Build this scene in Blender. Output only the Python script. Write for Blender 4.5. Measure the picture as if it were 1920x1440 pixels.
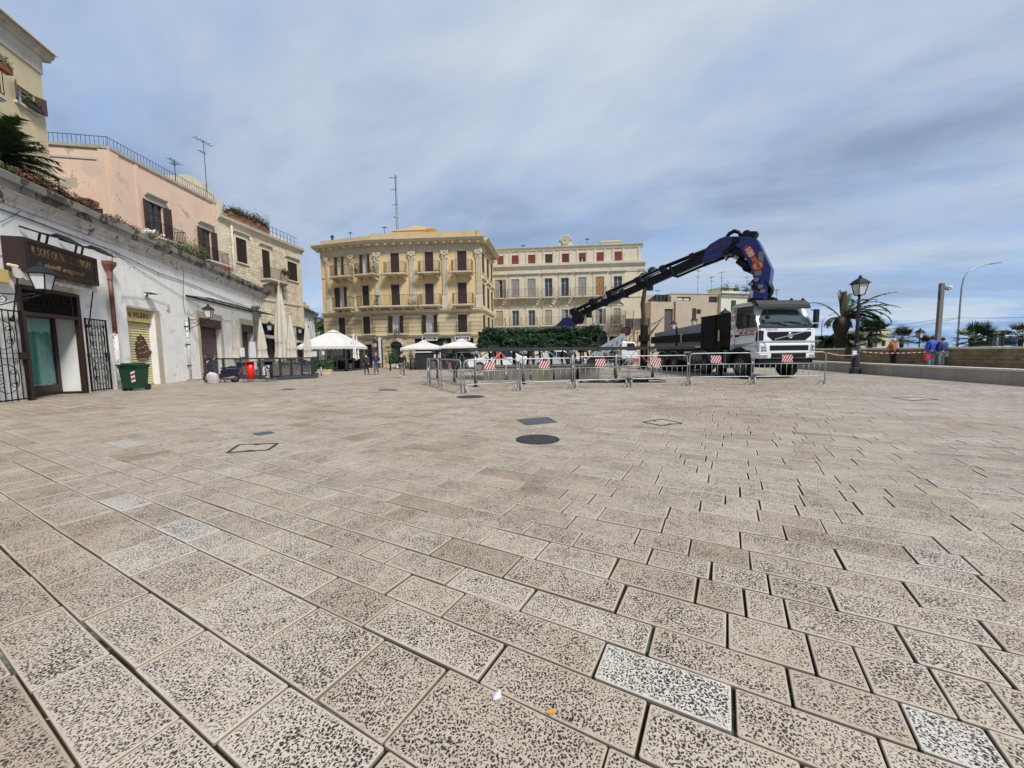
import bpy, bmesh, math, random
from mathutils import Vector, Matrix, noise
for o in list(bpy.data.objects): bpy.data.objects.remove(o, do_unlink=True)
S = bpy.context.scene; COL = S.collection
rad = math.radians; PI = math.pi
# ---------------------------------------------------------------- camera
FPX = 730.0; EYE = 1.5
PITCH = math.atan(60.5/730); ROLL = rad(-0.74)
CR = (Matrix.Rotation(PI/2-PITCH, 3, 'X') @ Matrix.Rotation(ROLL, 3, 'Z'))
cd = bpy.data.cameras.new('camera'); cam = bpy.data.objects.new('camera', cd); COL.objects.link(cam)
cd.sensor_width = 36; cd.lens = 36*FPX/1920; cd.clip_start = .05; cd.clip_end = 12000
cam.matrix_world = Matrix.Translation((0, 0, EYE)) @ CR.to_4x4()
S.camera = cam
# ---------------------------------------------------------------- light
SUN_EL = rad(48); SUN_AZ = rad(139)          # azimuth from +Y towards +X
wd = bpy.data.worlds.new('World'); S.world = wd; wd.use_nodes = True
def build_world():
    nt = wd.node_tree; nt.nodes.clear(); N = nt.nodes.new; L = nt.links.new
    out = N('ShaderNodeOutputWorld'); bg = N('ShaderNodeBackground'); L(bg.outputs[0], out.inputs[0])
    sky = N('ShaderNodeTexSky'); sky.sky_type = 'NISHITA'; sky.sun_disc = False
    sky.sun_elevation = SUN_EL; sky.sun_rotation = SUN_AZ; sky.air_density = 1.0; sky.dust_density = .6; sky.ozone_density = 2.0
    tc = N('ShaderNodeTexCoord'); sep = N('ShaderNodeSeparateXYZ'); L(tc.outputs['Generated'], sep.inputs[0])
    def mth(op, a, b=None, c=None, clamp=False):
        n = N('ShaderNodeMath'); n.operation = op; n.use_clamp = clamp
        for i, v in enumerate((a, b, c)):
            if v is None: continue
            if isinstance(v, (int, float)): n.inputs[i].default_value = v
            else: L(v, n.inputs[i])
        return n.outputs[0]
    def ramp(fac, stops):
        r = N('ShaderNodeValToRGB'); L(fac, r.inputs[0]); e = r.color_ramp.elements
        while len(e) < len(stops): e.new(.5)
        for q, (p, c) in zip(e, stops):
            q.position = p; q.color = (*c, 1) if len(c) == 3 else c
        return r.outputs[0]
    def mix(f, a, b):
        m = N('ShaderNodeMix'); m.data_type = 'RGBA'
        if isinstance(f, (int, float)): m.inputs[0].default_value = f
        else: L(f, m.inputs[0])
        for i, v in ((6, a), (7, b)):
            if isinstance(v, tuple): m.inputs[i].default_value = (*v, 1)
            else: L(v, m.inputs[i])
        return m.outputs[2]
    z = mth('MAXIMUM', sep.outputs[2], 0.0); den = mth('ADD', z, 0.20)
    px = mth('DIVIDE', sep.outputs[0], den); py = mth('DIVIDE', sep.outputs[1], den)
    cb = N('ShaderNodeCombineXYZ'); L(px, cb.inputs[0]); L(py, cb.inputs[1])
    def noi(scale, detail, rough, rot, sx, sy, off=0, dist=0):
        mp = N('ShaderNodeMapping'); L(cb.outputs[0], mp.inputs[0])
        mp.vector_type = 'TEXTURE'; mp.inputs['Rotation'].default_value = (0, 0, rad(rot)); mp.inputs['Scale'].default_value = (sx, sy, 1); mp.inputs['Location'].default_value = (off, off*.7, off)
        n = N('ShaderNodeTexNoise'); n.inputs['Scale'].default_value = scale; n.inputs['Detail'].default_value = detail
        n.inputs['Roughness'].default_value = rough; n.inputs['Distortion'].default_value = dist; L(mp.outputs[0], n.inputs[0]); return n.outputs[0]
    big = noi(.85, 5, .5, 150, 1.4, 1.0, 3.1, .3)
    mid = noi(2.0, 9, .6, 146, 1.9, 1.0, 7.7, .5)
    fine = noi(6.0, 9, .65, 138, 1.6, 1.0, 1.3, .6)
    # blue gaps - pale cloud sheet - grey undersides
    hs = N('ShaderNodeVectorMath'); hs.operation = 'SCALE'; L(sky.outputs[0], hs.inputs[0]); hs.inputs[3].default_value = 0.08
    blue = mix(.25, (0.165, 0.260, 0.435), hs.outputs[0])
    val = mth('ADD', mth('MULTIPLY', big, .62), mth('ADD', mth('MULTIPLY', mid, .29), mth('MULTIPLY', fine, .09)))
    q = mth('ADD', mth('ADD', px, mth('MULTIPLY', py, 1.05)), mth('MULTIPLY', mth('SUBTRACT', noi(1.1, 5, .55, 150, 1.6, 1.0, 21.3, .4), .5), 2.2))
    bandv = ramp(mth('MULTIPLY', mth('ADD', q, 1.0), .2, None, True), [(0, (.42,)*3), (.24, (.40,)*3), (.36, (.60,)*3), (.46, (.66,)*3), (.56, (.50,)*3), (.64, (.20,)*3), (.72, (.30,)*3), (.84, (.62,)*3), (1, (.58,)*3)])
    val = mth('ADD', val, mth('MULTIPLY', mth('SUBTRACT', bandv, .5), .34))
    sheet = ramp(val, [(.36, (.128, .168, .242)), (.43, (.168, .214, .300)), (.485, (.212, .262, .348)), (.54, (.252, .298, .372)), (.64, (.315, .352, .398))])
    gap = ramp(noi(.9, 6, .55, 150, 1.8, 1.0, 12.4, .5), [(.47, (0, 0, 0)), (.66, (1, 1, 1))])
    c1 = mix(mth('MULTIPLY', gap, .6), sheet, blue)
    # towards the horizon: brighter, bluer bands
    hz = mth('POWER', mth('SUBTRACT', 1.0, mth('MINIMUM', mth('MULTIPLY', z, 3.2), 1.0)), 2.0)
    band = ramp(noi(1.9, 8, .6, 160, 3.0, 1.0, 4.2, .5), [(.38, (.125, .185, .310)), (.48, (.170, .280, .455)), (.60, (.38, .43, .48))])
    c2 = mix(mth('MULTIPLY', hz, .8), c1, band)
    # below the horizon: dull ground light
    L(c2, bg.inputs[0]); bg.inputs[1].default_value = 1.0
build_world()
sd = bpy.data.lights.new('sun', 'SUN'); sd.energy = 2.25; sd.angle = rad(12); sd.color = (1, .965, .91)
sun = bpy.data.objects.new('sun', sd); COL.objects.link(sun)
sv = Vector((math.sin(SUN_AZ)*math.cos(SUN_EL), math.cos(SUN_AZ)*math.cos(SUN_EL), math.sin(SUN_EL)))
sun.rotation_euler = sv.to_track_quat('Z', 'Y').to_euler(); sun.location = (30, -30, 60)
S.view_settings.view_transform = 'Standard'; S.view_settings.look = 'None'; S.view_settings.gamma = 1
S.view_settings.exposure = 0.93
S.render.resolution_x = 1024; S.render.resolution_y = 768
# ---------------------------------------------------------------- positions
def ray(px, py): return CR @ Vector(((px-960)/FPX, -(py-720)/FPX, -1))
def G(px, py, z=0.0):
    d = ray(px, py); t = (z-EYE)/d.z; return Vector((d.x*t, d.y*t, z))
def atY(px, py, Y):
    d = ray(px, py); t = Y/d.y; return Vector((d.x*t, Y, EYE+d.z*t))
class Frame:
    """vertical plane through p0, x axis along the ground direction, y axis inward (away from the square)"""
    def __init__(s, p0, ang):
        s.o = Vector((p0[0], p0[1], 0)); s.ang = ang
        s.x = Vector((math.cos(ang), math.sin(ang), 0)); s.y = Vector((-math.sin(ang), math.cos(ang), 0))
    def uv(s, px, py, off=0.0):
        d = ray(px, py); c = Vector((0, 0, EYE)); k = d.dot(s.y)
        t = ((s.o-c).dot(s.y)+off)/k; p = c+d*t-s.o
        return p.dot(s.x), p.z
    def rect(s, x0, y0, x1, y1, off=0.0):
        u0, z1 = s.uv(x0, y0, off); u1, z0 = s.uv(x1, y1, off); return u0, u1, z0, z1
    def pt(s, u, y, z): return s.o+s.x*u+s.y*y+Vector((0, 0, z))
    def loc(s, w):
        p = w-s.o; return Vector((p.dot(s.x), p.dot(s.y), w.z))
def az(a): return PI/2-a       # azimuth from +Y -> angle from +X
def frame2(a, b):
    return Frame(a, math.atan2(b[1]-a[1], b[0]-a[0]))
# ---------------------------------------------------------------- meshes
class MB:
    def __init__(s): s.v = []; s.f = []; s.m = []; s.s = []; s.M = Matrix.Identity(4); s.attr = None
    def add(s, vs, fs, mat=0, smooth=False):
        b = len(s.v); M = s.M
        s.v += [tuple(M @ Vector(p)) for p in vs]
        for f in fs: s.f.append([b+i for i in f]); s.m.append(mat); s.s.append(smooth)
    def box(s, x0, x1, y0, y1, z0, z1, mat=0):
        s.add([(x0,y0,z0),(x1,y0,z0),(x1,y1,z0),(x0,y1,z0),(x0,y0,z1),(x1,y0,z1),(x1,y1,z1),(x0,y1,z1)],
              [(0,3,2,1),(4,5,6,7),(0,1,5,4),(1,2,6,5),(2,3,7,6),(3,0,4,7)], mat)
    def quad(s, a, b, c, d, mat=0): s.add([a, b, c, d], [(0,1,2,3)], mat)
    def bar(s, p, q, w, h=None, mat=0):
        p = Vector(p); q = Vector(q); h = h or w; d = (q-p)
        if d.length < 1e-6: return
        d.normalize(); up = Vector((0,0,1)) if abs(d.z) < .95 else Vector((0,1,0))
        a = d.cross(up).normalized()*w/2; b = a.cross(d).normalized()*h/2
        vs = [p-a-b, p+a-b, p+a+b, p-a+b, q-a-b, q+a-b, q+a+b, q-a+b]
        s.add(vs, [(0,1,2,3),(7,6,5,4),(0,4,5,1),(1,5,6,2),(2,6,7,3),(3,7,4,0)], mat)
    def tube(s, pts, r, n=8, mat=0, smooth=True, closed=False):
        pts = [Vector(p) for p in pts]; k = len(pts); rs = r if isinstance(r, (list, tuple)) else [r]*k
        vs = []; ref = None
        for i, p in enumerate(pts):
            if closed: d = pts[(i+1) % k]-pts[i-1]
            else: d = pts[min(i+1, k-1)]-pts[max(i-1, 0)]
            d.normalize()
            if ref is None: ref = Vector((0,0,1)) if abs(d.z) < .9 else Vector((1,0,0))
            a = d.cross(ref)
            if a.length < 1e-4: a = d.cross(Vector((0,1,0)))
            a.normalize(); b = a.cross(d).normalized(); ref = b
            for j in range(n):
                t = 2*PI*j/n; vs.append(p+a*math.cos(t)*rs[i]+b*math.sin(t)*rs[i])
        fs = []
        for i in range(k if closed else k-1):
            i2 = (i+1) % k
            for j in range(n): fs.append((i*n+j, i*n+(j+1) % n, i2*n+(j+1) % n, i2*n+j))
        if not closed: fs += [tuple(range(n-1, -1, -1)), tuple((k-1)*n+j for j in range(n))]
        s.add(vs, fs, mat, smooth)
    def lathe(s, prof, c=(0,0,0), n=16, mat=0, smooth=True, sx=1, sy=1, ph=0):
        vs = []; fs = []; k = len(prof)
        for r, z in prof:
            for j in range(n):
                t = 2*PI*j/n+ph; vs.append((c[0]+r*math.cos(t)*sx, c[1]+r*math.sin(t)*sy, c[2]+z))
        for i in range(k-1):
            for j in range(n): fs.append((i*n+j, i*n+(j+1) % n, (i+1)*n+(j+1) % n, (i+1)*n+j))
        fs += [tuple(range(n-1, -1, -1)), tuple((k-1)*n+j for j in range(n))]
        s.add(vs, fs, mat, smooth)
    def disc(s, c, ax, r, h, n=20, mat=0, smooth=False):
        ax = Vector(ax).normalized(); c = Vector(c); s.tube([c-ax*h/2, c+ax*h/2], r, n, mat, smooth)
    def prism(s, poly, y0, y1, mat=0):
        """poly in (x,z), extruded along y"""
        k = len(poly); ar = sum(poly[i][0]*poly[(i+1) % k][1]-poly[(i+1) % k][0]*poly[i][1] for i in range(k))
        if ar < 0: poly = poly[::-1]
        vs = [(x, y0, z) for x, z in poly]+[(x, y1, z) for x, z in poly]
        fs = [tuple(range(k)), tuple(range(2*k-1, k-1, -1))]+[(i, i+k, (i+1) % k+k, (i+1) % k) for i in range(k)]
        s.add(vs, fs, mat)
    def sphere(s, c, r, n=12, m=8, mat=0, sx=1, sy=1, sz=1):
        prof = [(max(1e-4, r*math.sin(PI*i/m)), -r*math.cos(PI*i/m)*sz) for i in range(m+1)]
        s.lathe(prof, c, n, mat, True, sx, sy)
    def wall(s, u0, u1, z0, z1, holes, y=0.0, depth=.25, mat=0, rmat=None):
        """wall sheet with rectangular holes and their reveals"""
        rmat = mat if rmat is None else rmat
        us = sorted(set([u0, u1]+[min(max(h[i], u0), u1) for h in holes for i in (0, 1)]))
        zs = sorted(set([z0, z1]+[min(max(h[i], z0), z1) for h in holes for i in (2, 3)]))
        for i in range(len(us)-1):
            run = None
            for j in range(len(zs)-1):
                cu = (us[i]+us[i+1])/2; cz = (zs[j]+zs[j+1])/2
                if any(h[0] < cu < h[1] and h[2] < cz < h[3] for h in holes):
                    if run is not None: s.quad((us[i],y,run),(us[i+1],y,run),(us[i+1],y,zs[j]),(us[i],y,zs[j]), mat); run = None
                elif run is None: run = zs[j]
            if run is not None: s.quad((us[i],y,run),(us[i+1],y,run),(us[i+1],y,z1),(us[i],y,z1), mat)
        for a, b, c, d in [h[:4] for h in holes]:
            c = max(c, z0); D = y+depth
            s.quad((a,y,c),(a,D,c),(a,D,d),(a,y,d), rmat); s.quad((b,y,c),(b,y,d),(b,D,d),(b,D,c), rmat)
            s.quad((a,y,d),(a,D,d),(b,D,d),(b,y,d), rmat); s.quad((a,y,c),(b,y,c),(b,D,c),(a,D,c), rmat)
def mk(name, mb, mats, parent=None, bevel=0, M=None, sub=0):
    me = bpy.data.meshes.new(name); me.from_pydata(mb.v, [], mb.f)
    mats = mats if isinstance(mats, (list, tuple)) else [mats]
    for m in mats: me.materials.append(m)
    me.polygons.foreach_set('material_index', mb.m); me.polygons.foreach_set('use_smooth', mb.s); me.update()
    o = bpy.data.objects.new(name, me); COL.objects.link(o)
    if parent is not None: o.parent = parent
    if M is not None: o.matrix_local = M
    if bevel:
        b = o.modifiers.new('bevel', 'BEVEL'); b.width = bevel; b.segments = 2; b.limit_method = 'ANGLE'; b.angle_limit = rad(40)
    if sub:
        b = o.modifiers.new('sub', 'SUBSURF'); b.levels = sub; b.render_levels = sub
    return o
def tag(o, label=None, cat=None, group=None, kind=None):
    if label: o['label'] = label
    if cat: o['category'] = cat
    if group: o['group'] = group
    if kind: o['kind'] = kind
    return o
def thing(name, label, cat, loc=(0,0,0), rz=0.0, group=None):
    o = bpy.data.objects.new(name, None); COL.objects.link(o); o.empty_display_size = .2
    o.location = loc; o.rotation_euler = (0, 0, rz); return tag(o, label, cat, group)
def copy_tree(o, parent=None):
    c = o.copy(); COL.objects.link(c); c.parent = parent
    for ch in o.children: copy_tree(ch, c)
    return c
def text(name, body, size, mat, parent, M, sx=1.0, ext=.004, align='CENTER', shear=0, off=0.0, cs=1.0):
    cu = bpy.data.curves.new('t', 'FONT'); cu.body = body; cu.size = size; cu.extrude = ext; cu.align_x = align; cu.align_y = 'CENTER'
    cu.shear = shear; cu.offset = off; cu.resolution_u = 3; cu.space_character = cs
    t = bpy.data.objects.new('t', cu); COL.objects.link(t); bpy.context.view_layer.update()
    me = bpy.data.meshes.new_from_object(t.evaluated_get(bpy.context.evaluated_depsgraph_get()))
    bpy.data.objects.remove(t); bpy.data.curves.remove(cu)
    me.transform(Matrix.Diagonal((sx, 1, 1, 1))); me.materials.clear(); me.materials.append(mat)
    o = bpy.data.objects.new(name, me); COL.objects.link(o); o.parent = parent; o.matrix_local = M; return o
UP = Matrix.Rotation(PI/2, 4, 'X')   # text standing up in the x-z plane, facing -y
# ---------------------------------------------------------------- materials
MC = {}
def M_(name, col, rough=.8, var=.12, vs=2.0, bump=0.0, bs=30.0, metal=0.0, patch=None, streak=None, brick=None, fine=.0, spec=.5, coat=0.0, trans=None):
    if name in MC: return MC[name]
    m = bpy.data.materials.new(name); m.use_nodes = True; nt = m.node_tree; N = nt.nodes.new; L = nt.links.new
    bs_ = nt.nodes['Principled BSDF']; bs_.inputs['Roughness'].default_value = rough; bs_.inputs['Metallic'].default_value = metal
    bs_.inputs['Specular IOR Level'].default_value = spec; bs_.inputs['Coat Weight'].default_value = coat
    tc = N('ShaderNodeTexCoord'); src = tc.outputs['Object']
    def mix(f, a, b, bt='MIX'):
        x = N('ShaderNodeMix'); x.data_type = 'RGBA'; x.blend_type = bt; x.clamp_factor = True
        if isinstance(f, (int, float)): x.inputs[0].default_value = f
        else: L(f, x.inputs[0])
        for i, v in ((6, a), (7, b)):
            if isinstance(v, tuple): x.inputs[i].default_value = (*v[:3], 1)
            else: L(v, x.inputs[i])
        return x.outputs[2]
    def noi(scale, det=4, rgh=.55, scl=None, dist=0):
        v = src
        if scl: mp = N('ShaderNodeMapping'); mp.inputs['Scale'].default_value = scl; L(src, mp.inputs[0]); v = mp.outputs[0]
        n = N('ShaderNodeTexNoise'); n.inputs['Scale'].default_value = scale; n.inputs['Detail'].default_value = det; n.inputs['Roughness'].default_value = rgh
        n.inputs['Distortion'].default_value = dist; L(v, n.inputs[0]); return n.outputs[0]
    def rng(v, a, b, c=0., d=1.):
        r = N('ShaderNodeMapRange'); r.inputs[1].default_value = a; r.inputs[2].default_value = b; r.inputs[3].default_value = c; r.inputs[4].default_value = d; L(v, r.inputs[0]); return r.outputs[0]
    c = col; hgt = None
    if var:
        lo = tuple(x*(1-var) for x in col); hi = tuple(min(1, x*(1+var)) for x in col)
        c = mix(rng(noi(vs, 5, .6), .3, .7), lo, hi)
    if fine:
        c = mix(rng(noi(bs, 3, .6), .35, .65), c, mix(1.0, c, (1-fine, 1-fine, 1-fine), 'MULTIPLY'))
    if brick:
        w, h, mort, mc = brick
        sp = N('ShaderNodeSeparateXYZ'); L(src, sp.inputs[0]); ad = N('ShaderNodeMath'); ad.operation = 'ADD'; L(sp.outputs[0], ad.inputs[0]); L(sp.outputs[1], ad.inputs[1])
        cb = N('ShaderNodeCombineXYZ'); L(ad.outputs[0], cb.inputs[0]); L(sp.outputs[2], cb.inputs[1])
        b = N('ShaderNodeTexBrick'); L(cb.outputs[0], b.inputs[0]); b.inputs['Scale'].default_value = 1; b.inputs['Brick Width'].default_value = w; b.inputs['Row Height'].default_value = h
        b.inputs['Mortar Size'].default_value = mort; b.inputs['Mortar Smooth'].default_value = .3; b.inputs['Color1'].default_value = (1,1,1,1); b.inputs['Color2'].default_value = (.74,.72,.68,1); b.inputs['Mortar'].default_value = (*mc, 1)
        c = mix(1.0, c, b.outputs[0], 'MULTIPLY'); hgt = b.outputs[1]
    if patch:
        for pc, th, psc in (patch if isinstance(patch, list) else [patch]):
            c = mix(rng(noi(psc, 7, .65, None, .4), th, th+.025), c, pc)
    if streak:
        sc, amt, th = streak
        f = rng(noi(1.6, 6, .7, (2.2, 2.2, .22)), th, th+.22, 0, amt)
        c = mix(f, c, sc)
    if isinstance(c, tuple): bs_.inputs['Base Color'].default_value = (*c[:3], 1)
    else: L(c, bs_.inputs['Base Color'])
    if bump or hgt is not None:
        bp = N('ShaderNodeBump'); bp.inputs['Strength'].default_value = bump or .3; bp.inputs['Distance'].default_value = .02
        if hgt is not None: bp.invert = True; L(hgt, bp.inputs['Height'])
        else: L(noi(bs, 4, .6), bp.inputs['Height'])
        L(bp.outputs[0], bs_.inputs['Normal'])
    MC[name] = m; return m
def glass_(name, col=(.02, .025, .03), rough=.06):
    m = M_(name, col, rough, var=0, spec=.9); return m
def clear_(name, tint=(.85,.9,.9), fac=.25):
    """thin real pane: partly mirror, mostly see-through"""
    if name in MC: return MC[name]
    m = bpy.data.materials.new(name); m.use_nodes = True; nt = m.node_tree; nt.nodes.clear(); N = nt.nodes.new; L = nt.links.new
    o = N('ShaderNodeOutputMaterial'); mx = N('ShaderNodeMixShader'); t = N('ShaderNodeBsdfTransparent'); g = N('ShaderNodeBsdfGlossy')
    t.inputs[0].default_value = (*tint, 1); g.inputs[0].default_value = (.9,.95,1,1); g.inputs['Roughness'].default_value = .05
    mx.inputs[0].default_value = fac; L(t.outputs[0], mx.inputs[1]); L(g.outputs[0], mx.inputs[2]); L(mx.outputs[0], o.inputs[0]); MC[name] = m; return m
# ================================================================ SETTING: ground, paving, sea
rng = random.Random(7)
def paving_material():
    m = bpy.data.materials.new('pitted_limestone'); m.use_nodes = True; nt = m.node_tree; N = nt.nodes.new; L = nt.links.new
    b = nt.nodes['Principled BSDF']; b.inputs['Roughness'].default_value = .5; b.inputs['Specular IOR Level'].default_value = .35
    tc = N('ShaderNodeTexCoord'); src = tc.outputs['Object']
    def at(n): a = N('ShaderNodeAttribute'); a.attribute_name = n; return a.outputs['Fac']
    def mix(f, a, c, bt='MIX'):
        x = N('ShaderNodeMix'); x.data_type = 'RGBA'; x.blend_type = bt
        if isinstance(f, (int, float)): x.inputs[0].default_value = f
        else: L(f, x.inputs[0])
        for i, v in ((6, a), (7, c)):
            if isinstance(v, tuple): x.inputs[i].default_value = (*v, 1)
            else: L(v, x.inputs[i])
        return x.outputs[2]
    def mth(op, a, c=None):
        n = N('ShaderNodeMath'); n.operation = op
        for i, v in enumerate((a, c)):
            if v is None: continue
            if isinstance(v, (int, float)): n.inputs[i].default_value = v
            else: L(v, n.inputs[i])
        return n.outputs[0]
    def noi(s, d=4, r=.55, v=None, dist=0):
        n = N('ShaderNodeTexNoise'); n.inputs['Scale'].default_value = s; n.inputs['Detail'].default_value = d; n.inputs['Roughness'].default_value = r
        n.inputs['Distortion'].default_value = dist; L(v or src, n.inputs[0]); return n
    def rg(v, a, c, lo=0., hi=1.):
        r = N('ShaderNodeMapRange'); r.inputs[1].default_value = a; r.inputs[2].default_value = c; r.inputs[3].default_value = lo; r.inputs[4].default_value = hi; L(v, r.inputs[0]); return r.outputs[0]
    # warped coordinates -> chisel marks
    w = noi(38, 2); off = N('ShaderNodeVectorMath'); off.operation = 'SUBTRACT'; L(w.outputs['Color'], off.inputs[0]); off.inputs[1].default_value = (.5, .5, .5)
    sc = N('ShaderNodeVectorMath'); sc.operation = 'SCALE'; L(off.outputs[0], sc.inputs[0]); sc.inputs[3].default_value = .030
    ad = N('ShaderNodeVectorMath'); ad.operation = 'ADD'; L(src, ad.inputs[0]); L(sc.outputs[0], ad.inputs[1])
    vo = N('ShaderNodeTexVoronoi'); vo.inputs['Scale'].default_value = 78; vo.voronoi_dimensions = '2D'; L(ad.outputs[0], vo.inputs['Vector'])
    thr = mth('ADD', rg(noi(14, 3).outputs[0], .3, .7, .17, .37), rg(noi(1.9, 4).outputs[0], .32, .68, -.05, .12))
    pit = mth('MULTIPLY', rg(mth('SUBTRACT', vo.outputs['Distance'], thr), -.05, .05, 1, 0), at('pit'))
    worm = rg(noi(80, 3, .6, None, 1.8).outputs[0], .57, .64); worm = mth('MULTIPLY', mth('MULTIPLY', worm, at('pit')), .75)
    pits = mth('MAXIMUM', mth('MAXIMUM', pit, worm), 0.0)
    tone = N('ShaderNodeValToRGB'); L(at('tone'), tone.inputs[0]); e = tone.color_ramp.elements
    cols = [(0, (.41, .325, .245)), (.25, (.495, .41, .32)), (.5, (.56, .48, .385)), (.75, (.605, .53, .435)), (1, (.62, .575, .505))]
    while len(e) < 5: e.new(.5)
    for q, (p, c) in zip(e, cols): q.position = p; q.color = (*c, 1)
    c = mix(rg(noi(3.2, 6, .65).outputs[0], .35, .7, 0, .5), tone.outputs[0], mix(1., tone.outputs[0], (.80, .74, .66), 'MULTIPLY'))
    st = rg(noi(.33, 6, .6, None, .6).outputs[0], .50, .68, 0, .62)
    c = mix(st, c, mix(1., c, (.74, .64, .54), 'MULTIPLY'))
    spot = rg(noi(9, 3, .5).outputs[0], .70, .74, 0, .75); c = mix(spot, c, (.13, .12, .11))
    c = mix(rg(noi(240, 2).outputs[0], .4, .6, 0, .22), c, mix(1., c, (.7, .68, .64), 'MULTIPLY'))
    c = mix(pits, c, (.032, .025, .019))
    c = mix(rg(at('pit'), -.9, -.05, .92, 0), c, (.045, .036, .026))
    L(c, b.inputs['Base Color'])
    bp = N('ShaderNodeBump'); bp.inputs['Strength'].default_value = .6; bp.inputs['Distance'].default_value = .006
    L(mth('SUBTRACT', mth('MULTIPLY', noi(60, 4).outputs[0], .35), pits), bp.inputs['Height']); L(bp.outputs[0], b.inputs['Normal'])
    return m
def joint_material():
    m = bpy.data.materials.new('joint_soil'); m.use_nodes = True; nt = m.node_tree; N = nt.nodes.new; L = nt.links.new
    b = nt.nodes['Principled BSDF']; b.inputs['Roughness'].default_value = .95; b.inputs['Specular IOR Level'].default_value = .1
    tc = N('ShaderNodeTexCoord'); n = N('ShaderNodeTexNoise'); n.inputs['Scale'].default_value = 1.7; n.inputs['Detail'].default_value = 7; n.inputs['Roughness'].default_value = .7; L(tc.outputs['Object'], n.inputs[0])
    r = N('ShaderNodeValToRGB'); L(n.outputs[0], r.inputs[0]); e = r.color_ramp.elements
    for q, (p, c) in zip([e[0], e[1], e.new(.5), e.new(.6)], [(.40, (.020, .015, .011)), (.64, (.050, .105, .010)), (.49, (.030, .022, .014)), (.54, (.030, .048, .008))]): q.position = p; q.color = (*c, 1)
    L(r.outputs[0], b.inputs['Base Color']); n2 = N('ShaderNodeTexNoise'); n2.inputs['Scale'].default_value = 160; L(tc.outputs['Object'], n2.inputs[0])
    bp = N('ShaderNodeBump'); bp.inputs['Distance'].default_value = .01; L(n2.outputs[0], bp.inputs['Height']); L(bp.outputs[0], b.inputs['Normal']); return m
PAV_AZ = rad(-61.2); PD = Vector((math.sin(PAV_AZ), math.cos(PAV_AZ))); PN = Vector((PD.y, -PD.x))
# facade of the long white building
WP0 = G(0, 757.5); _d = ray(761, 664); WF = Frame(WP0, math.atan2(_d.y, _d.x))
def in_plaza(p):
    if not -4 < p.y < 60: return False
    r = Vector((p.x, p.y, 0))-WF.o
    if r.dot(WF.y) > 1.4: return False
    return p.x < 21.6+.02*(p.y-10)
ROWS = [(.375, .65, [1.95,2.7,3.5,4.16]), (.65, .96, [1.09,1.7,2.46,3.18,3.87,4.61,5.14,5.83]), (.96, 1.37, [.35,1.12,1.53,2.08,2.81,3.53,4.07,4.7,5.2,5.98]),
        (1.37, 1.635, [.25,.95,1.72,2.25,3.03,3.78,4.35,5.12,5.7]), (1.635, 1.89, [-.55,-.07,.5,1.38,1.83,2.66,3.29,4.14,4.7]), (1.89, 2.13, [-.68,-.29,.3,1.01,1.56,2.11]),
        (2.13, 2.44, [-1.06,-.87,-.6,-.41,-.05,.52,1.27,1.9,2.61]), (2.44, 2.74, [-.84,-.34,-.14,.12,.64,1.18,1.66]), (2.74, 3.0, [-1.25,-.6,-.28,.05,.45,1.0]),
        (3.0, 3.29, [-1.03,-.19,.2,.59]), (3.29, 3.61, [-1.48,-.75,-.14,.43]), (3.61, 3.9, [-1.21,-.46])]
WHITE = {(4, .2), (5, -.9), (3, 4.0), (3, 5.4)}
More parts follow.
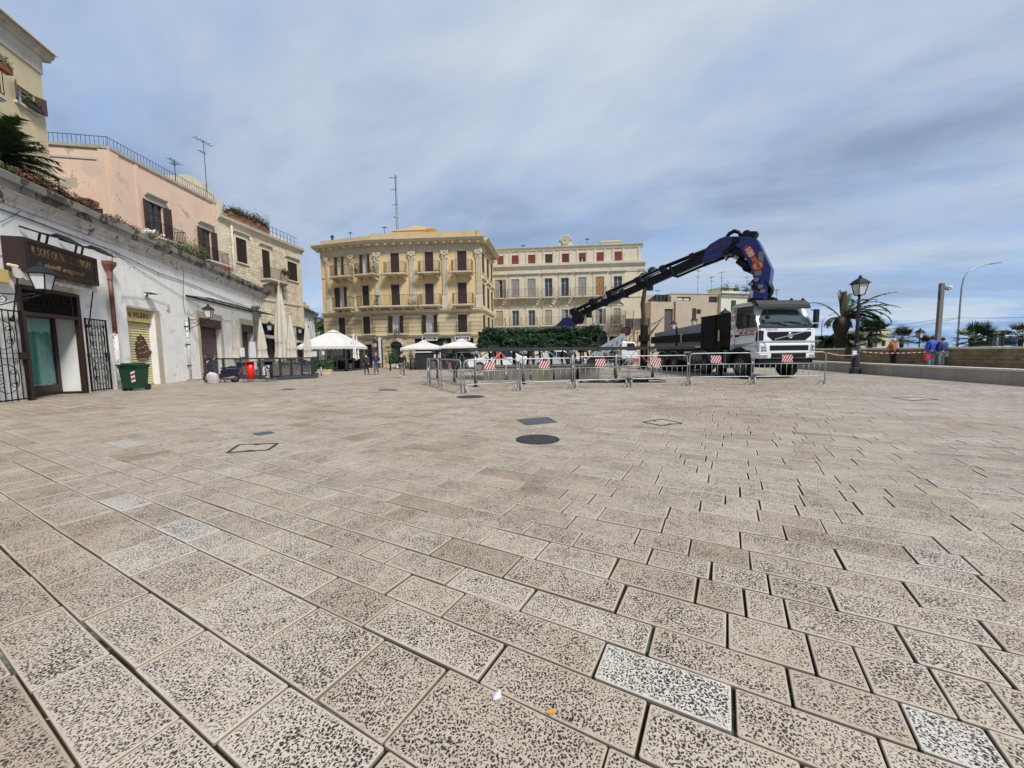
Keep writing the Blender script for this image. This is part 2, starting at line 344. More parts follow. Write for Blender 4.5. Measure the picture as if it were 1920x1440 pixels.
def build_paving():
    rows = []
    v = .375
    for k in range(40):
        w = rng.uniform(.25, .40); rows.append((v-w, v, [], -1-k)); v -= w
        if v < -24: break
    for i, (a, b, j) in enumerate(ROWS): rows.append((a, b, j, i))
    v = 3.9; k = 100
    while v < 62: w = rng.uniform(.24, .37)*(1 if v < 25 else 1.0); rows.append((v, v+w, [], k)); v += w; k += 1
    V = []; F = []; pit = []; tone = []
    for (va, vb, js, idx) in rows:
        known = sorted(js); us = list(known)
        def step():
            h = vb-va; return rng.choice([h*1.05, rng.uniform(.38, .62), rng.uniform(.5, .85), rng.uniform(.6, .95)])
        if not us: us = [rng.uniform(-.4, .4)]
        while us[-1] < 62: us.append(us[-1]+step())
        while us[0] > -52: us.insert(0, us[0]-step())
        for ua, ub in zip(us[:-1], us[1:]):
            c = PD*((ua+ub)/2)+PN*((va+vb)/2)
            if not in_plaza(c): continue
            D = c.length; a2 = abs(math.atan2(c.x, c.y))
            if c.y < 3 and a2 > rad(75) and D > 3: continue
            t = min(.68, max(.12, rng.gauss(.42, .10))); q = rng.random()
            if q < .02 and D > 3.4: t = rng.uniform(.78, .95)
            elif q < .07: t = rng.uniform(.05, .25)
            if any(idx == wi and ua < wu < ub for wi, wu in WHITE): t = 1.0
            g = rng.uniform(.0050, .0092); gv = rng.uniform(.004, .0070)
            if D < 6: gv *= 1.15
            dz = rng.uniform(-.002, .002) if D < 12 else 0
            def P(u, w, z): q_ = PD*u+PN*w; return (q_.x, q_.y, z)
            jit = lambda: rng.uniform(-.004, .004) if D < 12 else 0
            cs = [(ua+g+jit(), va+gv+jit()), (ub-g+jit(), va+gv+jit()), (ub-g+jit(), vb-gv+jit()), (ua+g+jit(), vb-gv+jit())]
            cen = ((ua+ub)/2, (va+vb)/2)
            b0 = len(V)
            if D < 16:
                # chamfered outline ring, rounded arris, smooth margin, pitted field
                def ring(inset, z, ch):
                    out = []
                    L_ = ub-ua-2*g; W_ = vb-va-2*gv
                    for (u, w), (su, sw) in zip(cs, ((1,1),(-1,1),(-1,-1),(1,-1))):
                        a_ = (u+su*(inset+ch), w+sw*inset); b_ = (u+su*inset, w+sw*(inset+ch))
                        out += [b_, a_] if su*sw > 0 else [a_, b_]
                    return [P(u, w, z) for u, w in out]
                marg = rng.uniform(.012, .024)
                V.extend(ring(-.001, -.030, .006)); V.extend(ring(0, -.003+dz, .006)); V.extend(ring(.0035, dz, .008)); V.extend(ring(marg, dz+.0005, .012))
                for k in range(3):
                    for j in range(8): F.append((b0+k*8+j, b0+k*8+(j+1) % 8, b0+(k+1)*8+(j+1) % 8, b0+(k+1)*8+j))
                F.append(tuple(b0+24+j for j in range(8)))
                pit += [-1.0]*8+[-.45]*8+[0]*8+[1.0]*8; tone += [t]*32
            else:
                V.extend([P(u, w, 0) for u, w in cs]); F.append((b0, b0+1, b0+2, b0+3)); pit += [.85]*4; tone += [t]*4
    me = bpy.data.meshes.new('paving'); me.from_pydata(V, [], F); me.validate(); me.update()
    a = me.attributes.new('pit', 'FLOAT', 'POINT'); a.data.foreach_set('value', pit)
    a = me.attributes.new('tone', 'FLOAT', 'POINT'); a.data.foreach_set('value', tone)
    me.materials.append(paving_material()); o = bpy.data.objects.new('paving', me); COL.objects.link(o); tag(o, kind='structure')
    # make every top face look up
    bm = bmesh.new(); bm.from_mesh(me); bmesh.ops.recalc_face_normals(bm, faces=bm.faces)
    for f in bm.faces:
        if f.normal.z < -.5: f.normal_flip()
    bm.to_mesh(me); bm.free()
build_paving()
mb = MB(); mb.box(-1500, 40, -120, 1500, -.4, -.016); g_ = mk('ground', mb, joint_material()); tag(g_, kind='structure')
mat_sea = M_('sea_water', (.035, .075, .11), .18, var=.2, vs=.05, bump=.5, bs=.8)
mb = MB(); mb.box(62, 9000, -4000, 9000, -6, -2.6); tag(mk('sea', mb, mat_sea), kind='structure')
mat_conc = M_('pale_concrete', (.42, .385, .33), .85, var=.15, vs=1.2, bump=.15, bs=25, streak=((.2,.18,.15), .5, .55))
mat_asph = M_('seafront_asphalt', (.10, .10, .105), .9, var=.15, vs=.8, bump=.2, bs=60)
mb = MB(); mb.box(26.2, 62, -20, 400, -3, .50); tag(mk('seafront_road', mb, mat_asph), kind='structure')
# ---- raised walk behind the low wall (right)
LW = [G(1536, 694.3), G(1650, 702.7), G(1780, 712.5), G(1920, 723.6)]
def interp_low(y):   # x of the low wall's front face at depth y
    a, b = LW[0], LW[-1]; t = (y-a.y)/(b.y-a.y); return a.x+(b.x-a.x)*t
mb = MB(); mb.quad((interp_low(-4)+.1,-4,.25),(26.3,-4,.25),(26.3,60,.25),(interp_low(60)+.1,60,.25)); 
tag(mk('raised_walk', mb, mat_conc), kind='structure')
def along(mb, p, q, t, z0, z1, mat=0):
    """upright slab from p to q, thickness t to the left of p->q"""
    p = Vector((p[0], p[1], 0)); q = Vector((q[0], q[1], 0)); d = (q-p).normalized(); n = Vector((-d.y, d.x, 0))*t
    a, b, c, e = p, q, q+n, p+n; mb.add([(k.x,k.y,z) for z in (z0, z1) for k in (a,b,c,e)], [(0,3,2,1),(4,5,6,7),(0,1,5,4),(1,2,6,5),(2,3,7,6),(3,0,4,7)], mat)
t = thing('low_wall', 'low beige concrete retaining wall with pale stone coping along the right side of the square', 'wall', (LW[-1].x, LW[-1].y, 0))
off = Vector((LW[-1].x, LW[-1].y, 0))
far = (interp_low(29.5), 29.5); nearp = (interp_low(-3), -3)
mb = MB(); mb.M = Matrix.Translation(-off); along(mb, far, nearp, .40, -.05, .50)
mk('wall_body', mb, M_('retaining_concrete', (.36, .315, .265), .88, var=.14, vs=.9, bump=.2, bs=30, streak=((.19,.165,.14), .6, .5)), t)
mb = MB(); mb.M = Matrix.Translation(-off)
ux = (Vector(nearp)-Vector(far)).normalized(); nn = Vector((-ux.y, ux.x)); k = 0.0; Lw = (Vector(nearp)-Vector(far)).length
while k < Lw:
    a = Vector(far)+ux*(k+.006)-nn*.035; b = Vector(far)+ux*min(Lw, k+1.494)-nn*.035; along(mb, a, b, .5, .505, .60); k += 1.5
mk('coping', mb, M_('coping_stone', (.60, .555, .48), .75, var=.1, vs=1.5, bump=.12, bs=30, fine=.15), t, bevel=.012)
mb = MB(); mb.M = Matrix.Translation(-off); e0 = Vector(far); along(mb, e0+Vector((-.6, .15)), e0+Vector((-.02, .05)), .5, -.05, .46)
mk('end_block', mb, M_('pale_marble', (.66, .64, .60), .5, var=.08), t, bevel=.01)
# back wall of sandstone
mat_sand = M_('yellow_sandstone', (.22, .165, .085), .92, var=.32, vs=1.4, bump=.5, bs=14, brick=(.62, .21, .012, (.35,.3,.25)), patch=((.10, .085, .06), .60, 2.2))
bw = thing('parapet_wall', 'long rough sandstone parapet wall with a pale coping beside the seafront road', 'wall', (25.6, 19, .54))
mb = MB(); mb.box(0, .45, -24, 36, -.35, .78); mk('wall_body', mb, mat_sand, bw)
mb = MB(); y = -24
while y < 36: mb.box(-.06, .51, y+.005, y+1.995, .785, .90); y += 2
mk('coping', mb, MC['coping_stone'], bw, bevel=.012)
# ---- covers let into the paving
def pz(p, z): return (p.x, p.y, z)
mat_iron = M_('cast_iron', (.035, .035, .037), .55, var=.25, vs=6, metal=.4, bump=.2, bs=60)
mat_pit = M_('hole_black', (.008,.008,.008), .9, var=0)
c = G(1008, 824)
t = thing('manhole_cover', 'round cast iron manhole cover with slotted pattern, nearest the camera', 'manhole cover', (c.x, c.y, .0), PAV_AZ, 'round manhole covers')
mb = MB(); R0 = .375; mb.lathe([(R0, 0), (R0, .006), (R0-.03, .006), (R0-.03, .003), (0.001, .003)], n=40, smooth=False); mk('frame_ring', mb, mat_iron, t)
mb = MB(); mb.lathe([(R0-.04, .003), (R0-.04, .007), (.001, .007)], n=40, smooth=False); M_('iron_lid', (.05,.05,.052), .5, var=.3, vs=9, metal=.5, bump=.5, bs=28)
for rr, nn_ in ((.10, 6), (.18, 12), (.26, 18), (.315, 22)):
    for i in range(nn_):
        a0 = 2*PI*i/nn_; a1 = a0+2*PI/nn_*.6; w = .014
        mb.quad((rr*math.cos(a0), rr*math.sin(a0), .0085), ((rr+w)*math.cos(a0), (rr+w)*math.sin(a0), .0085), ((rr+w)*math.cos(a1), (rr+w)*math.sin(a1), .0085), (rr*math.cos(a1), rr*math.sin(a1), .0085), 1)
mk('lid', mb, [MC['iron_lid'], mat_pit], t)
c = G(882, 744)
t2 = thing('manhole_cover', 'round dark manhole cover just in front of the leftmost front barrier', 'manhole cover', (c.x, c.y, 0), 0, 'round manhole covers')
mb = MB(); mb.lathe([(.47, 0), (.47, .006), (.001, .0065)], n=32, smooth=False); mk('lid', mb, MC['iron_lid'], t2)
def flat_poly(pts, z0=0, z1=.007):
    mb = MB(); n = len(pts); c = sum((Vector(p) for p in pts), Vector((0,0,0)))/n; vs = [(p[0]-c.x, p[1]-c.y, z) for z in (z0, z1) for p in pts]
    mb.add(vs, [tuple(range(n, 2*n)), tuple(range(n-1, -1, -1))]+[(i, (i+1) % n, (i+1) % n+n, i+n) for i in range(n)]); return mb, c
mb, c = flat_poly([G(967,787), G(1027,782), G(1046,792), G(988,798)]); o = mk('drain_cover', mb, M_('slate_grey_metal', (.07,.072,.078), .6, var=.15, vs=8, bump=.3, bs=80)); o.location = (c.x, c.y, 0)
tag(o, 'dark grey rectangular metal cover just beyond the round manhole', 'drain cover')
mb, c = flat_poly([G(472,813), G(505,809), G(517,812), G(484,817)]); o = mk('drain_cover', mb, MC['slate_grey_metal']); o.location = (c.x, c.y, 0)
tag(o, 'small dark square metal cover behind the framed stone hatch', 'drain cover')
mb, c = flat_poly([G(709,732.5), G(712,730), G(744,730), G(744,732.5)]); o = mk('drain_cover', mb, MC['slate_grey_metal']); o.location = (c.x, c.y, 0)
tag(o, 'long thin dark drain grate in front of the walking man', 'drain cover')
mb, c = flat_poly([G(526,731), G(536,728.5), G(556,729), G(546,731.5)]); o = mk('drain_cover', mb, MC['slate_grey_metal']); o.location = (c.x, c.y, 0)
tag(o, 'dark metal cover on the paving in front of the terrace railing', 'drain cover')
def hatch(p4, label):
    ps = [Vector(p) for p in p4]; c = sum(ps, Vector((0,0,0)))/4; t = thing('framed_hatch', label, 'access hatch', (c.x, c.y, 0), 0, 'stone filled hatches')
    mb = MB()
    for i in range(4):
        a = ps[i]-c; b = ps[(i+1) % 4]-c; mb.bar((a.x, a.y, .0055), (b.x, b.y, .0055), .045, .005)
    for i in (0, 2):
        a = (ps[i]+ps[(i+1) % 4])/2-c; b = a*.72; mb.bar((a.x, a.y, .0055), (b.x, b.y, .0055), .09, .005)
    mk('frame', mb, mat_iron, t)
    mb = MB(); mb.add([( (p-c).x*.93, (p-c).y*.93, .0035) for p in ps], [(0,1,2,3)]); mk('infill', mb, M_('hatch_stone', (.44,.37,.28), .8, var=.2, vs=12, bump=.4, bs=50, fine=.3), t)
hatch([G(427,849), G(503,844), G(520,832), G(449,834)], 'iron framed stone hatch in the paving on the left foreground')
hatch([G(1206,792), G(1240,786.5), G(1279,793.5), G(1240,798)], 'iron framed stone hatch right of the round manhole')
hatch([G(1673,746), G(1720,744.5), G(1758,749.5), G(1710,751)], 'iron framed stone hatch near the low wall on the right')
# litter
lc = G(938, 1316)
mb = MB(); mb.add([(0,0,.003),(.035,.01,.006),(.03,.045,.012),(-.008,.035,.004),(.012,.02,.016)], [(0,1,4),(1,2,4),(2,3,4),(3,0,4)]); o = mk('paper_scrap', mb, M_('scrap_paper', (.6,.58,.62), .7, var=.1)); o.location = (lc.x-.03, lc.y, .004)
tag(o, 'small crumpled white paper scrap lying on the nearest slab', 'litter')
mb = MB(); mb.tube([(0,0,0),(.028,.004,0)], .0042, 8, 0); mb.tube([(.028,.004,0),(.040,.006,0)], .0043, 8, 1); o = mk('cigarette_butt', mb, [M_('filter_orange', (.55,.22,.06), .8, var=0), M_('cig_white', (.6,.58,.55), .8, var=0)]); q = G(87, 1347); o.location = (q.x, q.y, -.004)
tag(o, 'orange tipped cigarette butt in the joint at lower left', 'litter')
mb = MB(); mb.add([(0,0,0),(.03,.012,.006),(.05,0,0),(.022,-.014,.002)], [(0,1,2,3)]); o = mk('dry_leaf', mb, M_('leaf_orange', (.55,.25,.04), .8, var=.2, vs=30)); q = G(1022, 1337); o.location = (q.x, q.y, .004)
tag(o, 'small orange leaf on the mossy joint by the paper scrap', 'litter')
# ================================================================ shared building parts
mat_white = M_('whitewash', (.82, .80, .75), .9, var=.08, vs=1.1, bump=.45, bs=9, patch=[((.40,.38,.34), .64, 2.6), ((.62,.62,.62), .60, 1.3), ((.26,.25,.23), .655, 9.)], streak=((.30,.29,.28), .6, .55))
mat_whitec = M_('cornice_white', (.60,.58,.54), .9, var=.15, vs=1.5, bump=.4, bs=12, streak=((.13,.12,.105), .85, .50), patch=((.16,.15,.13), .60, 1.8))
mat_lip = M_('cornice_weathered', (.24,.225,.20), .95, var=.35, vs=1.2, bump=.5, bs=14, patch=((.07,.065,.055), .52, 1.4))
mat_reveal = M_('reveal_white', (.70,.695,.67), .85, var=.06, vs=2, bump=.2, bs=12, patch=((.42,.34,.24), .68, 1.1))
mat_brown = M_('brown_paint', (.032, .015, .012), .45, var=.2, vs=4, bump=.08, bs=30)
mat_bshut = M_('dark_brown_shutter', (.045, .020, .015), .55, var=.2, vs=5)
mat_black = M_('black_iron', (.006,.006,.007), .5, var=.1, spec=.25)
mat_grey = M_('grey_iron', (.020,.020,.019), .6, var=.2, vs=4)
mat_glassd = glass_('window_glass')
mat_wood = M_('white_window_wood', (.62,.62,.60), .6, var=.05)
mat_cable = M_('black_cable', (.03,.03,.03), .7, var=0)
mat_lampglass = M_('frosted_glass', (.55,.56,.56), .25, var=.1, vs=6, spec=.6)
def louvre(name, col, per=.085):
    if name in MC: return MC[name]
    m = M_(name, col, .55, var=.18, vs=3); nt = m.node_tree; N = nt.nodes.new; L = nt.links.new; b = nt.nodes['Principled BSDF']
    tc = N('ShaderNodeTexCoord'); w = N('ShaderNodeTexWave'); w.wave_type = 'BANDS'; w.bands_direction = 'Z'; w.wave_profile = 'SAW'; w.inputs['Scale'].default_value = 1/per/3.18*1.0; L(tc.outputs['Object'], w.inputs[0])
    bp = N('ShaderNodeBump'); bp.inputs['Strength'].default_value = 1; bp.inputs['Distance'].default_value = .03; L(w.outputs[1], bp.inputs['Height']); L(bp.outputs[0], b.inputs['Normal'])
    return m
mat_lv = louvre('louvre_brown', (.060,.030,.022)); mat_lvd = louvre('louvre_dark', (.035,.022,.018))
def moulding(mb, u0, u1, prof, mat=0):
    k = len(prof); ar = sum(prof[i][0]*prof[(i+1) % k][1]-prof[(i+1) % k][0]*prof[i][1] for i in range(k))
    if ar < 0: prof = prof[::-1]
    vs = [(u0, y, z) for y, z in prof]+[(u1, y, z) for y, z in prof]
    mb.add(vs, [tuple(range(k-1, -1, -1)), tuple(range(k, 2*k))]+[(i, (i+1) % k, (i+1) % k+k, i+k) for i in range(k)], mat)
def nmb(M=None):
    m = MB()
    if M is not None: m.M = M
    return m
def leaf(mb, hx, hy, w, h, z0, ang, side, t=.04, mat=0):
    """shutter leaf hinged at (hx,hy); side -1 opens left"""
    s = math.sin(ang); c = math.cos(ang); dx = side*w*c; dy = -w*s
    p = Vector((hx, hy, 0)); q = Vector((hx+dx, hy+dy, 0)); n = Vector((-(q-p).y, (q-p).x, 0)).normalized()*t/2
    vs = [p-n, q-n, q+n, p+n]; mb.add([(k.x, k.y, z) for z in (z0, z0+h) for k in vs], [(0,3,2,1),(4,5,6,7),(0,1,5,4),(1,2,6,5),(2,3,7,6),(3,0,4,7)], mat)
def window(par, r, M=None, y=0.0, rec=.18, state='closed', sh=None, trim=None, glass=None, wood=None, hood=None, sill=True, lab=None, tw=.16):
    """r=(u0,u1,z0,z1) opening; window frame with panes, shutters as sub-parts"""
    u0, u1, z0, z1 = r; sh = sh or mat_lv; glass = glass or mat_glassd; wood = wood or mat_wood; um = (u0+u1)/2; yy = y+rec
    mb = nmb(M); f = .06
    if state != 'board':
        mb.box(u0, u0+f, yy-.03, yy+.03, z0, z1); mb.box(u1-f, u1, yy-.03, yy+.03, z0, z1); mb.box(u0+f, u1-f, yy-.03, yy+.03, z1-f, z1); mb.box(u0+f, u1-f, yy-.03, yy+.03, z0, z0+f)
        mb.box(um-.045, um+.045, yy-.035, yy+.03, z0+f, z1-f); zt = z0+(z1-z0)*.72; mb.box(u0+f, um-.045, yy-.025, yy+.025, zt-.02, zt+.02); mb.box(um+.045, u1-f, yy-.025, yy+.025, zt-.02, zt+.02)
    w = mk('window', mb if mb.v else nmb_box(M, (u0, u1, yy, yy+.05, z0, z1)), wood, par)
    if lab: w['label'] = lab
    mb = nmb(M); mb.quad((u0,yy+.005,z0),(u1,yy+.005,z0),(u1,yy+.005,z1),(u0,yy+.005,z1)); mk('pane', mb, glass, w)
    hw = (u1-u0)/2
    if state == 'closed' or state == 'half':
        for k, (a, b) in enumerate(((u0+.01, um-.008), (um+.008, u1-.01))):
            if state == 'half' and k == 1:
                mb = nmb(M); leaf(mb, u1, y-.01, hw-.02, z1-z0-.04, z0+.02, rad(20), 1); mk('shutter', mb, sh, w); continue
            mb = nmb(M); mb.box(a, b, y+.03, y+.07, z0+.02, z1-.02)
            for (c, d, e, g) in ((a, a+.06, z0+.02, z1-.02), (b-.06, b, z0+.02, z1-.02), (a+.06, b-.06, z0+.02, z0+.12), (a+.06, b-.06, z1-.10, z1-.02), (a+.06, b-.06, (z0+z1)/2-.05, (z0+z1)/2+.05)):
                mb.box(c, d, y+.012, y+.03, e, g)
            mk('shutter', mb, sh, w)
    elif state == 'open':
        for side, hx in ((-1, u0), (1, u1)):
            mb = nmb(M); leaf(mb, hx, y-.03, hw, z1-z0-.04, z0+.02, rad(14), side); mk('shutter', mb, sh, w)
    elif state == 'open90':
        for side, hx in ((-1, u0), (1, u1)):
            mb = nmb(M); leaf(mb, hx, y-.02, hw*.8, z1-z0-.04, z0+.02, rad(38), side); mk('shutter', mb, sh, w)
    if trim:
        mb = nmb(M); mb.box(u0-tw, u0, y-.05, y+.02, z0, z1+tw); mb.box(u1, u1+tw, y-.05, y+.02, z0, z1+tw); mb.box(u0, u1, y-.05, y+.02, z1, z1+tw)
        if hood == 'flat':
            moulding(mb, u0-tw-.15, u1+tw+.15, [(y+.02, z1+tw+.18), (y-.10, z1+tw+.18), (y-.24, z1+tw+.30), (y-.24, z1+tw+.38), (y+.02, z1+tw+.42)])
            mb.box(u0-tw, u1+tw, y-.06, y+.02, z1+tw+.02, z1+tw+.18)
        elif hood == 'curve':
            n = 10; pts = [(um+(hw+tw+.1)*math.cos(PI-PI*i/n), z1+tw+.12+.42*math.sin(PI*i/n)) for i in range(n+1)]
            for s_ in (range(0, 5), range(6, 11)):
                mb.tube([(pts[i][0], y-.08, pts[i][1]) for i in s_], .075, 6)
            mb.sphere((um, y-.06, z1+tw+.38), .13, 8, 6); mb.box(u0-tw-.1, u1+tw+.1, y-.10, y+.02, z1+tw+.04, z1+tw+.12)
        mk('surround', mb, trim, w)
    if sill and z0 > .3:
        mb = nmb(M); mb.box(u0-.12, u1+.12, y-.12, y+.05, z0-.12, z0-.005); mk('sill', mb, trim or par.get('x') or MC['coping_stone'], w)
    return w
def nmb_box(M, b): m = nmb(M); m.box(*b); return m
def balcony(par, u0, u1, z, M=None, y=0.0, dep=.75, h=1.0, slab=None, iron=None, th=.14, nb=None, step=.13, bellied=False):
    slab = slab or MC['coping_stone']; iron = iron or mat_grey
    mb = nmb(M); mb.box(u0, u1, y-dep, y+.03, z-th, z); mb.box(u0+.05, u1-.05, y-dep+.06, y+.03, z-th-.08, z-th)
    n = nb or max(2, int((u1-u0)/1.1)+1)
    for i in range(n):
        uc = u0+.25+(u1-u0-.5)*i/(n-1)
        mb.prism([(0,0),(1,0),(1,1)], 0, 0) if False else None
        vs = [(uc-.09, y, z-th-.08), (uc+.09, y, z-th-.08), (uc-.09, y, z-th-.48), (uc+.09, y, z-th-.48), (uc-.09, y-dep+.15, z-th-.08), (uc+.09, y-dep+.15, z-th-.08), (uc-.09, y-dep+.15, z-th-.2), (uc+.09, y-dep+.15, z-th-.2)]
        mb.add(vs, [(4,6,7,5),(6,2,3,7),(0,2,6,4),(1,5,7,3)])
    b = mk('balcony', mb, slab, par)
    mb = nmb(M); a, c, d = u0+.05, u1-.05, y-dep+.05
    for zz in (z+.07, z+h): mb.bar((a,d,zz), (c,d,zz), .035, .025); mb.bar((a,d,zz), (a,y,zz), .03, .025); mb.bar((c,d,zz), (c,y,zz), .03, .025)
    k = max(2, int((c-a)/step))
    for i in range(k+1): u = a+(c-a)*i/k; mb.bar((u,d,z+.07), (u,d,z+h), .020)
    k = max(2, int(dep/step))
    for i in range(k): v = d+(y-d)*i/k; mb.bar((a,v,z+.07), (a,v,z+h), .014); mb.bar((c,v,z+.07), (c,v,z+h), .014)
    mk('railing', mb, iron, b); return b
LEAFM = {}
def leaf_mat(name, a, b, c=None):
    if name in MC: return MC[name]
    m = bpy.data.materials.new(name); m.use_nodes = True; nt = m.node_tree; N = nt.nodes.new; L = nt.links.new; bs_ = nt.nodes['Principled BSDF']
    bs_.inputs['Roughness'].default_value = .5
    ge = N('ShaderNodeObjectInfo'); tc = N('ShaderNodeTexCoord'); n = N('ShaderNodeTexNoise'); n.inputs['Scale'].default_value = 5; n.inputs['Detail'].default_value = 5; L(tc.outputs['Object'], n.inputs[0])
    r = N('ShaderNodeValToRGB'); L(n.outputs[0], r.inputs[0]); e = r.color_ramp.elements; e[0].position = .35; e[0].color = (*a, 1); e[1].position = .65; e[1].color = (*b, 1)
    if c: q = e.new(.72); q.color = (*c, 1)
    L(r.outputs[0], bs_.inputs['Base Color']); bs_.inputs['Subsurface Weight'].default_value = 0; MC[name] = m; return m
def leaves(mb, n, fn, size, rg_, mat=0, asp=.5):
    """n little leaf quads; fn() gives a centre"""
    for _ in range(n):
        c = Vector(fn()); d = Vector((rg_.gauss(0,1), rg_.gauss(0,1), rg_.gauss(0,.8))).normalized(); a = d.orthogonal().normalized(); s = size*rg_.uniform(.6, 1.4)
        b = d.cross(a); mb.add([c-d*s*.5, c+a*s*asp*.5+b*s*.08, c+d*s*.5, c-a*s*asp*.5+b*s*.08], [(0,1,2,3)], mat)
# ================================================================ LEFT: the long white building
U = lambda px, py, off=0: WF.uv(px, py, off)
zc_top = U(0, 314, -.45)[1]; zc_mid = U(0, 345, -.40)[1]; zc_bot = U(0, 378, -.08)[1]
UE = U(590, 600)[0]
white = thing('white_shop_building', 'long low whitewashed building with dark weathered cornice and shuttered doors on the left', 'building', WF.o, WF.ang)
dL, dR = U(47, 700)[0], U(160, 700)[0]; dz = U(47, 536)[1]
sL, sR = U(248, 700)[0], U(299, 700)[0]; sz = U(248, 577)[1]
b1 = (U(373, 600)[0], U(410, 600)[0]); bz = U(373, 596)[1]
b2 = (U(452, 610)[0], U(471, 610)[0]); bz2 = U(452, 608)[1]
b3 = (U(486, 610)[0], U(519, 610)[0]); bz3 = U(486, 590)[1]
b4 = (U(555, 615)[0], U(575, 615)[0]); bz4 = U(555, 612)[1]
holes = [(dL, dR, -.1, dz), (sL, sR, -.1, sz), (*b1, -.1, bz), (*b2, -.1, bz2), (*b3, -.1, bz3), (*b4, -.1, bz4)]
mb = MB(); mb.wall(-9, UE, -.1, zc_bot+.05, holes[:1], depth=1.05, rmat=1)
mw = MB()
mb = MB(); mb.wall(-9, UE, -.1, zc_bot+.05, holes, depth=.45, rmat=1)
# deep doorway: carry the reveals on
DOORY = max(.5, (dR-U(112,700)[0])/(U(112,700,1)[0]-U(112,700)[0])); DB = DOORY+.1
for a, b in ((dL, dL), (dR, dR)): mb.quad((a,.45,-.1),(a,DB,-.1),(a,DB,dz),(a,.45,dz), 1)
mb.quad((dL,.45,dz),(dR,.45,dz),(dR,DB,dz),(dL,DB,dz), 1); mb.quad((dL,DB,-.1),(dR,DB,-.1),(dR,DB,dz),(dL,DB,dz), 1)
mb.quad((UE,0,-.1),(UE,9,-.1),(UE,9,zc_bot),(UE,0,zc_bot)); mb.quad((UE,9,-.1),(-9,9,-.1),(-9,9,zc_bot),(UE,9,zc_bot))
mk('wall', mb, [mat_white, mat_reveal], white)
mb = MB(); zt = zc_top
moulding(mb, -9, UE+.3, [(0, zc_bot), (-.08, zc_bot), (-.10, zc_bot+.12), (-.05, zc_bot+.16), (-.05, zc_mid-.28), (-.16, zc_mid-.16), (-.20, zc_mid-.06), (-.34, zc_mid), (0, zc_mid)])
mk('cornice', mb, mat_whitec, white)
mb = MB(); h = zt-zc_mid
moulding(mb, -9, UE+.4, [(0, zc_mid+.002), (-.38, zc_mid+.002), (-.40, zc_mid+h*.35), (-.47, zc_mid+h*.45), (-.50, zt-.04), (-.44, zt), (.5, zt+.05), (9, zt-.1), (9, zc_mid)])
mk('roof_edge', mb, mat_lip, white)
# side pier at the far end
mb = MB(); pr = M_('pier_stone', (.20,.155,.105), .9, var=.3, vs=2, bump=.4, bs=12, brick=(.5,.33,.02,(.3,.28,.25)))
mb.box(UE, UE+.9, -.12, 8.9, -.1, zc_mid-.01); mb.box(UE-.1, UE+1.1, -.24, 0, zc_mid-.35, zc_mid-.12); mk('corner_pier', mb, pr, white)
# doorway with its panelled door, grille and folding gates
def opening(r, name='door'): pass
door_y = DOORY
mb = MB(); a, b = dL+.02, U(112, 700, door_y)[0]; b = dR-.02
f = .16; ztr = U(58, 588, door_y)[1]
mb.box(a, a+f, door_y-.06, door_y+.02, 0, ztr); mb.box(b-f, b, door_y-.06, door_y+.02, 0, ztr); mb.box(a+f, b-f, door_y-.06, door_y+.02, ztr-.14, ztr); mb.box(a+f, b-f, door_y-.06, door_y+.02, 0, .42)
mb.box(a+f+.06, b-f-.06, door_y-.075, door_y-.06, .10, .34)
door = mk('door', mb, mat_brown, white, bevel=.008)
mb = MB(); mb.quad((a+f,door_y-.02,.42),(b-f,door_y-.02,.42),(b-f,door_y-.02,ztr-.14),(a+f,door_y-.02,ztr-.14)); mk('pane', mb, clear_('door_glass', (.8,.95,.92), .10), door)
def cloth(x0, x1, z0, z1, y, amp=.02, fr=18, n=40, m_=10, hem=None):
    mb = MB(); vs = []; fs = []
    for j in range(m_+1):
        for i in range(n+1):
            t = i/n; x = x0+(x1-x0)*t; z = z1+(z0-z1)*j/m_
            if hem and j == m_: z += hem*abs(math.sin(t*PI*5))
            vs.append((x, y+amp*math.sin(t*fr+j*.25)+amp*.4*math.sin(t*fr*2.3+j*.5), z))
    for j in range(m_):
        for i in range(n): q = j*(n+1)+i; fs.append((q, q+1, q+n+2, q+n+1))
    mb.add(vs, fs, 0, True); return mb
mat_teal = M_('teal_curtain', (.10,.28,.25), .8, var=.15, vs=6)
mk('curtain', cloth(a+f+.02, b-f-.02, .5, ztr-.16, door_y+.05, .03, 40), mat_teal, door)
mk('valance', cloth(a+f+.02, b-f-.02, ztr-.75, ztr-.16, door_y+.0, .02, 50, hem=.10), M_('mint_lace', (.36,.55,.50), .8, var=.1, vs=20), door)
mb = MB(); mb.box(a+.08, a+.12, door_y-.13, door_y-.10, 1.25, 1.65); mb.box(a+.08, a+.12, door_y-.10, door_y-.06, 1.3, 1.34); mb.box(a+.08, a+.12, door_y-.10, door_y-.06, 1.56, 1.6); mk('handle', mb, M_('brass', (.55,.38,.12), .3, metal=1, var=0), door)
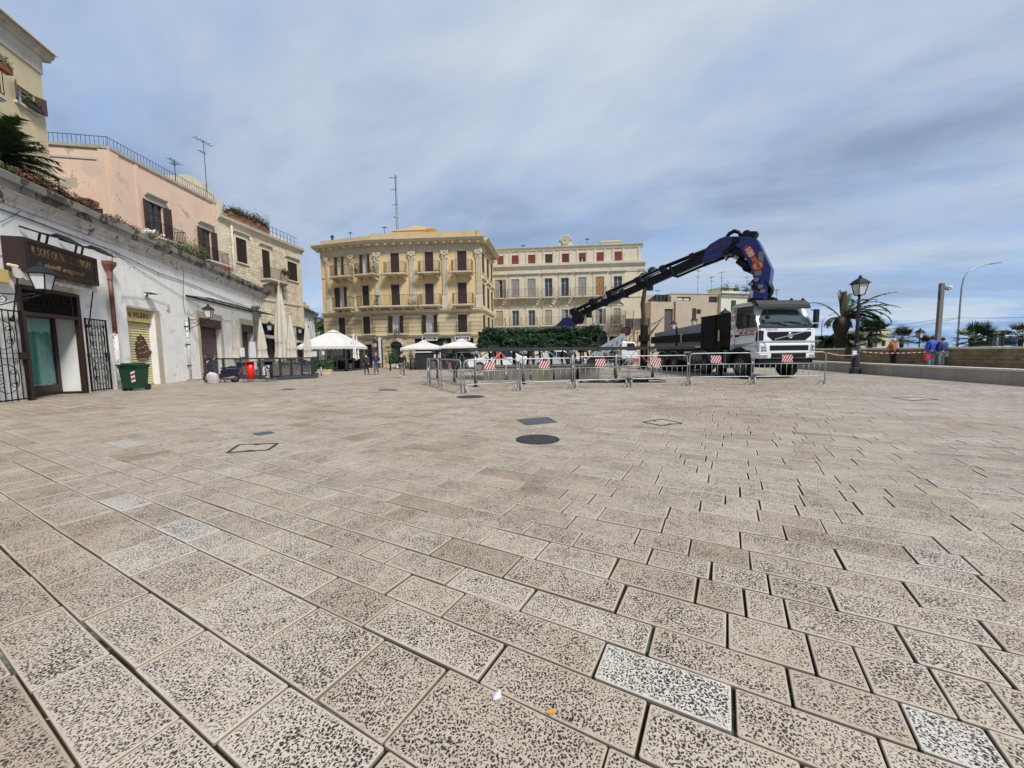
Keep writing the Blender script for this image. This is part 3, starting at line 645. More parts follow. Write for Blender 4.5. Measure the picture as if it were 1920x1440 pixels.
# dark frame around the opening
ztg = U(60, 603)[1]  # underside of the transom grille
zg0 = U(50, 588)[1]
mb = MB(); fr_ = .14
mb.box(dL-.02, dL+fr_, -.06, .10, 0, dz); mb.box(dR-fr_, dR+.02, -.06, .10, 0, dz); mb.box(dL+fr_, dR-fr_, -.06, .10, dz-.12, dz+.02); mb.box(dL+fr_, dR-fr_, -.06, .10, zg0-.07, zg0+.07)
mb.box(dR-fr_-.0, dR-.02, .10, DOORY, 0, .10)
fr = mk('door_frame', mb, mat_brown, white, bevel=.01)
mb = MB(); k = 26; x0, x1 = dL+fr_, dR-fr_
for i in range(k+1): u = x0+(x1-x0)*i/k; mb.bar((u,.02,zg0+.07),(u,.02,dz-.12), .022)
for j in range(1, 5): z = zg0+.07+(dz-.19-zg0)*j/5; mb.bar((x0,.03,z),(x1,.03,z), .02)
mb.box(x0, x1, .16, .18, zg0+.07, dz-.12)
def scroll(mb, c, r, turns=1.4, s=1, n=22, th=.012, ph=0, y=None, M_plane='xz'):
    pts = []
    for i in range(n+1):
        t = i/n; rr = r*(1-.82*t); a_ = ph+s*t*turns*2*PI; pts.append((c[0]+rr*math.cos(a_), c[1], c[2]+rr*math.sin(a_)))
    mb.tube(pts, th, 5)
um = (x0+x1)/2
for s in (-1, 1):
    for q in (.25, .7): scroll(mb, (um+s*q, .0, (zg0+dz)/2), .2, 1.3, s, ph=PI/2)
mk('transom_grille', mb, mat_black, fr)
def gate(par, u0, u1, z0, z1, y, nbars, lab=None):
    mb = MB(); f = .05
    for x in (u0, u1): mb.bar((x,y,z0),(x,y,z1+.03), f)
    for z in (z0+.04, z1): mb.bar((u0,y,z),(u1,y,z), .045)
    for z in ((z0+z1)/2-.09, (z0+z1)/2+.09): mb.bar((u0,y,z),(u1,y,z), .02)
    for i in range(1, nbars): x = u0+(u1-u0)*i/nbars; mb.bar((x,y,z0),(x,y,z1), .022)
    um = (u0+u1)/2; w = (u1-u0)
    for zc in (z0+(z1-z0)*.25, z0+(z1-z0)*.73):
        R0 = min(w*.42, .42)
        mb.tube([(um+R0*math.cos(2*PI*i/28), y-.02, zc+R0*1.15*math.sin(2*PI*i/28)) for i in range(28)], .013, 5, closed=True)
        for s in (-1, 1):
            scroll(mb, (um+s*R0*.5, y-.02, zc+R0*.45), R0*.34, 1.3, s, ph=-PI/2); scroll(mb, (um+s*R0*.5, y-.02, zc-R0*.45), R0*.34, 1.3, -s, ph=PI/2)
            scroll(mb, (um+s*R0*.85, y-.02, zc+R0*1.3), R0*.22, 1.2, -s, ph=PI/2)
    o = mk('gate', mb, mat_black, par)
    mb = MB(); mb.box(u1-.14, u1+.02, y-.05, y+.05, (z0+z1)/2-.12, (z0+z1)/2+.12); mb.box(u0-.02, u0+.05, y-.04, y+.04, (z0+z1)/2-.06, (z0+z1)/2+.06); mk('lock_box', mb, mat_brown, o)
    return o
gz = U(165, 598, -.12)[1]
gL0 = U(-32, 700, -.12)[0]
gate(white, dR+.08, U(207, 700, -.12)[0], .05, gz, -.12, 7)
gate(white, gL0, U(50, 700, -.12)[0], .05, gz, -.12, 7)
mb = MB(); 
for x in (U(54,700,-.1)[0], ): mb.box(x-.05, x+.07, -.16, -.04, 0, gz+.05)
mk('gate_post', mb, mat_brown, white)
# roller shutter with the ship, under its painted name board
mat_yel = M_('cream_shutter', (.56,.49,.27), .6, var=.12, vs=2.5, streak=((.30,.22,.10), .5, .56))
zb = U(250, 603, .25)[1]
def roller(par, u0, u1, z0, z1, y, mat, pitch=.13):
    mb = MB(); z = z0
    while z < z1-.01:
        e = min(z+pitch, z1); mb.add([(u0,y,z),(u1,y,z),(u0,y-.035,z+(e-z)*.45),(u1,y-.035,z+(e-z)*.45),(u0,y,e),(u1,y,e)], [(0,1,3,2),(2,3,5,4)], 0, False); z = e
    mb.box(u0, u1, y-.05, y+.02, z0, z0+.08)
    return mk('roller_shutter', mb, mat, par)
rs = roller(white, sL+.02, sR-.02, .03, zb-.02, .32, mat_yel)
mb = MB(); mb.box(sL+.01, sR-.01, .16, .34, zb, sz-.01); nb_ = mk('name_board', mb, M_('ochre_board', (.50,.40,.16), .7, var=.15, vs=3, streak=((.25,.17,.07), .5, .55)), white)
wS = sR-sL
text('lettering', 'IL VELIERO', .36, M_('dark_lettering', (.035,.028,.02), .7, var=0), nb_, Matrix.Translation(((sL+sR)/2+.08, .155, (zb+sz)/2)) @ UP, sx=wS/2.25*.95*1.0, shear=.15, off=.004)
# painted ship
shp = [(-.52,-.62),(-.30,-.80),(.10,-.82),(.42,-.72),(.66,-.28),(.95,.02),(.60,-.02),(.50,.35),(.30,.80),(.18,1.05),(.02,1.10),(-.03,1.28),(-.14,1.10),(-.40,.98),(-.36,.70),(-.58,.55),(-.50,.30),(-.62,.10),(-.55,-.20)]
sc = (U(286,700,.28)[0]-U(252,700,.28)[0])/1.55; cx, cz = U(267, 657, .28); hk = (U(265,632,.28)[1]-U(265,684,.28)[1])/2.0
mb = MB(); mb.prism([(cx+x*sc, cz+z*hk*.95) for x, z in shp], .262, .276)
ship = mk('painted_ship', mb, M_('ship_brown', (.075,.03,.018), .7, var=.35, vs=5), rs)
mb = MB()
for (x, z) in ((-.30,.55),(-.05,.7),(-.30,.15),(.0,.22),(.22,.35),(-.25,-.2),(.08,-.15),(.3,-.05)):
    mb.prism([(cx+(x-.10)*sc, cz+(z-.025)*hk), (cx+(x+.12)*sc, cz+z*hk), (cx+(x+.06)*sc, cz+(z+.03)*hk), (cx+(x-.08)*sc, cz+(z+.01)*hk)], .256, .2625)
for z in (-.62, -.70): mb.prism([(cx-.40*sc, cz+z*hk), (cx+.38*sc, cz+(z+.03)*hk), (cx+.38*sc, cz+(z+.05)*hk), (cx-.40*sc, cz+(z+.02)*hk)], .256, .2625)
mk('sail_gaps', mb, mat_yel, ship)
mb = MB(); mb.box(sR, sR+.42, -.03, .0, -.02, sz+.06); mb.box(sL-.02, sR, -.03, 0, sz, sz+.10); mk('stone_jamb', mb, M_('jamb_limestone', (.52,.45,.35), .85, var=.15, vs=2, bump=.2, bs=15, fine=.15), white)
# brown roller shutters further along
mat_rb = M_('brown_roller', (.115,.065,.06), .6, var=.1, vs=2)
z1_ = U(373, 613, .2)[1]
roller(white, b1[0]+.02, b1[1]-.02, .1, z1_, .25, mat_rb)
mb = MB(); mb.box(b1[0]-.06, b1[1]+.05, -.12, .20, z1_, bz+.02); mk('shutter_box', mb, mat_brown, white, bevel=.01)
mb = MB(); mb.box(b1[0]-.35, b1[0]-.0, -.04, 0, 0, bz+.45); mb.box(b1[1]+.06, b1[1]+.5, -.04, 0, 0, bz+.45); mb.box(b1[0], b1[1]+.06, -.04, 0, bz+.02, bz+.45); mk('door_surround', mb, MC['jamb_limestone'], white)
z2_ = U(452, 622, .2)[1]
mb = MB(); mb.box(b2[0]-.05, b2[1]+.05, -.12, .20, z2_, bz2+.02); mk('shutter_box', mb, mat_brown, white, bevel=.01)
mb = MB(); mb.box(b2[0]+.02, b2[1]-.02, .35, .40, 0, z2_); mk('door', mb, mat_brown, white)
mb = MB(); mb.box(b2[0]-.4, b2[0]-.05, -.04, 0, 0, bz2+.5); mb.box(b2[1]+.05, b2[1]+.4, -.04, 0, 0, bz2+.5); mb.box(b2[0]-.05, b2[1]+.05, -.04, 0, bz2+.02, bz2+.5); mk('door_surround', mb, MC['jamb_limestone'], white)
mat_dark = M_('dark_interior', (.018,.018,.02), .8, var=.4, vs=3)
for r_, zz in ((b3, bz3), (b4, bz4)):
    mb = MB(); mb.box(r_[0], r_[1], .43, .5, -.1, zz); w_ = mk('shop_window', mb, mat_dark, white)
    mb = MB(); mb.box(r_[0], r_[1], .36, .42, zz*.62, zz*.62+.08); n_ = 3
    for i in range(n_+1): x = r_[0]+(r_[1]-r_[0]-.08)*i/n_; mb.box(x, x+.08, .34, .42, 0, zz)
    mk('window_frame', mb, mat_grey, w_)
    mb = MB(); mb.box(r_[0]-.1, r_[1]+.1, -.25, .3, zz*.60, zz*.60+.28); mk('awning_box', mb, M_('awning_cream', (.56,.53,.46), .8, var=.08), w_)
# engaged stone column
cu_, cz_ = U(478, 640); zt_ = U(478, 578)[1]
mb = MB(); mb.lathe([(.34,0),(.34,.3),(.26,.4),(.24,zt_-.5),(.30,zt_-.35),(.26,zt_-.28),(.34,zt_-.05),(.36,zt_)], (cu_, -.16, 0), 14, 0); mb.box(cu_-.38, cu_+.38, -.5, .05, zt_, zt_+.14)
mk('engaged_column', mb, M_('grey_stone', (.17,.155,.135), .9, var=.25, vs=3, bump=.4, bs=15), white)
# peeling old plaster band at the foot of the wall
# downpipe with hopper
hu, hz_ = U(203, 490, -.15); ztb = U(213, 625, -.12)[1]; hu2 = hu+.02
pipe = thing('drain_pipe', 'brown rain downpipe with a wide hopper head right of the iron gates', 'drain pipe', WF.pt(hu, -.15, 0), WF.ang)
mb = MB(); mb.lathe([(.09, hz_-.50), (.10, hz_-.42), (.24, hz_-.18), (.27, hz_-.14), (.27, hz_), (.23, hz_)], (0,0,0), 4, 0, False, ph=PI/4); mk('hopper', mb, M_('rust_brown_paint', (.16,.065,.04), .55, var=.25, vs=5), pipe)
mb = MB(); mb.tube([(0,0,hz_-.45),(0,0,ztb)], .085, 10); 
for z in (ztb+.05, (ztb+hz_)/2, hz_-.8): mb.tube([(0,0,z-.03),(0,0,z+.03)], .10, 10)
mk('pipe', mb, MC['rust_brown_paint'], pipe)
mb = MB(); mb.tube([(0,0,ztb),(0,0,.05)], .095, 10); mk('cast_foot', mb, M_('flaking_white_paint', (.60,.58,.55), .7, var=.1, vs=4, patch=((.06,.05,.05), .56, 6.)), pipe)
# sign box
SD = -.62
su0, su1, _, _ = 0, 0, 0, 0
su0, szt = U(43, 443, SD); su1, szb = U(187, 537, SD); 
sgn = thing('shop_sign', 'large maroon box sign with gold lettering IL SOLE OLTRE LE NUVOLE', 'sign', WF.pt(su0, SD, szb), WF.ang)
W_ = su1-su0; H_ = szt-szb
mb = MB(); f = .13
mb.box(0, W_, .06, .60, 0, H_); mb.box(0, f, 0, .06, 0, H_); mb.box(W_-f, W_, 0, .06, 0, H_); mb.box(f, W_-f, 0, .06, 0, f); mb.box(f, W_-f, 0, .06, H_-f, H_)
mk('sign_case', mb, M_('maroon_wood', (.024,.010,.010), .4, var=.2, vs=3, bump=.1, bs=20), sgn, bevel=.012)
mb = MB(); mb.box(f, W_-f, .035, .059, f, H_-f); face = mk('sign_face', mb, M_('black_face', (.010,.009,.009), .35, var=0), sgn)
gold = M_('gold_leaf', (.34,.21,.07), .4, metal=.3, var=.1)
text('lettering', 'IL SOLE OLTRE LE NUVOLE', .44, gold, face, Matrix.Translation((W_/2, .030, H_*.66)) @ UP, sx=(W_-.4)/5.75, off=-.012)
text('lettering', 'gioielli artigianali', .27, gold, face, Matrix.Translation((W_*.50, .030, H_*.30)) @ UP, sx=1.0, shear=.3)
# scalloped awning strip under the sign
aw0, awz = U(22, 505, -.45); aw1, awz1 = U(182, 545, -.45)
awn = thing('scalloped_awning', 'rolled cream awning with scalloped valance reading LABORATORIO DI OREFICERIA under the box sign', 'awning', WF.pt(aw0, -.45, awz1-.12), WF.ang)
AW = aw1-aw0; mb = MB(); n = 66; top = .36; vs = []; fs = []
for i in range(n+1):
    x = AW*i/n; z = .0+.07*(1-abs(math.sin(PI*i/6))); vs += [(x, -.02+.015*math.sin(i*.9), z), (x, 0, top)]
for i in range(n): fs.append((2*i, 2*i+2, 2*i+3, 2*i+1))
mb.add(vs, fs, 0, True); vl = mk('valance', mb, M_('awning_cloth', (.60,.56,.47), .85, var=.12, vs=3, streak=((.3,.26,.2), .4, .55)), awn)
text('lettering', 'LABORATORIO DI OREFICERIA', .20, M_('grey_lettering', (.13,.12,.10), .8, var=0), vl, Matrix.Translation((AW/2+.15, -.045, .20)) @ UP, sx=(AW-.7)/3.0)
mb = MB(); mb.tube([(0,.08,top+.05),(AW,.08,top+.05)], .05, 10); mk('roll', mb, MC['awning_cloth'], awn)
mb = MB()
for x in (.25, AW-.15): mb.bar((x,.0,top),(x+.0,.30,-1.35), .03); mb.sphere((x,.33,-1.38), .07, 8, 6)
mk('strut', mb, mat_black, awn)
# two arm lamps over the sign
for i, (xa, xb) in enumerate(((54, 121), (122, 183))):
    pu, pz_ = U(xa+28, 440+i*23, SD+.2)
    lt = thing('arm_lamp', 'black arm lamp above the %s half of the box sign' % ('left', 'right')[i], 'lamp', WF.pt(pu, SD+.3, szt+.0), WF.ang, 'arm lamps over the shop sign')
    mb = MB()
    for s in (0, .32): mb.bar((s, .1, 0), (s, .0, .42), .05)
    mb.bar((-.45, .25, .50), (.36, .0, .42), .035, .05); mb.bar((.32, 0, .42), (.55,-.35,.36), .05); mb.bar((0, 0, .42), (.2,-.35,.36), .05)
    mk('bracket', mb, mat_black, lt)
    mb = MB(); mb.add([(-.0,-.30,.38),(.75,-.30,.38),(.85,-.85,.12),(-.1,-.85,.12),(.1,-.4,.46),(.65,-.4,.46)], [(0,4,5,1),(4,3,2,5),(0,3,4),(1,5,2)]); mb.quad((0,-.31,.37),(.75,-.31,.37),(.84,-.84,.115),(-.09,-.84,.115)); mk('shade', mb, mat_black, lt)
    mb = MB(); mb.quad((0.02,-.34,.345),(.72,-.34,.345),(.80,-.80,.105),(-.05,-.80,.105)); mk('lens', mb, M_('lamp_lens', (.7,.7,.7), .3, var=0), lt)
# wall lanterns on scroll brackets
def lantern_head(par, z, s=1.0):
    """square tapering lantern hung / standing with its bottom tip at z"""
    h = .62*s; mb = MB(); w0, w1 = .155*s, .26*s; q = math.sqrt(2)
    mb.lathe([(.03*s, z-.10*s),(.05*s, z-.03*s),(w0*q, z)], (0,0,0), 4, 0, False, ph=PI/4)
    for sx_ in (-1, 1):
        for sy_ in (-1, 1): mb.bar((sx_*w0, sy_*w0, z), (sx_*w1, sy_*w1, z+h), .03*s)
    for zz, ww in ((z, w0), (z+h, w1)):
        for a_, b_ in (((-1,-1),(1,-1)),((1,-1),(1,1)),((1,1),(-1,1)),((-1,1),(-1,-1))): mb.bar((a_[0]*ww, a_[1]*ww, zz), (b_[0]*ww, b_[1]*ww, zz), .03*s)
    mk('lantern_frame', mb, mat_black, par)
    mb = MB(); i_ = .008*s
    mb.lathe([(w0*q*.96, z+.02*s), (w1*q*.96, z+h-.02*s)], (0,0,0), 4, 0, False, ph=PI/4); mk('lantern_glass', mb, mat_lampglass, par)
    mb = MB(); mb.lathe([(.34*s*q, z+h), (.335*s*q, z+h+.03*s), (.27*s*q, z+h+.12*s), (.17*s*q, z+h+.24*s), (.10*s*q, z+h+.30*s)], (0,0,0), 4, 0, False, ph=PI/4)
    mb.lathe([(.09*s, z+h+.29*s), (.10*s, z+h+.36*s), (.05*s, z+h+.40*s), (.07*s, z+h+.44*s), (.01, z+h+.50*s)], (0,0,0), 10); mk('lantern_roof', mb, M_('lantern_paint', (.018,.021,.024), .7, var=.1, spec=.25), par)
    return z+h+.5*s
def wall_lantern(px, py_tip, s, out, label, toward, n=None):
    """tip of the lantern at the pixel, on the plane `out` in front of the wall; bracket back to the wall"""
    u, z = U(px, py_tip, -out); t = thing('wall_lantern', label, 'lantern', WF.pt(u, -out, 0), WF.ang, 'old style lanterns on the white building')
    z = z+.10*s; lantern_head(t, z, s)
    mb = MB(); zb_ = z-.12*s
    mb.tube([(0, 0, z-.02),(0, 0, zb_-.02),(0, .06, zb_-.06)], .02, 6); mb.tube([(0, -.1, zb_-.04),(0, out*.5, zb_-.06),(0, out, zb_-.02)], .022, 6); mb.tube([(0, .1, zb_-.08),(0, out*.45, zb_-.30),(0, out, zb_-.62)], .018, 6)
    for cy, r_, sg in ((.28*out, .12, 1), (.60*out, .15, -1), (.85*out, .13, 1)):
        pts = [(0, cy+r_*(1-.8*i/20)*math.cos(sg*i/20*8), zb_-.20+r_*(1-.8*i/20)*math.sin(sg*i/20*8)) for i in range(21)]; mb.tube(pts, .014, 5)
    mb.box(-.05, .05, out-.04, out, zb_-.75, zb_+.12); mk('scroll_bracket', mb, mat_black, t); return t
wall_lantern(82, 548, .80, 1.75, 'lantern on a scrolled bracket in front of the box sign, nearest the camera', 0)
wall_lantern(392, 598, .78, 1.1, 'lantern on a scrolled bracket under the glass canopy', 0)
wall_lantern(506, 621, .78, .9, 'lantern between the third parasol and the big parasol', 0)
wall_lantern(563, 626, .78, .9, 'lantern furthest along the white building, by the cafe tent', 0)
# canopy frame
c0, cz0 = U(351, 554, -.1); c1, cz1 = U(489, 588, -.1); cf, czf = U(351, 560, -1.25)
can = thing('canopy_frame', 'flat black metal canopy frame projecting over the brown roller doors', 'canopy', WF.pt(c0, 0, cz0), WF.ang)
L_ = c1-c0; mb = MB(); dz_ = cz1-cz0
mb.bar((0,-.04,0),(L_,-.04,dz_), .07, .09); mb.bar((0,-1.15,-.12),(L_,-1.15,dz_-.12), .05, .06)
k = 10
for i in range(k+1): x = L_*i/k; mb.bar((x,-.05,dz_*i/k),(x,-1.3,dz_*i/k-.16), .035)
mk('frame', mb, mat_black, can)
mb = MB(); mb.quad((0,-.06,.045),(L_,-.06,dz_+.045),(L_,-1.2,dz_-.09),(0,-1.2,-.09)); mk('glazing', mb, clear_('canopy_glass', (.7,.72,.72), .2), can)
# cables, boxes and small fittings on the wall
def cable(pts, r=.012, off=-.03, label='thin black cable', cat='cable', name='wall_cable'):
    P = [WF.pt(*( (lambda uv: (uv[0], off, uv[1]))(U(x, y, off)) )) for x, y in pts]; o0 = P[0]
    mb = MB(); mb.tube([p-o0 for p in P], r, 5); o = mk(name, mb, mat_cable); o.location = o0; return tag(o, label, cat, None)
cable([(0,392),(60,413),(130,440),(210,470),(300,513),(345,528),(420,558),(500,590),(580,622)], .02, -.05, 'thick bundle of cables running along the white wall under the cornice')
cable([(210,470),(260,505),(340,555),(420,600),(450,604)], .010, -.04, 'thin cable drooping from the downpipe towards the canopy')
cable([(345,500),(343,560),(346,585),(362,590)], .012, -.04, 'black cable dropping to the lantern bracket beside the canopy')
cable([(0,417),(25,405),(38,396)], .010, -.04, 'thin wire at the far left end of the white wall')
cable([(210,473),(212,590),(214,620)], .012, -.04, 'thin cable running down beside the brown downpipe')
cable([(228,555),(280,560),(316,571)], .008, -.03, 'fine wire above the cream ship shutter')
cable([(478,578),(474,560),(482,555),(488,575),(490,600)], .014, -.08, 'loop of loose cable above the stone column')
u_, z_ = U(279, 552, -.15)
t = thing('bulkhead_lamp', 'small flat black lamp on the wall above the cream ship shutter', 'lamp', WF.pt(u_, -.1, z_), WF.ang)
mb = MB(); mb.box(-.28, .30, -.30, .02, .03, .07); mk('shade', mb, mat_black, t, bevel=.01); mb = MB(); mb.box(-.06, .06, .0, .10, -.12, .03); mk('mount', mb, MC['flaking_white_paint'], t)
def wbox(px, py, w, h, d, mat, name, label, cat):
    u, z = U(px, py, -d); mb = MB(); mb.box(-w/2, w/2, -d, 0, -h/2, h/2); o = mk(name, mb, mat, bevel=.008); o.location = WF.pt(u, 0, z); o.rotation_euler = (0, 0, WF.ang); return tag(o, label, cat)
wbox(316, 576, .26, .34, .06, M_('cream_plaque', (.55,.47,.30), .6, var=.2, vs=14), 'house_number_plate', 'small cream number plate right of the ship shutter', 'plaque')
wbox(8, 517, .35, .42, .25, M_('yellow_box', (.62,.48,.20), .5, var=.1), 'alarm_box', 'yellowish alarm box at the left edge beside the box sign', 'alarm box')
wbox(311, 487, .40, .42, .12, M_('grey_junction', (.45,.45,.44), .6, var=.1), 'junction_box', 'pale round-cornered junction box on the cable bundle under the cornice', 'junction box')
wbox(416, 609, .16, .30, .05, MC['cream_plaque'], 'house_number_plate', 'narrow stone plate above the wall between the two brown doors', 'plaque')
u_, z_ = U(349, 596, -.12)
wp = thing('drain_pipe', 'thin white painted pipe on the wall left of the first closed parasol', 'drain pipe', WF.pt(u_, -.12, 0), WF.ang)
mb = MB(); mb.tube([(0,0,.05),(0,0,z_)], .055, 8); mk('pipe', mb, MC['flaking_white_paint'], wp); mb = MB()
for z in (.9, 2.2, 3.3): mb.box(-.08,.08,-.08,.12,z-.03,z+.03)
mk('clamp', mb, mat_grey, wp)
# creeper and pot plants along the roof edge
rgp = random.Random(3)
vine = leaf_mat('autumn_vine', (.045,.05,.012), (.16,.035,.018), (.10,.11,.03)); greenm = leaf_mat('roof_green', (.035,.055,.012), (.12,.14,.04), (.06,.09,.03))
def ledge_plant(px0, px1, h, n, mat, label, name='creeper', dens=1.0):
    u0 = U(px0, 314+.46*px0, -.3)[0]; u1 = U(px1, 314+.46*px1, -.3)[0]; L_ = u1-u0; mb = MB()
    def fn():
        x = rgp.uniform(0, L_); hh = h*(.35+.65*abs(noise.noise(Vector((x*.9+px0, 3.3, 0)))*2.2)); y = rgp.uniform(-.32, .4); return (x, y, max(-.18, rgp.triangular(-.12, hh, hh*.25)))
    leaves(mb, n, fn, .11, rgp, 0, .55); o = mk(name, mb, mat); o.location = WF.pt(u0, 0, zt+.03); o.rotation_euler = (0, 0, WF.ang); return tag(o, label, 'climbing plant')
ledge_plant(30, 190, .75, 4200, vine, 'reddish creeper trailing over the roof edge below the pink house, left stretch')
ledge_plant(180, 265, .45, 1800, vine, 'reddish creeper along the roof edge under the big brown window')
ledge_plant(322, 398, 1.05, 3800, greenm, 'bushy green and yellow shrub on the roof edge below the second pink house window', 'roof_shrub')
ledge_plant(400, 560, .25, 1500, greenm, 'thin line of weeds growing on the far roof edge', 'weeds')
ledge_plant(-40, 30, .5, 1300, greenm, 'green leafy plants on the roof edge under the palm', 'roof_shrub')
# flower pots on the ledge
for (px, py, colr, lab) in ((281, 436, (.75,.75,.72), 'terracotta pot of white flowers on the roof edge below the big brown window'), (426, 512, (.35,.03,.06), 'small pot of dark red flowers on the roof edge beside the stone house')):
    u, z = U(px, py, .1); t = thing('flower_pot', lab, 'flower pot', WF.pt(u, .1, zt-.05), WF.ang); mb = MB(); mb.lathe([(.13,0),(.19,.28),(.21,.28),(.21,.33),(.17,.33)], n=12); mk('pot', mb, M_('terracotta', (.30,.12,.06), .85, var=.15), t)
    mb = MB(); leaves(mb, 260, lambda: (rgp.gauss(0,.2), rgp.gauss(0,.2), .42+rgp.gauss(0,.1)), .09, rgp); mk('foliage', mb, greenm, t)
    mb = MB(); leaves(mb, 160, lambda: (rgp.gauss(0,.22), rgp.gauss(0,.2), .54+rgp.gauss(0,.06)), .09, rgp, 0, .9); mk('blossoms', mb, M_('blossom_%d' % px, colr, .7, var=.1), t)
# roof ornaments at the far end
u_, z_ = U(572, 575, .8); t = thing('roof_finial', 'small stone urn finials at the far end of the white building roof', 'finial', WF.pt(u_, .8, zt), WF.ang)
mb = MB()
for x, s in ((0, 1.0), (2.0, .8)):
    mb.lathe([(.5*s,-.1),(.5*s,.25*s),(.3*s,.3*s),(.34*s,.7*s),(.16*s,.9*s),(.2*s,1.1*s),(.03,1.45*s)], (x, 0, 0), 12)
mk('urn', mb, M_('old_stone', (.30,.22,.13), .9, var=.3, vs=4), t)
# ================================================================ LEFT: houses above the white building
mat_yellow = M_('pale_yellow_plaster', (.60,.50,.31), .9, var=.07, vs=.9, bump=.25, bs=10, patch=[((.50,.44,.34), .70, .8)], streak=((.40,.33,.22), .35, .58))
mat_pink = M_('salmon_plaster', (.66,.475,.355), .9, var=.08, vs=.8, bump=.25, bs=9, patch=[((.42,.35,.27), .62, .8), ((.55,.43,.34), .585, .6)], streak=((.40,.27,.20), .4, .56))
mat_block = M_('tufa_blocks', (.66,.575,.44), .92, var=.20, vs=1.6, bump=.45, bs=12, brick=(.55,.27,.022,(.55,.5,.42)), patch=((.25,.19,.11), .66, 2.2))
mat_dress = M_('dressed_stone', (.58,.51,.39), .85, var=.14, vs=2, bump=.2, bs=14, streak=((.20,.165,.11), .5, .54))
mat_stone = M_('cornice_stone', (.50,.46,.38), .88, var=.14, vs=1.5, bump=.25, bs=12, streak=((.22,.20,.17), .7, .52))
# --- yellow tall house
pc = atY(97, 330, 19.0); YF = Frame((pc.x, pc.y), WF.ang)      # origin: right hand corner
yz = YF.uv(85, 116)[1]; ye = thing('yellow_house', 'tall pale yellow house with a deep white cornice at the upper left, above the palm', 'house', YF.o, YF.ang)
r1 = YF.rect(27, 153, 66, 204); r1 = (r1[0], r1[1], YF.uv(27,186)[1], YF.uv(27,154)[1])
mb = MB(); mb.wall(-14, 0, zt-1.5, yz, [r1], depth=.3); mb.quad((0,0,zt-1.5),(0,8,zt-1.5),(0,8,yz),(0,0,yz)); mk('wall', mb, mat_yellow, ye)
zt2 = YF.uv(104, 103, -.45)[1]
mb = MB(); moulding(mb, -14, .0, [(0,yz-.75),(-.05,yz-.75),(-.05,yz-.05),(-.12,yz),(0,yz)]); mb.box(0.0,.05,-.05,8,yz-.75,yz)
moulding(mb, -14, .42, [(0,yz+.002),(-.12,yz+.002),(-.18,yz+.12),(-.28,yz+.18),(-.32,yz+.32),(-.42,yz+.38),(-.46,zt2-.05),(-.46,zt2),(8,zt2),(8,yz)])
mk('cornice', mb, mat_stone, ye)
window(ye, r1, None, state='open90', sh=mat_bshut, rec=.2, trim=None, lab='brown shuttered window with a planter on its sill')
mb = MB(); mb.box(r1[0]+.25, r1[1]-.02, -.24, -.02, r1[2]-.02, r1[2]+.20); fb = mk('window_box', mb, mat_brown, ye)
mb = MB(); leaves(mb, 500, lambda: (rgp.uniform(r1[0]+.25, r1[1]), rgp.uniform(-.26,-.02), r1[2]+.2+abs(rgp.gauss(0,.1))), .10, rgp); mk('foliage', mb, greenm, fb)
bu, bz_ = YF.uv(14, 183, -.9)
balcony(ye, bu-2.6, bu, bz_, None, 0, .9, 1.05, iron=mat_grey)
mb = MB(); mb.box(bu-1.3, bu+.02, -1.15, -.92, bz_+.85, bz_+1.1); fb = mk('window_box', mb, M_('terracotta_trough', (.25,.09,.05), .85, var=.2), ye)
mb = MB(); leaves(mb, 500, lambda: (rgp.uniform(bu-1.3, bu+.02), rgp.uniform(-1.2,-.9), bz_+1.1+abs(rgp.gauss(0,.18))), .11, rgp); mk('foliage', mb, greenm, fb)
# --- stone house (right) and pink house share the line of the upper storeys
SF0 = atY(567, 560, 43.5); SF = Frame((SF0.x, SF0.y), az(rad(5.0)))   # origin at its far (right) corner
SL = SF.uv(408, 450)[0]
szt_ = SF.uv(566, 473)[1]
st = thing('stone_house', 'cream stone block house with brown shuttered windows and a roof garden, behind the white building', 'house', SF.o, SF.ang)
w = [SF.rect(441, 447, 464, 493), SF.rect(490, 471, 508, 524), SF.rect(538, 492, 558, 527)]
w = [(a, b, min(c, d), max(c, d)) for a, b, c, d in w]
def zfix(F, px, y0, y1): return F.uv(px, y1)[1], F.uv(px, y0)[1]
zA, zB = zfix(SF, 447, 446, 491); w[0] = (w[0][0], w[0][1], zA, zB)
zA, zB = zfix(SF, 497, 469, 524); w[1] = (w[1][0], w[1][1], zA, zB)
zA, zB = zfix(SF, 544, 491, 525); w[2] = (w[2][0], w[2][1], zA, zB)
mb = MB(); mb.wall(SL, 0, 4.5, szt_, w, depth=.3); mb.quad((0,0,4.5),(0,9,4.5),(0,9,szt_),(0,0,szt_)); mk('wall', mb, mat_block, st)
mb = MB(); moulding(mb, SL, .35, [(0,szt_-.3),(-.06,szt_-.3),(-.1,szt_-.1),(-.32,szt_+.08),(-.38,szt_+.3),(0,szt_+.4),(9,szt_+.4),(9,szt_-.02),(0,szt_-.02)]); moulding(mb, SL, .02, [(0,w[2][2]-2.6),(-.08,w[2][2]-2.6),(-.1,w[2][2]-2.4),(0,w[2][2]-2.35)])
mb.box(SL, SL+.9, -.05, 0, 4.5, szt_-.3); mb.box(-.6, .04, -.05, 0, 4.5, szt_-.3)
mk('cornice', mb, mat_dress, st)
for i, r_ in enumerate(w):
    window(st, r_, None, state='closed', sh=mat_lvd, trim=mat_dress, hood='flat', sill=(i != 1))
    mb = MB()
balcony(st, w[1][0]-.4, w[1][1]+1.3, w[1][2], None, 0, 1.0, 1.0, slab=mat_stone)
mb = MB(); leaves(mb, 500, lambda: (w[1][1]+rgp.uniform(.3,1.3), -.95+rgp.gauss(0,.12), w[1][2]+.95+rgp.gauss(0,.16)), .14, rgp); mk('balcony_flowers', mb, vine, st)
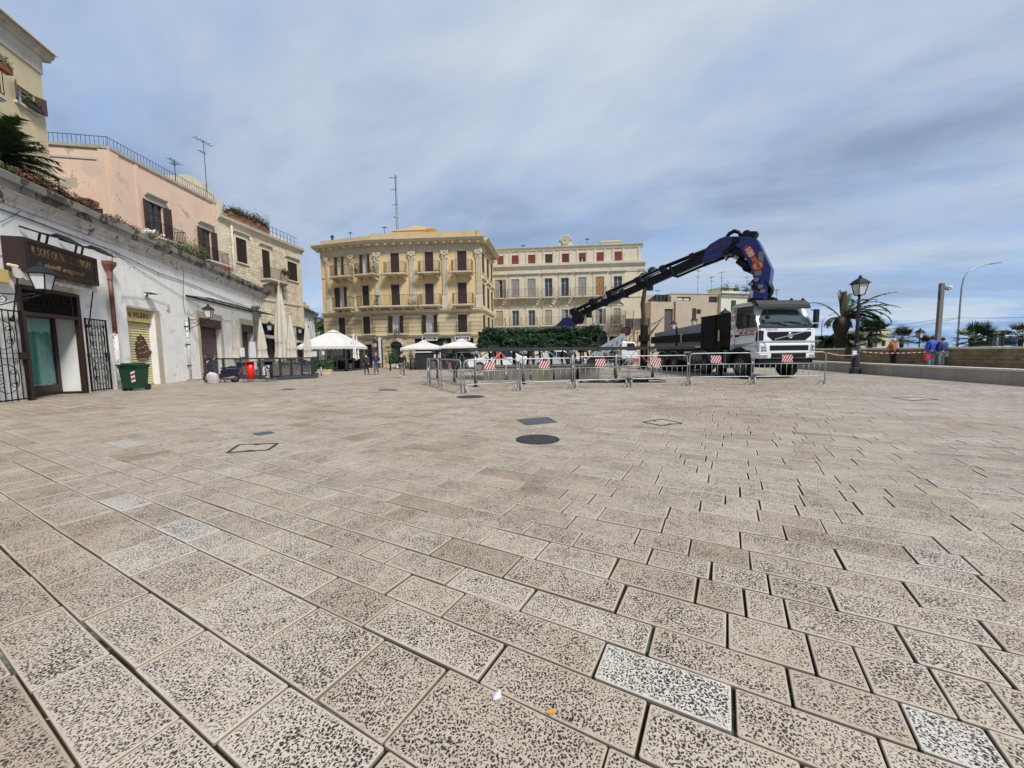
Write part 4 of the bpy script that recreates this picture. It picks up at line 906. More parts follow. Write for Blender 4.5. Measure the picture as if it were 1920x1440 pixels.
# parapet with garden
pa = SF.uv(438, 400)[0]; pb = SF.uv(508, 440)[0]
mb = MB(); mb.box(pa, pb, .1, .5, szt_+.4, szt_+1.15); mk('planter_wall', mb, M_('brick_parapet', (.22,.10,.06), .9, var=.3, vs=2, brick=(.9,.5,.05,(.3,.3,.3))), st)
mb = MB(); leaves(mb, 3600, lambda: (lambda x: (x, rgp.uniform(.0,1.0), szt_+1.1+abs(rgp.gauss(0,.38))*(.5+abs(noise.noise(Vector((x*.6,0,0))))*2)))(rgp.uniform(pa, pb)), .20, rgp); mk('roof_garden', mb, leaf_mat('dark_garden', (.03,.045,.015), (.09,.09,.04), (.13,.08,.05)), st)
mb = MB(); x = pb
for i in range(8): xx = pb+i*(-pb)/8; mb.bar((xx,.2,szt_+.4),(xx,.2,szt_+1.35), .03)
mb.bar((pb,.2,szt_+1.35),(0,.2,szt_+1.35), .03); mb.bar((pb,.2,szt_+.9),(0,.2,szt_+.9), .02); mk('roof_railing', mb, mat_grey, st)
mb = MB()
for i in range(3): xx = pb*(.8-.22*i); mb.box(xx-.45, xx+.45, .8, 1.2, szt_+.4, szt_+1.0)
mk('air_conditioner', mb, M_('ac_white', (.6,.6,.58), .5, var=.05), st)
# raised back block between pink and stone houses
zr = SF.uv(390, 346, 1.2)[1]; ua, ub_ = SF.uv(352, 350, 1.2)[0], SF.uv(432, 380, 1.2)[0]
mb = MB(); mb.box(ua, SL+.02, 1.2, 5, 9, zr); mb.prism([(SL+.02, szt_+.3), (SL+.02, zr), (SL+.5, zr-.05), (ub_, szt_+1.3), (ub_, szt_+.3)], 1.2, 5); mk('upper_block', mb, mat_dress, st)
mb = MB(); mb.tube([(SL+1.4, -.12, 6), (SL+1.4, -.12, szt_-.2)], .09, 8); mk('downpipe', mb, mat_stone, st)
# --- pink house
PF0 = SF.pt(SL-.02, -.0, 0); PFa = az(rad(-1.5)); PF = Frame((PF0.x, PF0.y), PFa)
pkz = PF.uv(404, 386)[1]; pkz = (pkz+PF.uv(300, 322)[1])/2
pl = PF.uv(204, 300)[0]
pk = thing('pink_house', 'salmon pink house with peeling plaster patches, brown shutters and a roof railing, at the left', 'house', PF.o, PF.ang)
wp_ = [(PF.uv(277,375)[0], PF.uv(303,375)[0], PF.uv(277,443)[1], PF.uv(277,376)[1]), (PF.uv(376,430)[0], PF.uv(394,430)[0], PF.uv(376,486)[1], PF.uv(376,426)[1])]
mb = MB(); mb.wall(pl, 0, 5.5, pkz, wp_, depth=.3)
Aw = 4.2; ca, sa = math.cos(rad(188.5)-0), math.sin(rad(188.5))
# flank facing the camera, turning away at the left corner
fa = az(rad(78.6))-PFa; fx, fy = -math.cos(fa)*Aw, -math.sin(fa)*Aw
mb.quad((pl+fx, fy, 5.5), (pl, 0, 5.5), (pl, 0, pkz), (pl+fx, fy, pkz))
fm = Matrix.Translation((pl,0,0)) @ Matrix.Rotation(fa, 4, 'Z')
mb.box(pl, pl+.55, -.06, 0, 5.5, pkz-.12); u2 = PF.uv(250,300)[0]; mb.box(u2, u2+.22, -.05, 0, 5.5, pkz-.12); mb.box(-.35, 0, -.06, 0, 5.5, pkz-.12); mb.M = fm; mb.box(-3.6, -3.2, -.06, 0, 5.5, pkz-.12); mb.box(-.5, 0.0, -.06, 0, 5.5, pkz-.12); mb.M = Matrix.Identity(4)
mk('wall', mb, mat_pink, pk)
mb = MB(); moulding(mb, pl, .02, [(0,pkz-.12),(-.10,pkz-.10),(-.14,pkz+.06),(0,pkz+.1),(7,pkz+.1),(7,pkz)]);
fm = Matrix.Translation((pl,0,0)) @ Matrix.Rotation(fa, 4, 'Z'); mb.M = fm; moulding(mb, -Aw, 0, [(0,pkz-.12),(-.10,pkz-.10),(-.14,pkz+.06),(0,pkz+.1),(3,pkz+.1)]); mb.box(-3.9, -.6, -.05, 0, pkz-.75, pkz-.62); mb.M = Matrix.Identity(4)
mk('coping', mb, mat_stone, pk)
for r_ in wp_:
    window(pk, r_, None, state='open', sh=mat_bshut, rec=.15, trim=mat_stone, hood='flat', wood=mat_bshut, tw=.10)
mb = MB(); 
for M__, L0, L1 in ((None, pl, .0), (fm, -Aw, 0)):
    mb.M = M__ or Matrix.Identity(4); n = int((L1-L0)/.22)
    for i in range(n+1): x = L0+(L1-L0)*i/n; mb.bar((x,.05,pkz+.1),(x,.05,pkz+.62), .016)
    mb.bar((L0,.05,pkz+.62),(L1,.05,pkz+.62), .025)
mb.M = Matrix.Identity(4); mk('roof_railing', mb, mat_grey, pk)
# small canopy + dark window low on the flank
cu0, czz = PF.uv(150, 372)[0], 0
tt = Frame(PF.pt(pl, 0, 0), PFa+fa); a_, z_a = tt.uv(150, 378); b_, z_b = tt.uv(188, 400)
mb = MB(); mb.M = fm; mb.box(a_, min(b_, -.1), -.7, 0, z_a-.1, z_a); mb.bar((a_+.1,-.6,z_a-.1),(a_+.1,0,z_a-.6), .04); mb.bar((min(b_,-.1)-.1,-.6,z_a-.1),(min(b_,-.1)-.1,0,z_a-.6), .04); mk('door_canopy', mb, MC['rust_brown_paint'], pk)
mb = MB(); mb.M = fm; mb.box(a_+.5, a_+1.6, -.03, 0, z_a-2.4, z_a-.35); mk('shutter', mb, mat_bshut, pk)
for i, r_ in enumerate(wp_): 
    # small ledge balconies in front of the windows
    balcony(pk, r_[0]-.3, r_[1]+.9, r_[2]-.02, None, 0, .8, .9, slab=mat_stone, iron=mat_black)
# --- aerials
def aerial(px, py0, py1, Y, label, arms=5, w=.5, r=.025):
    p0 = atY(px, py1, Y); p1 = atY(px, py0, Y); h = p1.z-p0.z; t = thing('tv_aerial', label, 'aerial', p0, rg2.uniform(0, 3), 'roof aerials')
    mb = MB(); mb.tube([(0,0,-.6),(0,0,h)], r, 5); mk('mast', mb, mat_grey, t)
    mb = MB(); z = h-.15; mb.bar((-w,0,z),(w,0,z), .03)
    for i in range(arms): x = -w+2*w*i/(arms-1); mb.bar((x,-.28,z),(x,.28,z), .02)
    mb.bar((0,0,h*.69),(0,0,h-.14), .03); mb.bar((-w*.6,0,h*.7),(w*.3,0,h*.7), .03)
    for i in range(3): x = -w*.6+.3*w*i; mb.bar((x,-.2,h*.7),(x,.2,h*.7), .02)
    mk('antenna', mb, mat_grey, t); return t
rg2 = random.Random(11)
aerial(387, 262, 345, 33, 'tall thin television aerial on the roof between pink and stone houses', w=.7)
aerial(329, 299, 332, 30, 'short television aerial behind the pink house railing', w=.5)
# --- palm on the roof terrace at the far left
def frond(mb, base, az_, el, L_, droop, rg_, wdt=.5, n=10, leafn=26, mat=0, up=0.0):
    pts = []; p = Vector(base); e = el
    for i in range(n+1):
        pts.append(p.copy()); d = Vector((math.cos(az_)*math.cos(e), math.sin(az_)*math.cos(e), math.sin(e))); p = p+d*(L_/n); e -= droop/n*(.5+i/n)
    mb.tube(pts, [max(.006, .025*L_/2*(1-i/(n+1))) for i in range(n+1)], 4, mat)
    side = Vector((-math.sin(az_), math.cos(az_), 0))
    for k in range(leafn):
        t = .12+.88*k/leafn; i = min(n-1, int(t*n)); fpt = pts[i].lerp(pts[i+1], t*n-i); d = (pts[i+1]-pts[i]).normalized()
        ll = wdt*(math.sin(min(1, t*1.15)*PI*.8)*.75+.3)*rg_.uniform(.8,1.15)
        for s in (-1, 1):
            dr = (side*s*.8+d*.65+Vector((0,0,.15-.35*rg_.random()))).normalized(); q = fpt+dr*ll; w2 = d*.046*L_/2*1.2
            mb.add([fpt-w2, fpt+w2, q+w2*.15+Vector((0,0,-ll*.12))], [(0,1,2)], mat)
def fan(mb, base, az_, el, L_, rg_, blade=.7, mat=0):
    d = Vector((math.cos(az_)*math.cos(el), math.sin(az_)*math.cos(el), math.sin(el))); p = Vector(base)+d*L_; mb.tube([base, p], .015, 4, mat)
    side = Vector((-math.sin(az_), math.cos(az_), 0)); up = side.cross(d)
    for k in range(15):
        a_ = rad(-95+190*k/14); dr = (d*math.cos(a_)+side*math.sin(a_)+up*(.12*rg_.random())-Vector((0,0,.22))).normalized(); ll = blade*(.65+.35*math.cos(a_))*rg_.uniform(.9,1.1); n = dr.cross(up).normalized()*.035*blade*1.4
        m_ = p+dr*ll*.5; mb.add([p, m_+n, p+dr*ll, m_-n], [(0,1,2,3)], mat)
palm_g = leaf_mat('palm_green', (.018,.040,.012), (.055,.095,.03), (.04,.07,.02))
palm_d = leaf_mat('palm_dry', (.06,.05,.025), (.10,.075,.035), (.16,.10,.055))
mat_trunk = M_('palm_trunk', (.10,.070,.045), .95, var=.35, vs=9, bump=.8, bs=14, brick=(.16,.10,.02,(.3,.3,.3)))
pp = WF.pt(U(-5, 300, 1.2)[0], 1.2, 0); pt_ = thing('roof_palm', 'dark green palm on the roof terrace in front of the yellow house', 'palm', (pp.x, pp.y, zt-.05), 0)
mb = MB(); mb.tube([(0,0,0),(0,0,1.15)], [.22,.2], 8); mk('trunk', mb, mat_trunk, pt_)
mb = MB(); r_ = random.Random(5)
for i in range(90): frond(mb, (0,0,1.15), r_.uniform(0,2*PI), r_.uniform(-.15,1.35), r_.uniform(1.25,1.9), r_.uniform(.5,1.3), r_, .42, 7, 28)
mk('crown', mb, palm_g, pt_)
# ================================================================ FAR SIDE of the square
mat_ochre = M_('ochre_plaster', (.66,.485,.25), .88, var=.05, vs=.5, bump=.12, bs=9, streak=((.42,.29,.14), .3, .58))
mat_rust = M_('rusticated_stone', (.55,.45,.29), .88, var=.10, vs=1.2, bump=.55, bs=9, brick=(40., .42, .03, (.38,.34,.28)), streak=((.28,.21,.13), .45, .54))
mat_trimo = M_('buff_stone_trim', (.54,.46,.32), .86, var=.12, vs=1.5, bump=.15, bs=12, streak=((.22,.18,.12), .55, .54))
A0 = G(611, 688.5); 
oy = 41.4
Pr = Vector((*G(905, 687.5).xy, 0)); kx = lambda px, Y: atY(px, 680, Y)
Pc = kx(703, Pr.y*(660.2-442)/(662.8-449)); Pc.z = 0
Pl = kx(611, Pc.y*(662.8-449)/(664.2-459.5)); Pl.z = 0
Pb = kx(926.5, Pr.y*(660.2-442)/(660-476)); Pb.z = 0
OM, OL, OR_ = frame2(Pc, Pr), frame2(Pl, Pc), frame2(Pr, Pb)
och = thing('ochre_apartment_building', 'four storey ochre corner building with fluted pilasters, balconies and dark brown shutters across the square', 'building', Pc, OM.ang)
def rel(F): # matrix from frame F into the thing's own space
    return (Matrix.Translation(och.location) @ Matrix.Rotation(OM.ang, 4, 'Z')).inverted() @ (Matrix.Translation(F.o) @ Matrix.Rotation(F.ang, 4, 'Z'))
c5 = lambda x, y: (590+x/4.644, 410+y/4.644)
def orect(F, x0, y0, x1, y1):
    a, b = c5(x0, y0), c5(x1, y1); m = ((a[0]+b[0])/2); u0 = F.uv(a[0], a[1])[0]; u1 = F.uv(b[0], b[1])[0]; return (u0, u1, F.uv(m, b[1])[1], F.uv(m, a[1])[1])
zS2 = OM.uv(*c5(900, 800))[1]; zS1 = OM.uv(*c5(900, 1015))[1]; zTop = OM.uv(*c5(900, 240))[1]; zCor = OM.uv(*c5(900, 165), -.8)[1]; zPar = OM.uv(*c5(1000, 112))[1]
WM = [('closed',(658,300,740,485)),('closed',(957,297,1037,480)),('closed',(1240,290,1325,475)),('closed',(665,573,745,763)),('closed',(960,570,1040,758)),('closed',(1245,567,1327,752)),
      ('open',(675,845,745,1000)),('open',(968,843,1040,1000)),('closed',(1247,835,1330,995))]
WL_ = [('open',(195,350,242,520)),('open',(415,325,465,500)),('half',(172,612,258,785)),('closed',(415,587,480,770)),('closed',(208,858,272,1008)),('closed',(422,848,488,1003))]
FLOORS = {0: (OM.uv(*c5(700,485))[1], OM.uv(*c5(700,300))[1]), 1: (OM.uv(*c5(700,763))[1], OM.uv(*c5(700,573))[1]), 2: (OM.uv(*c5(700,1000))[1], OM.uv(*c5(700,845))[1])}
lenM = OM.loc(Pr)[0]; lenL = OL.loc(Pc)[0]; lenR = OR_.loc(Pb)[0]
wm = [(s, orect(OM, *r)) for s, r in WM]; wl = [(s, orect(OL, *r)) for s, r in WL_]
wm = [(s, (r[0], r[1], *FLOORS[i//3])) for i, (s, r) in enumerate(wm)]; wl = [(s, (r[0], r[1], *FLOORS[i//2])) for i, (s, r) in enumerate(wl)]
c6 = lambda x: 880+x/4.8
ur = [(OR_.uv(c6(a), 600)[0], OR_.uv(c6(b), 600)[0]) for a, b in ((119,143),(161,183),(196,213))]
wr = [('closed', (a, b, *FLOORS[f])) for f in range(3) for a, b in ur]
gd = orect(OM, 663, 1080, 770, 1290); gd = (gd[0], gd[1], 0, gd[3]-.35); ge = orect(OL, 425, 1095, 505, 1280); ge = (ge[0], ge[1], 0, ge[3])
sh1 = (gd[1]+1.3, gd[1]+5.2, 0, 3.0); sh2 = (gd[1]+6.0, lenM-.9, 0, 3.0)
mu = MB(); ml = MB()
for F, L0, L1, ww, extra in ((OL, 0, lenL, wl, [ge]), (OM, 0, lenM, wm, [gd, sh1, sh2]), (OR_, 0, lenR, wr, [])):
    M = rel(F); hs = [r for s, r in ww]
    mu.M = M; mu.wall(L0, L1, zS2, zTop+.1, [h for h in hs if h[2] >= zS2-.3], depth=.25)
    ml.M = M; ml.wall(L0, L1, 0, zS2, [(h[0], h[1], h[2], min(h[3], zS2-.05)) for h in hs if h[2] < zS2-.3]+extra, depth=.3)
mk('upper_wall', mu, mat_ochre, och); mk('rusticated_wall', ml, mat_rust, och)
# mouldings all round
mt = MB(); mc = MB(); mp_ = MB(); pass
for F, L1, e0, e1 in ((OL, lenL, .6, 0), (OM, lenM, 0.0, .0), (OR_, lenR, 0, 0)):
    M = rel(F)
    mt.M = M; g = .45 if F is OM else .25
    for z, d in ((zS2, .22), (zS1, .20)): moulding(mt, -.04, L1+.04, [(0,z-.22),(-d*.5,z-.18),(-d,z),(-d,z+.10),(0,z+.14)])
    mt.box(0, L1, -.05, .0, (FLOORS[0][0]+0), FLOORS[0][0]+.12)
    mt.box(0, L1, -.07, .0, zTop-.55, zTop+.1)
    mc.M = M; h = zCor-zTop; ov = .85
    moulding(mc, -.5 if F is OL else -.10, L1+(.45 if F is OM else .12), [(0,zTop+.1),(-.15,zTop+.12),(-.2,zTop+h*.35),(-ov*.8,zTop+h*.55),(-ov*.85,zTop+h*.72),(-ov,zTop+h*.9),(-ov,zCor),(.3,zCor+.05),(.3,zTop+.1)])
    n = max(2, int(L1/.85))
    for i in range(n+1): u = .12+(L1-.24)*i/n; mc.box(u-.13, u+.13, -ov*.72, -.02, zTop+h*.18, zTop+h*.53)
    mp_.M = M; mp_.box(0, L1, .1, .35, zCor+.0, zPar if F is not OL else zPar-.15)
mk('string_course', mt, mat_trimo, och); mk('cornice', mc, mat_trimo, och); mk('roof_parapet', mp_, M_('parapet_ochre', (.52,.395,.225), .9, var=.08, vs=.8, streak=((.25,.19,.12), .5, .52)), och)
mb = MB(); a = OM.uv(*c5(675, 90), 3)[0]; b = OM.uv(*c5(965, 90), 3)[0]; zp = OM.uv(*c5(870, 92), 3)[1]; mb.box(a, b, 3, 7, zCor, zp); q = OM.uv(*c5(875, 68), 3)[1]; m_ = OM.uv(*c5(875, 68), 3)[0]; mb.prism([(m_-1.2, zp), (m_+2.2, zp), (m_, q+.1)], 2.9, 7.1); mb.box(a-.1,b+.1,2.9,7.1,zp-.12,zp); mk('roof_house', mb, mat_ochre, och)
# roof slab + back so that the block is solid
mb = MB(); i_ = och.matrix_basis.inverted() if False else None
P4 = [rel(F) @ Vector(p) for F, p in ((OL,(0,.12,0)),(OM,(0,.12,0)),(OM,(lenM,.12,0)),(OR_,(lenR,.12,0)))]; bk = [P4[3]+Vector((-1,6,0)), P4[0]+Vector((1,9,0))]; Q = P4+bk
mb.add([(p.x,p.y,zPar-.5) for p in Q], [tuple(range(6))]); mb.add([(p.x,p.y,z) for z in (0, zPar-.5) for p in (Q[3], Q[4], Q[5], Q[0])], [(0,1,5,4),(1,2,6,5),(2,3,7,6)]); mk('rear_wall', mb, mat_ochre, och)
# pilasters with capitals
def pil(F, x0, x1, k):
    u0 = F.uv(*c5(x0, 500))[0]; u1 = F.uv(*c5(x1, 500))[0]; mb = MB(); mb.M = rel(F); z0 = zS2+.15; z1 = zTop-.55
    mb.box(u0, u1, -.14, 0, z0, z0+1.25); mb.box(u0+.08, u1-.08, -.08, 0, z0+1.25, z1-.75)
    n = 4; w = (u1-u0-.22)/(n*2-1)
    for i in range(n): a = u0+.11+2*i*w; mb.box(a, a+w, -.125, -.08, z0+1.4, z1-.85)
    mb.box(u0+.02, u1-.02, -.13, 0, z1-.78, z1-.66); mb.box(u0+.06, u1-.06, -.15, 0, z1-.66, z1-.12)
    for s in (0, 1): mb.disc(((u0+.1) if s == 0 else (u1-.1), -.17, z1-.22), (0,1,0), .13, .14, 10)
    mb.sphere(((u0+u1)/2, -.15, z1-.40), .14, 8, 6); mb.box(u0-.03, u1+.03, -.22, 0, z1-.12, z1+.0)
    mb.M = rel(F); mb.box(u0-.05, u1+.05, -.10, 0, .0, zS1-.2) if False else None
    mk('pilaster', mb, M_('pale_pilaster', (.56,.49,.36), .85, var=.10, vs=2, streak=((.28,.23,.16), .45, .55)), och)
for F, xs in ((OM, ((520,578),(820,880),(1107,1168),(1400,1462))), (OL, ((98,132),(305,350)))):
    for a, b in xs: pil(F, a, b, 0)
mat_trimw = M_('pale_window_trim', (.52,.44,.31), .85, var=.10, vs=2)
for F, ww in ((OM, wm), (OL, wl), (OR_, wr)):
    for i, (s, r) in enumerate(ww):
        fl = 0 if abs(r[2]-FLOORS[0][0]) < .1 else 1 if abs(r[2]-FLOORS[1][0]) < .1 else 2
        wht = s in ('open', 'half')
        w_ = window(och, r, rel(F), state=s, sh=mat_lvd if (F is OL and fl == 1) else (mat_lv if fl == 2 else mat_bshut), trim=mat_trimw, tw=.14, hood=('flat' if (F is OR_ and fl < 2) else None), sill=False, glass=M_('curtained_glass', (.55,.58,.60), .3, var=.2, vs=2, spec=.8) if wht else None)
# balconies
def obal(F, x0, x1, z, dep=.95, h=1.05, **k):
    a = F.uv(*c5(x0, 500), -dep)[0]; b = F.uv(*c5(x1, 500), -dep)[0]; return balcony(och, a, b, z, rel(F), 0, dep, h, slab=mat_trimo, iron=mat_grey, **k)
for x0, x1, f in ((597,785,0),(897,1082,0),(1187,1370,0),(515,885,1),(903,1085,1),(1190,1372,1)): obal(OM, x0, x1, FLOORS[f][0])
for x0, x1, f in ((125,290,0),(340,515,0),(135,295,1),(348,510,1)): obal(OL, x0, x1, FLOORS[f][0])
for F, x0, x1 in ((OM,617,800),(OM,938,1070),(OM,1222,1353),(OL,187,287),(OL,400,503)): obal(F, x0, x1, FLOORS[2][0], .35, 1.05, nb=2)
for u0_, u1_ in ((ur[0][0]-.3, ur[0][1]+.3), (ur[1][0]-.3, ur[1][1]+.3)): pass
# plants in pots on balconies
for F, x, y, s in ((OM,710,985,.35),(OM,1065,470,.25),(OM,910,475,.25),(OL,355,455,.35),(OL,510,450,.45),(OM,855,740,.3)):
    u, z = F.uv(*c5(x, y), -.7); mb = MB(); mb.M = rel(F); leaves(mb, 140, lambda: (u+rgp.gauss(0,.25), -.75+rgp.gauss(0,.12), z+rgp.gauss(0,s*.6)), .14, rgp); mk('balcony_plant', mb, greenm, och)
# doors and shop fronts on the ground floor
mat_navy = M_('navy_door', (.012,.016,.026), .4, var=.2)
mb = MB(); u0, u1 = gd[0], gd[1]; um = (u0+u1)/2
mb.box(u0+.02, u1-.02, .24, .30, 0, gd[3]); 
for a, b in ((u0+.15, um-.08), (um+.08, u1-.15)):
    for z0, z1 in ((.25, 1.1), (1.25, 2.5), (2.6, gd[3]-.1)): mb.box(a, b, .215, .24, z0, z1)
d_ = mk('arched_door', mb, mat_navy, och)
mb = MB(); n = 12; hw = (u1-u0)/2; pts = [(um+hw*math.cos(PI-PI*i/n), gd[3]+.5*math.sin(PI*i/n)) for i in range(n+1)]
mb.prism([(u0, gd[3]-.01)]+pts+[(u1, gd[3]-.01)], -.022, -.012); mk('fanlight', mb, mat_navy, d_)
mb = MB()
for i in range(n):
    a, b = pts[i], pts[i+1]; sc_ = lambda p, k: (um+(p[0]-um)*k, gd[3]+(p[1]-gd[3])*k+.0)
    mb.prism([sc_(a, 1.02), sc_(b, 1.02), sc_(b, 1.75), sc_(a, 1.75)], -.10 if i % 2 else -.13, -.01)
mb.box(u0-.5, u0-.03, -.1, 0, 0, 1.4); mb.box(u1+.03, u1+.5, -.1, 0, 0, 1.4); mk('voussoirs', mb, mat_trimo, d_)
mb = MB(); mb.M = rel(OL); mb.box(ge[0], ge[1], .22, .3, 0, ge[3]); d2 = mk('shop_door', mb, M_('dark_teal_glass', (.02,.035,.035), .15, var=.3, vs=2), och)
mb = MB(); mb.M = rel(OL); 
for a in (ge[0], (ge[0]+ge[1])/2-.04, ge[1]-.08): mb.box(a, a+.08, .17, .22, 0, ge[3])
mb.box(ge[0], ge[1], .17, .22, 2.3, 2.4); mk('door_frame', mb, mat_grey, d2)
for r_ in (sh1, sh2):
    mb = MB(); mb.box(r_[0], r_[1], .26, .3, 0, r_[3]); s_ = mk('shop_window', mb, mat_dark, och); mb = MB()
    for i in range(5): x = r_[0]+(r_[1]-r_[0]-.08)*i/4; mb.box(x, x+.08, .2, .26, 0, r_[3])
    mk('window_frame', mb, mat_grey, s_)
for (x0, y0, x1, y1, tx) in ((937,1026,1070,1062,"BISTROT CAFFE'"), (1222,1024,1355,1060,"RISTORANTE")):
    r_ = orect(OM, x0, y0, x1, y1); t = thing('shop_sign', 'black shop sign with white letters above the %s square white parasol' % ('left' if x0 < 1000 else 'right'), 'sign', OM.pt(r_[0], -.12, r_[2]), OM.ang)
    W, H = r_[1]-r_[0], r_[3]-r_[2]; mb = MB(); f = .09
    for b in ((0,W,0,f),(0,W,H-f,H),(0,f,f,H-f),(W-f,W,f,H-f)): mb.box(b[0], b[1], -.03, .10, b[2], b[3])
    mk('sign_frame', mb, mat_wood, t); mb = MB(); mb.box(f, W-f, 0, .1, f, H-f); fc = mk('sign_face', mb, MC['black_face'], t)
    text('lettering', tx, .42, mat_wood, fc, Matrix.Translation((W/2, -.006, H/2)) @ UP, sx=(W-.4)/(len(tx)*.27)*.95)
# white notice board, wall lamps
r_ = orect(OM, 571, 1117, 607, 1250); t = thing('notice_board', 'tall white notice board with arched top standing by the arched door', 'notice board', OM.pt((r_[0]+r_[1])/2, -.5, 0), OM.ang)
W = r_[1]-r_[0]; mb = MB(); mb.prism([(-W/2, .5), (W/2, .5), (W/2, 2.9), (W*.3, 3.15), (-W*.3, 3.15), (-W/2, 2.9)], -.04, .04); mk('panel', mb, M_('board_white', (.62,.64,.66), .4, var=.05), t)
mb = MB()
for s in (-1, 1): mb.box(s*W/2-.04 if s > 0 else -W/2-.04, s*W/2+.04 if s > 0 else -W/2+.04, -.07, .07, 0, 2.95)
mk('leg', mb, mat_grey, t)
for x, y, lab in ((530,1060,'left of the arched door'),(1140,1060,'between the two shop signs')):
    u, z = OM.uv(*c5(x, y+60), -.5); t = thing('wall_lantern', 'lantern on the ochre building '+lab, 'lantern', OM.pt(u, -.5, 0), OM.ang, 'lanterns on the ochre building'); lantern_head(t, z, .8); mb = MB(); mb.tube([(0,0,z-.1),(0,.25,z-.25),(0,.5,z-.1)], .03, 6); mk('bracket', mb, mat_black, t)
# lightning rods/aerials on top
p = atY(745, 435, 46); t = thing('lattice_mast', 'very tall thin lattice radio mast on the roof of the ochre building', 'mast', (p.x, p.y, p.z-.5)); top = atY(745, 328, 46).z-p.z+.5
mb = MB()
for k in range(3): a_ = 2*PI*k/3; mb.tube([(.14*math.cos(a_),.14*math.sin(a_),0),(.10*math.cos(a_),.10*math.sin(a_),top)], .014, 4)
for i in range(24):
    z = top*i/24; z2 = top*(i+1)/24
    for k in range(3): a_ = 2*PI*k/3; b_ = 2*PI*(k+1)/3; mb.bar((.13*math.cos(a_),.13*math.sin(a_),z),(.13*math.cos(b_),.13*math.sin(b_),z2), .006)
mk('mast', mb, mat_grey, t)
mb = MB(); 
for z, w in ((top-.3,.7),(top-1.6,.5),(top*.52,.5)): mb.bar((-w,0,z),(w*.3,0,z), .03); mb.bar((0,0,top*.5),(0,0,top), .02); mb.bar((-w*.6,-.2,z),(-w*.6,.2,z), .02); mb.bar((-w,-.2,z),(-w,.2,z), .02); mb.bar((0,-.2,z),(0,.2,z), .02)
mk('antenna', mb, mat_grey, t)
mb = MB(); mb.M = Matrix.Translation((0,0,0)); mb.lathe([(.02,0),(.25,.05),(.32,.12)], (0,-.25,2.0), 12); mk('dish', mb, mat_wood, t)
for px, y0, y1, lab in ((657,434,444,'short aerial on the left part of the ochre roof'),(721,424,435,'short aerial left of the lattice mast')): aerial(px, y0, y1, 44, lab, 3, .15)
for px, py in ((623, 447),):
    p = atY(px, py, 44.5); t = thing('chimney_pot', 'small dark chimney pot at the left end of the ochre roof', 'chimney', (p.x, p.y, p.z-.4)); mb = MB(); mb.lathe([(.12,0),(.12,.5),(.2,.52),(.2,.6),(.08,.75)], n=8); mk('pot', mb, mat_grey, t)
# ---------------------------------------------------------------- pale palazzo with the clock
mat_pale = M_('faded_cream_plaster', (.62,.535,.385), .9, var=.09, vs=.5, bump=.2, bs=8, patch=[((.60,.50,.38), .62, .45), ((.46,.36,.27), .685, .9)], streak=((.38,.31,.22), .5, .54))
mat_palet = M_('worn_cream_trim', (.56,.51,.40), .88, var=.12, vs=1.3, bump=.2, bs=10, streak=((.25,.21,.16), .6, .54), patch=((.30,.24,.18), .66, 1.2))
Qr = atY(1203, 660, 47.5); Qr.z = 0; QL = atY(924, 660, 49.3); QL.z = 0; PFr = frame2(QL, Qr)
pal = thing('pale_palazzo', 'long faded cream palazzo with a clock gable and red attic shutters', 'building', PFr.o, PFr.ang)
cc = lambda x, y: (880+x/4.8, 420+y/4.8)
lenP = PFr.loc(Qr)[0]
def pr_(x0, y0, x1, y1):
    a, b = cc(x0, y0), cc(x1, y1); m = (a[0]+b[0])/2; return (PFr.uv(a[0], 600)[0], PFr.uv(b[0], 600)[0], PFr.uv(m, b[1])[1], PFr.uv(m, a[1])[1])
zq = lambda x, y: PFr.uv(*cc(x, y))[1]
att = [((258,283,312,368),'red'),((387,280,447,365),'red'),((533,273,595,360),'red'),((685,268,748,355),'brown'),((835,262,897,350),'dred'),((985,260,1047,343),'half'),((1143,255,1205,343),'red'),((1303,248,1368,337),'red')]
f2 = [((238,505,305,670),'half'),((383,497,452,667),'white'),((528,493,598,665),'white'),((680,488,748,660),'glass'),((827,485,895,658),'glass'),((980,482,1050,655),'white'),((1135,477,1208,640),'wood'),((1297,472,1370,620),'glass')]
f1 = [((243,780,303,925),'board'),((387,778,447,920),'glass'),((533,775,592,918),'glass'),((682,772,742,912),'board'),((830,770,892,910),'half'),((985,768,1045,908),'board'),((1135,765,1198,905),'half'),((1298,763,1358,905),'board')]
R_ = {}
za = (sum(zq(q[0], q[3]) for q, s in att)/8, sum(zq(q[0], q[1]) for q, s in att)/8); z2 = (sum(zq(q[0], q[3]) for q, s in f2[:6])/6, sum(zq(q[0], q[1]) for q, s in f2)/8); z1 = (sum(zq(q[0], q[3]) for q, s in f1)/8, sum(zq(q[0], q[1]) for q, s in f1)/8)
def cols_(lst, zz): return [((lambda r: (r[0], r[1], *zz))(pr_(*q)), s) for q, s in lst]
ATT, F2, F1 = cols_(att, za), cols_(f2, z2), cols_(f1, z1)
ztp = zq(860, 195); zc2 = zq(860, 372); zc2t = zq(860, 350)
arch = pr_(1262, 1010, 1385, 1100); arch = (arch[0], arch[1], 0, arch[3])
arches = [(3.0+i*4.6, 5.0+i*4.6, 0, 3.2) for i in range(3)]
mb = MB(); mb.wall(0, lenP, 0, zc2, [r for r, s in F2+F1]+arches+[arch], depth=.25); mb.quad((lenP,0,0),(lenP,10,0),(lenP,10,zc2),(lenP,0,zc2))
mk('wall', mb, mat_pale, pal)
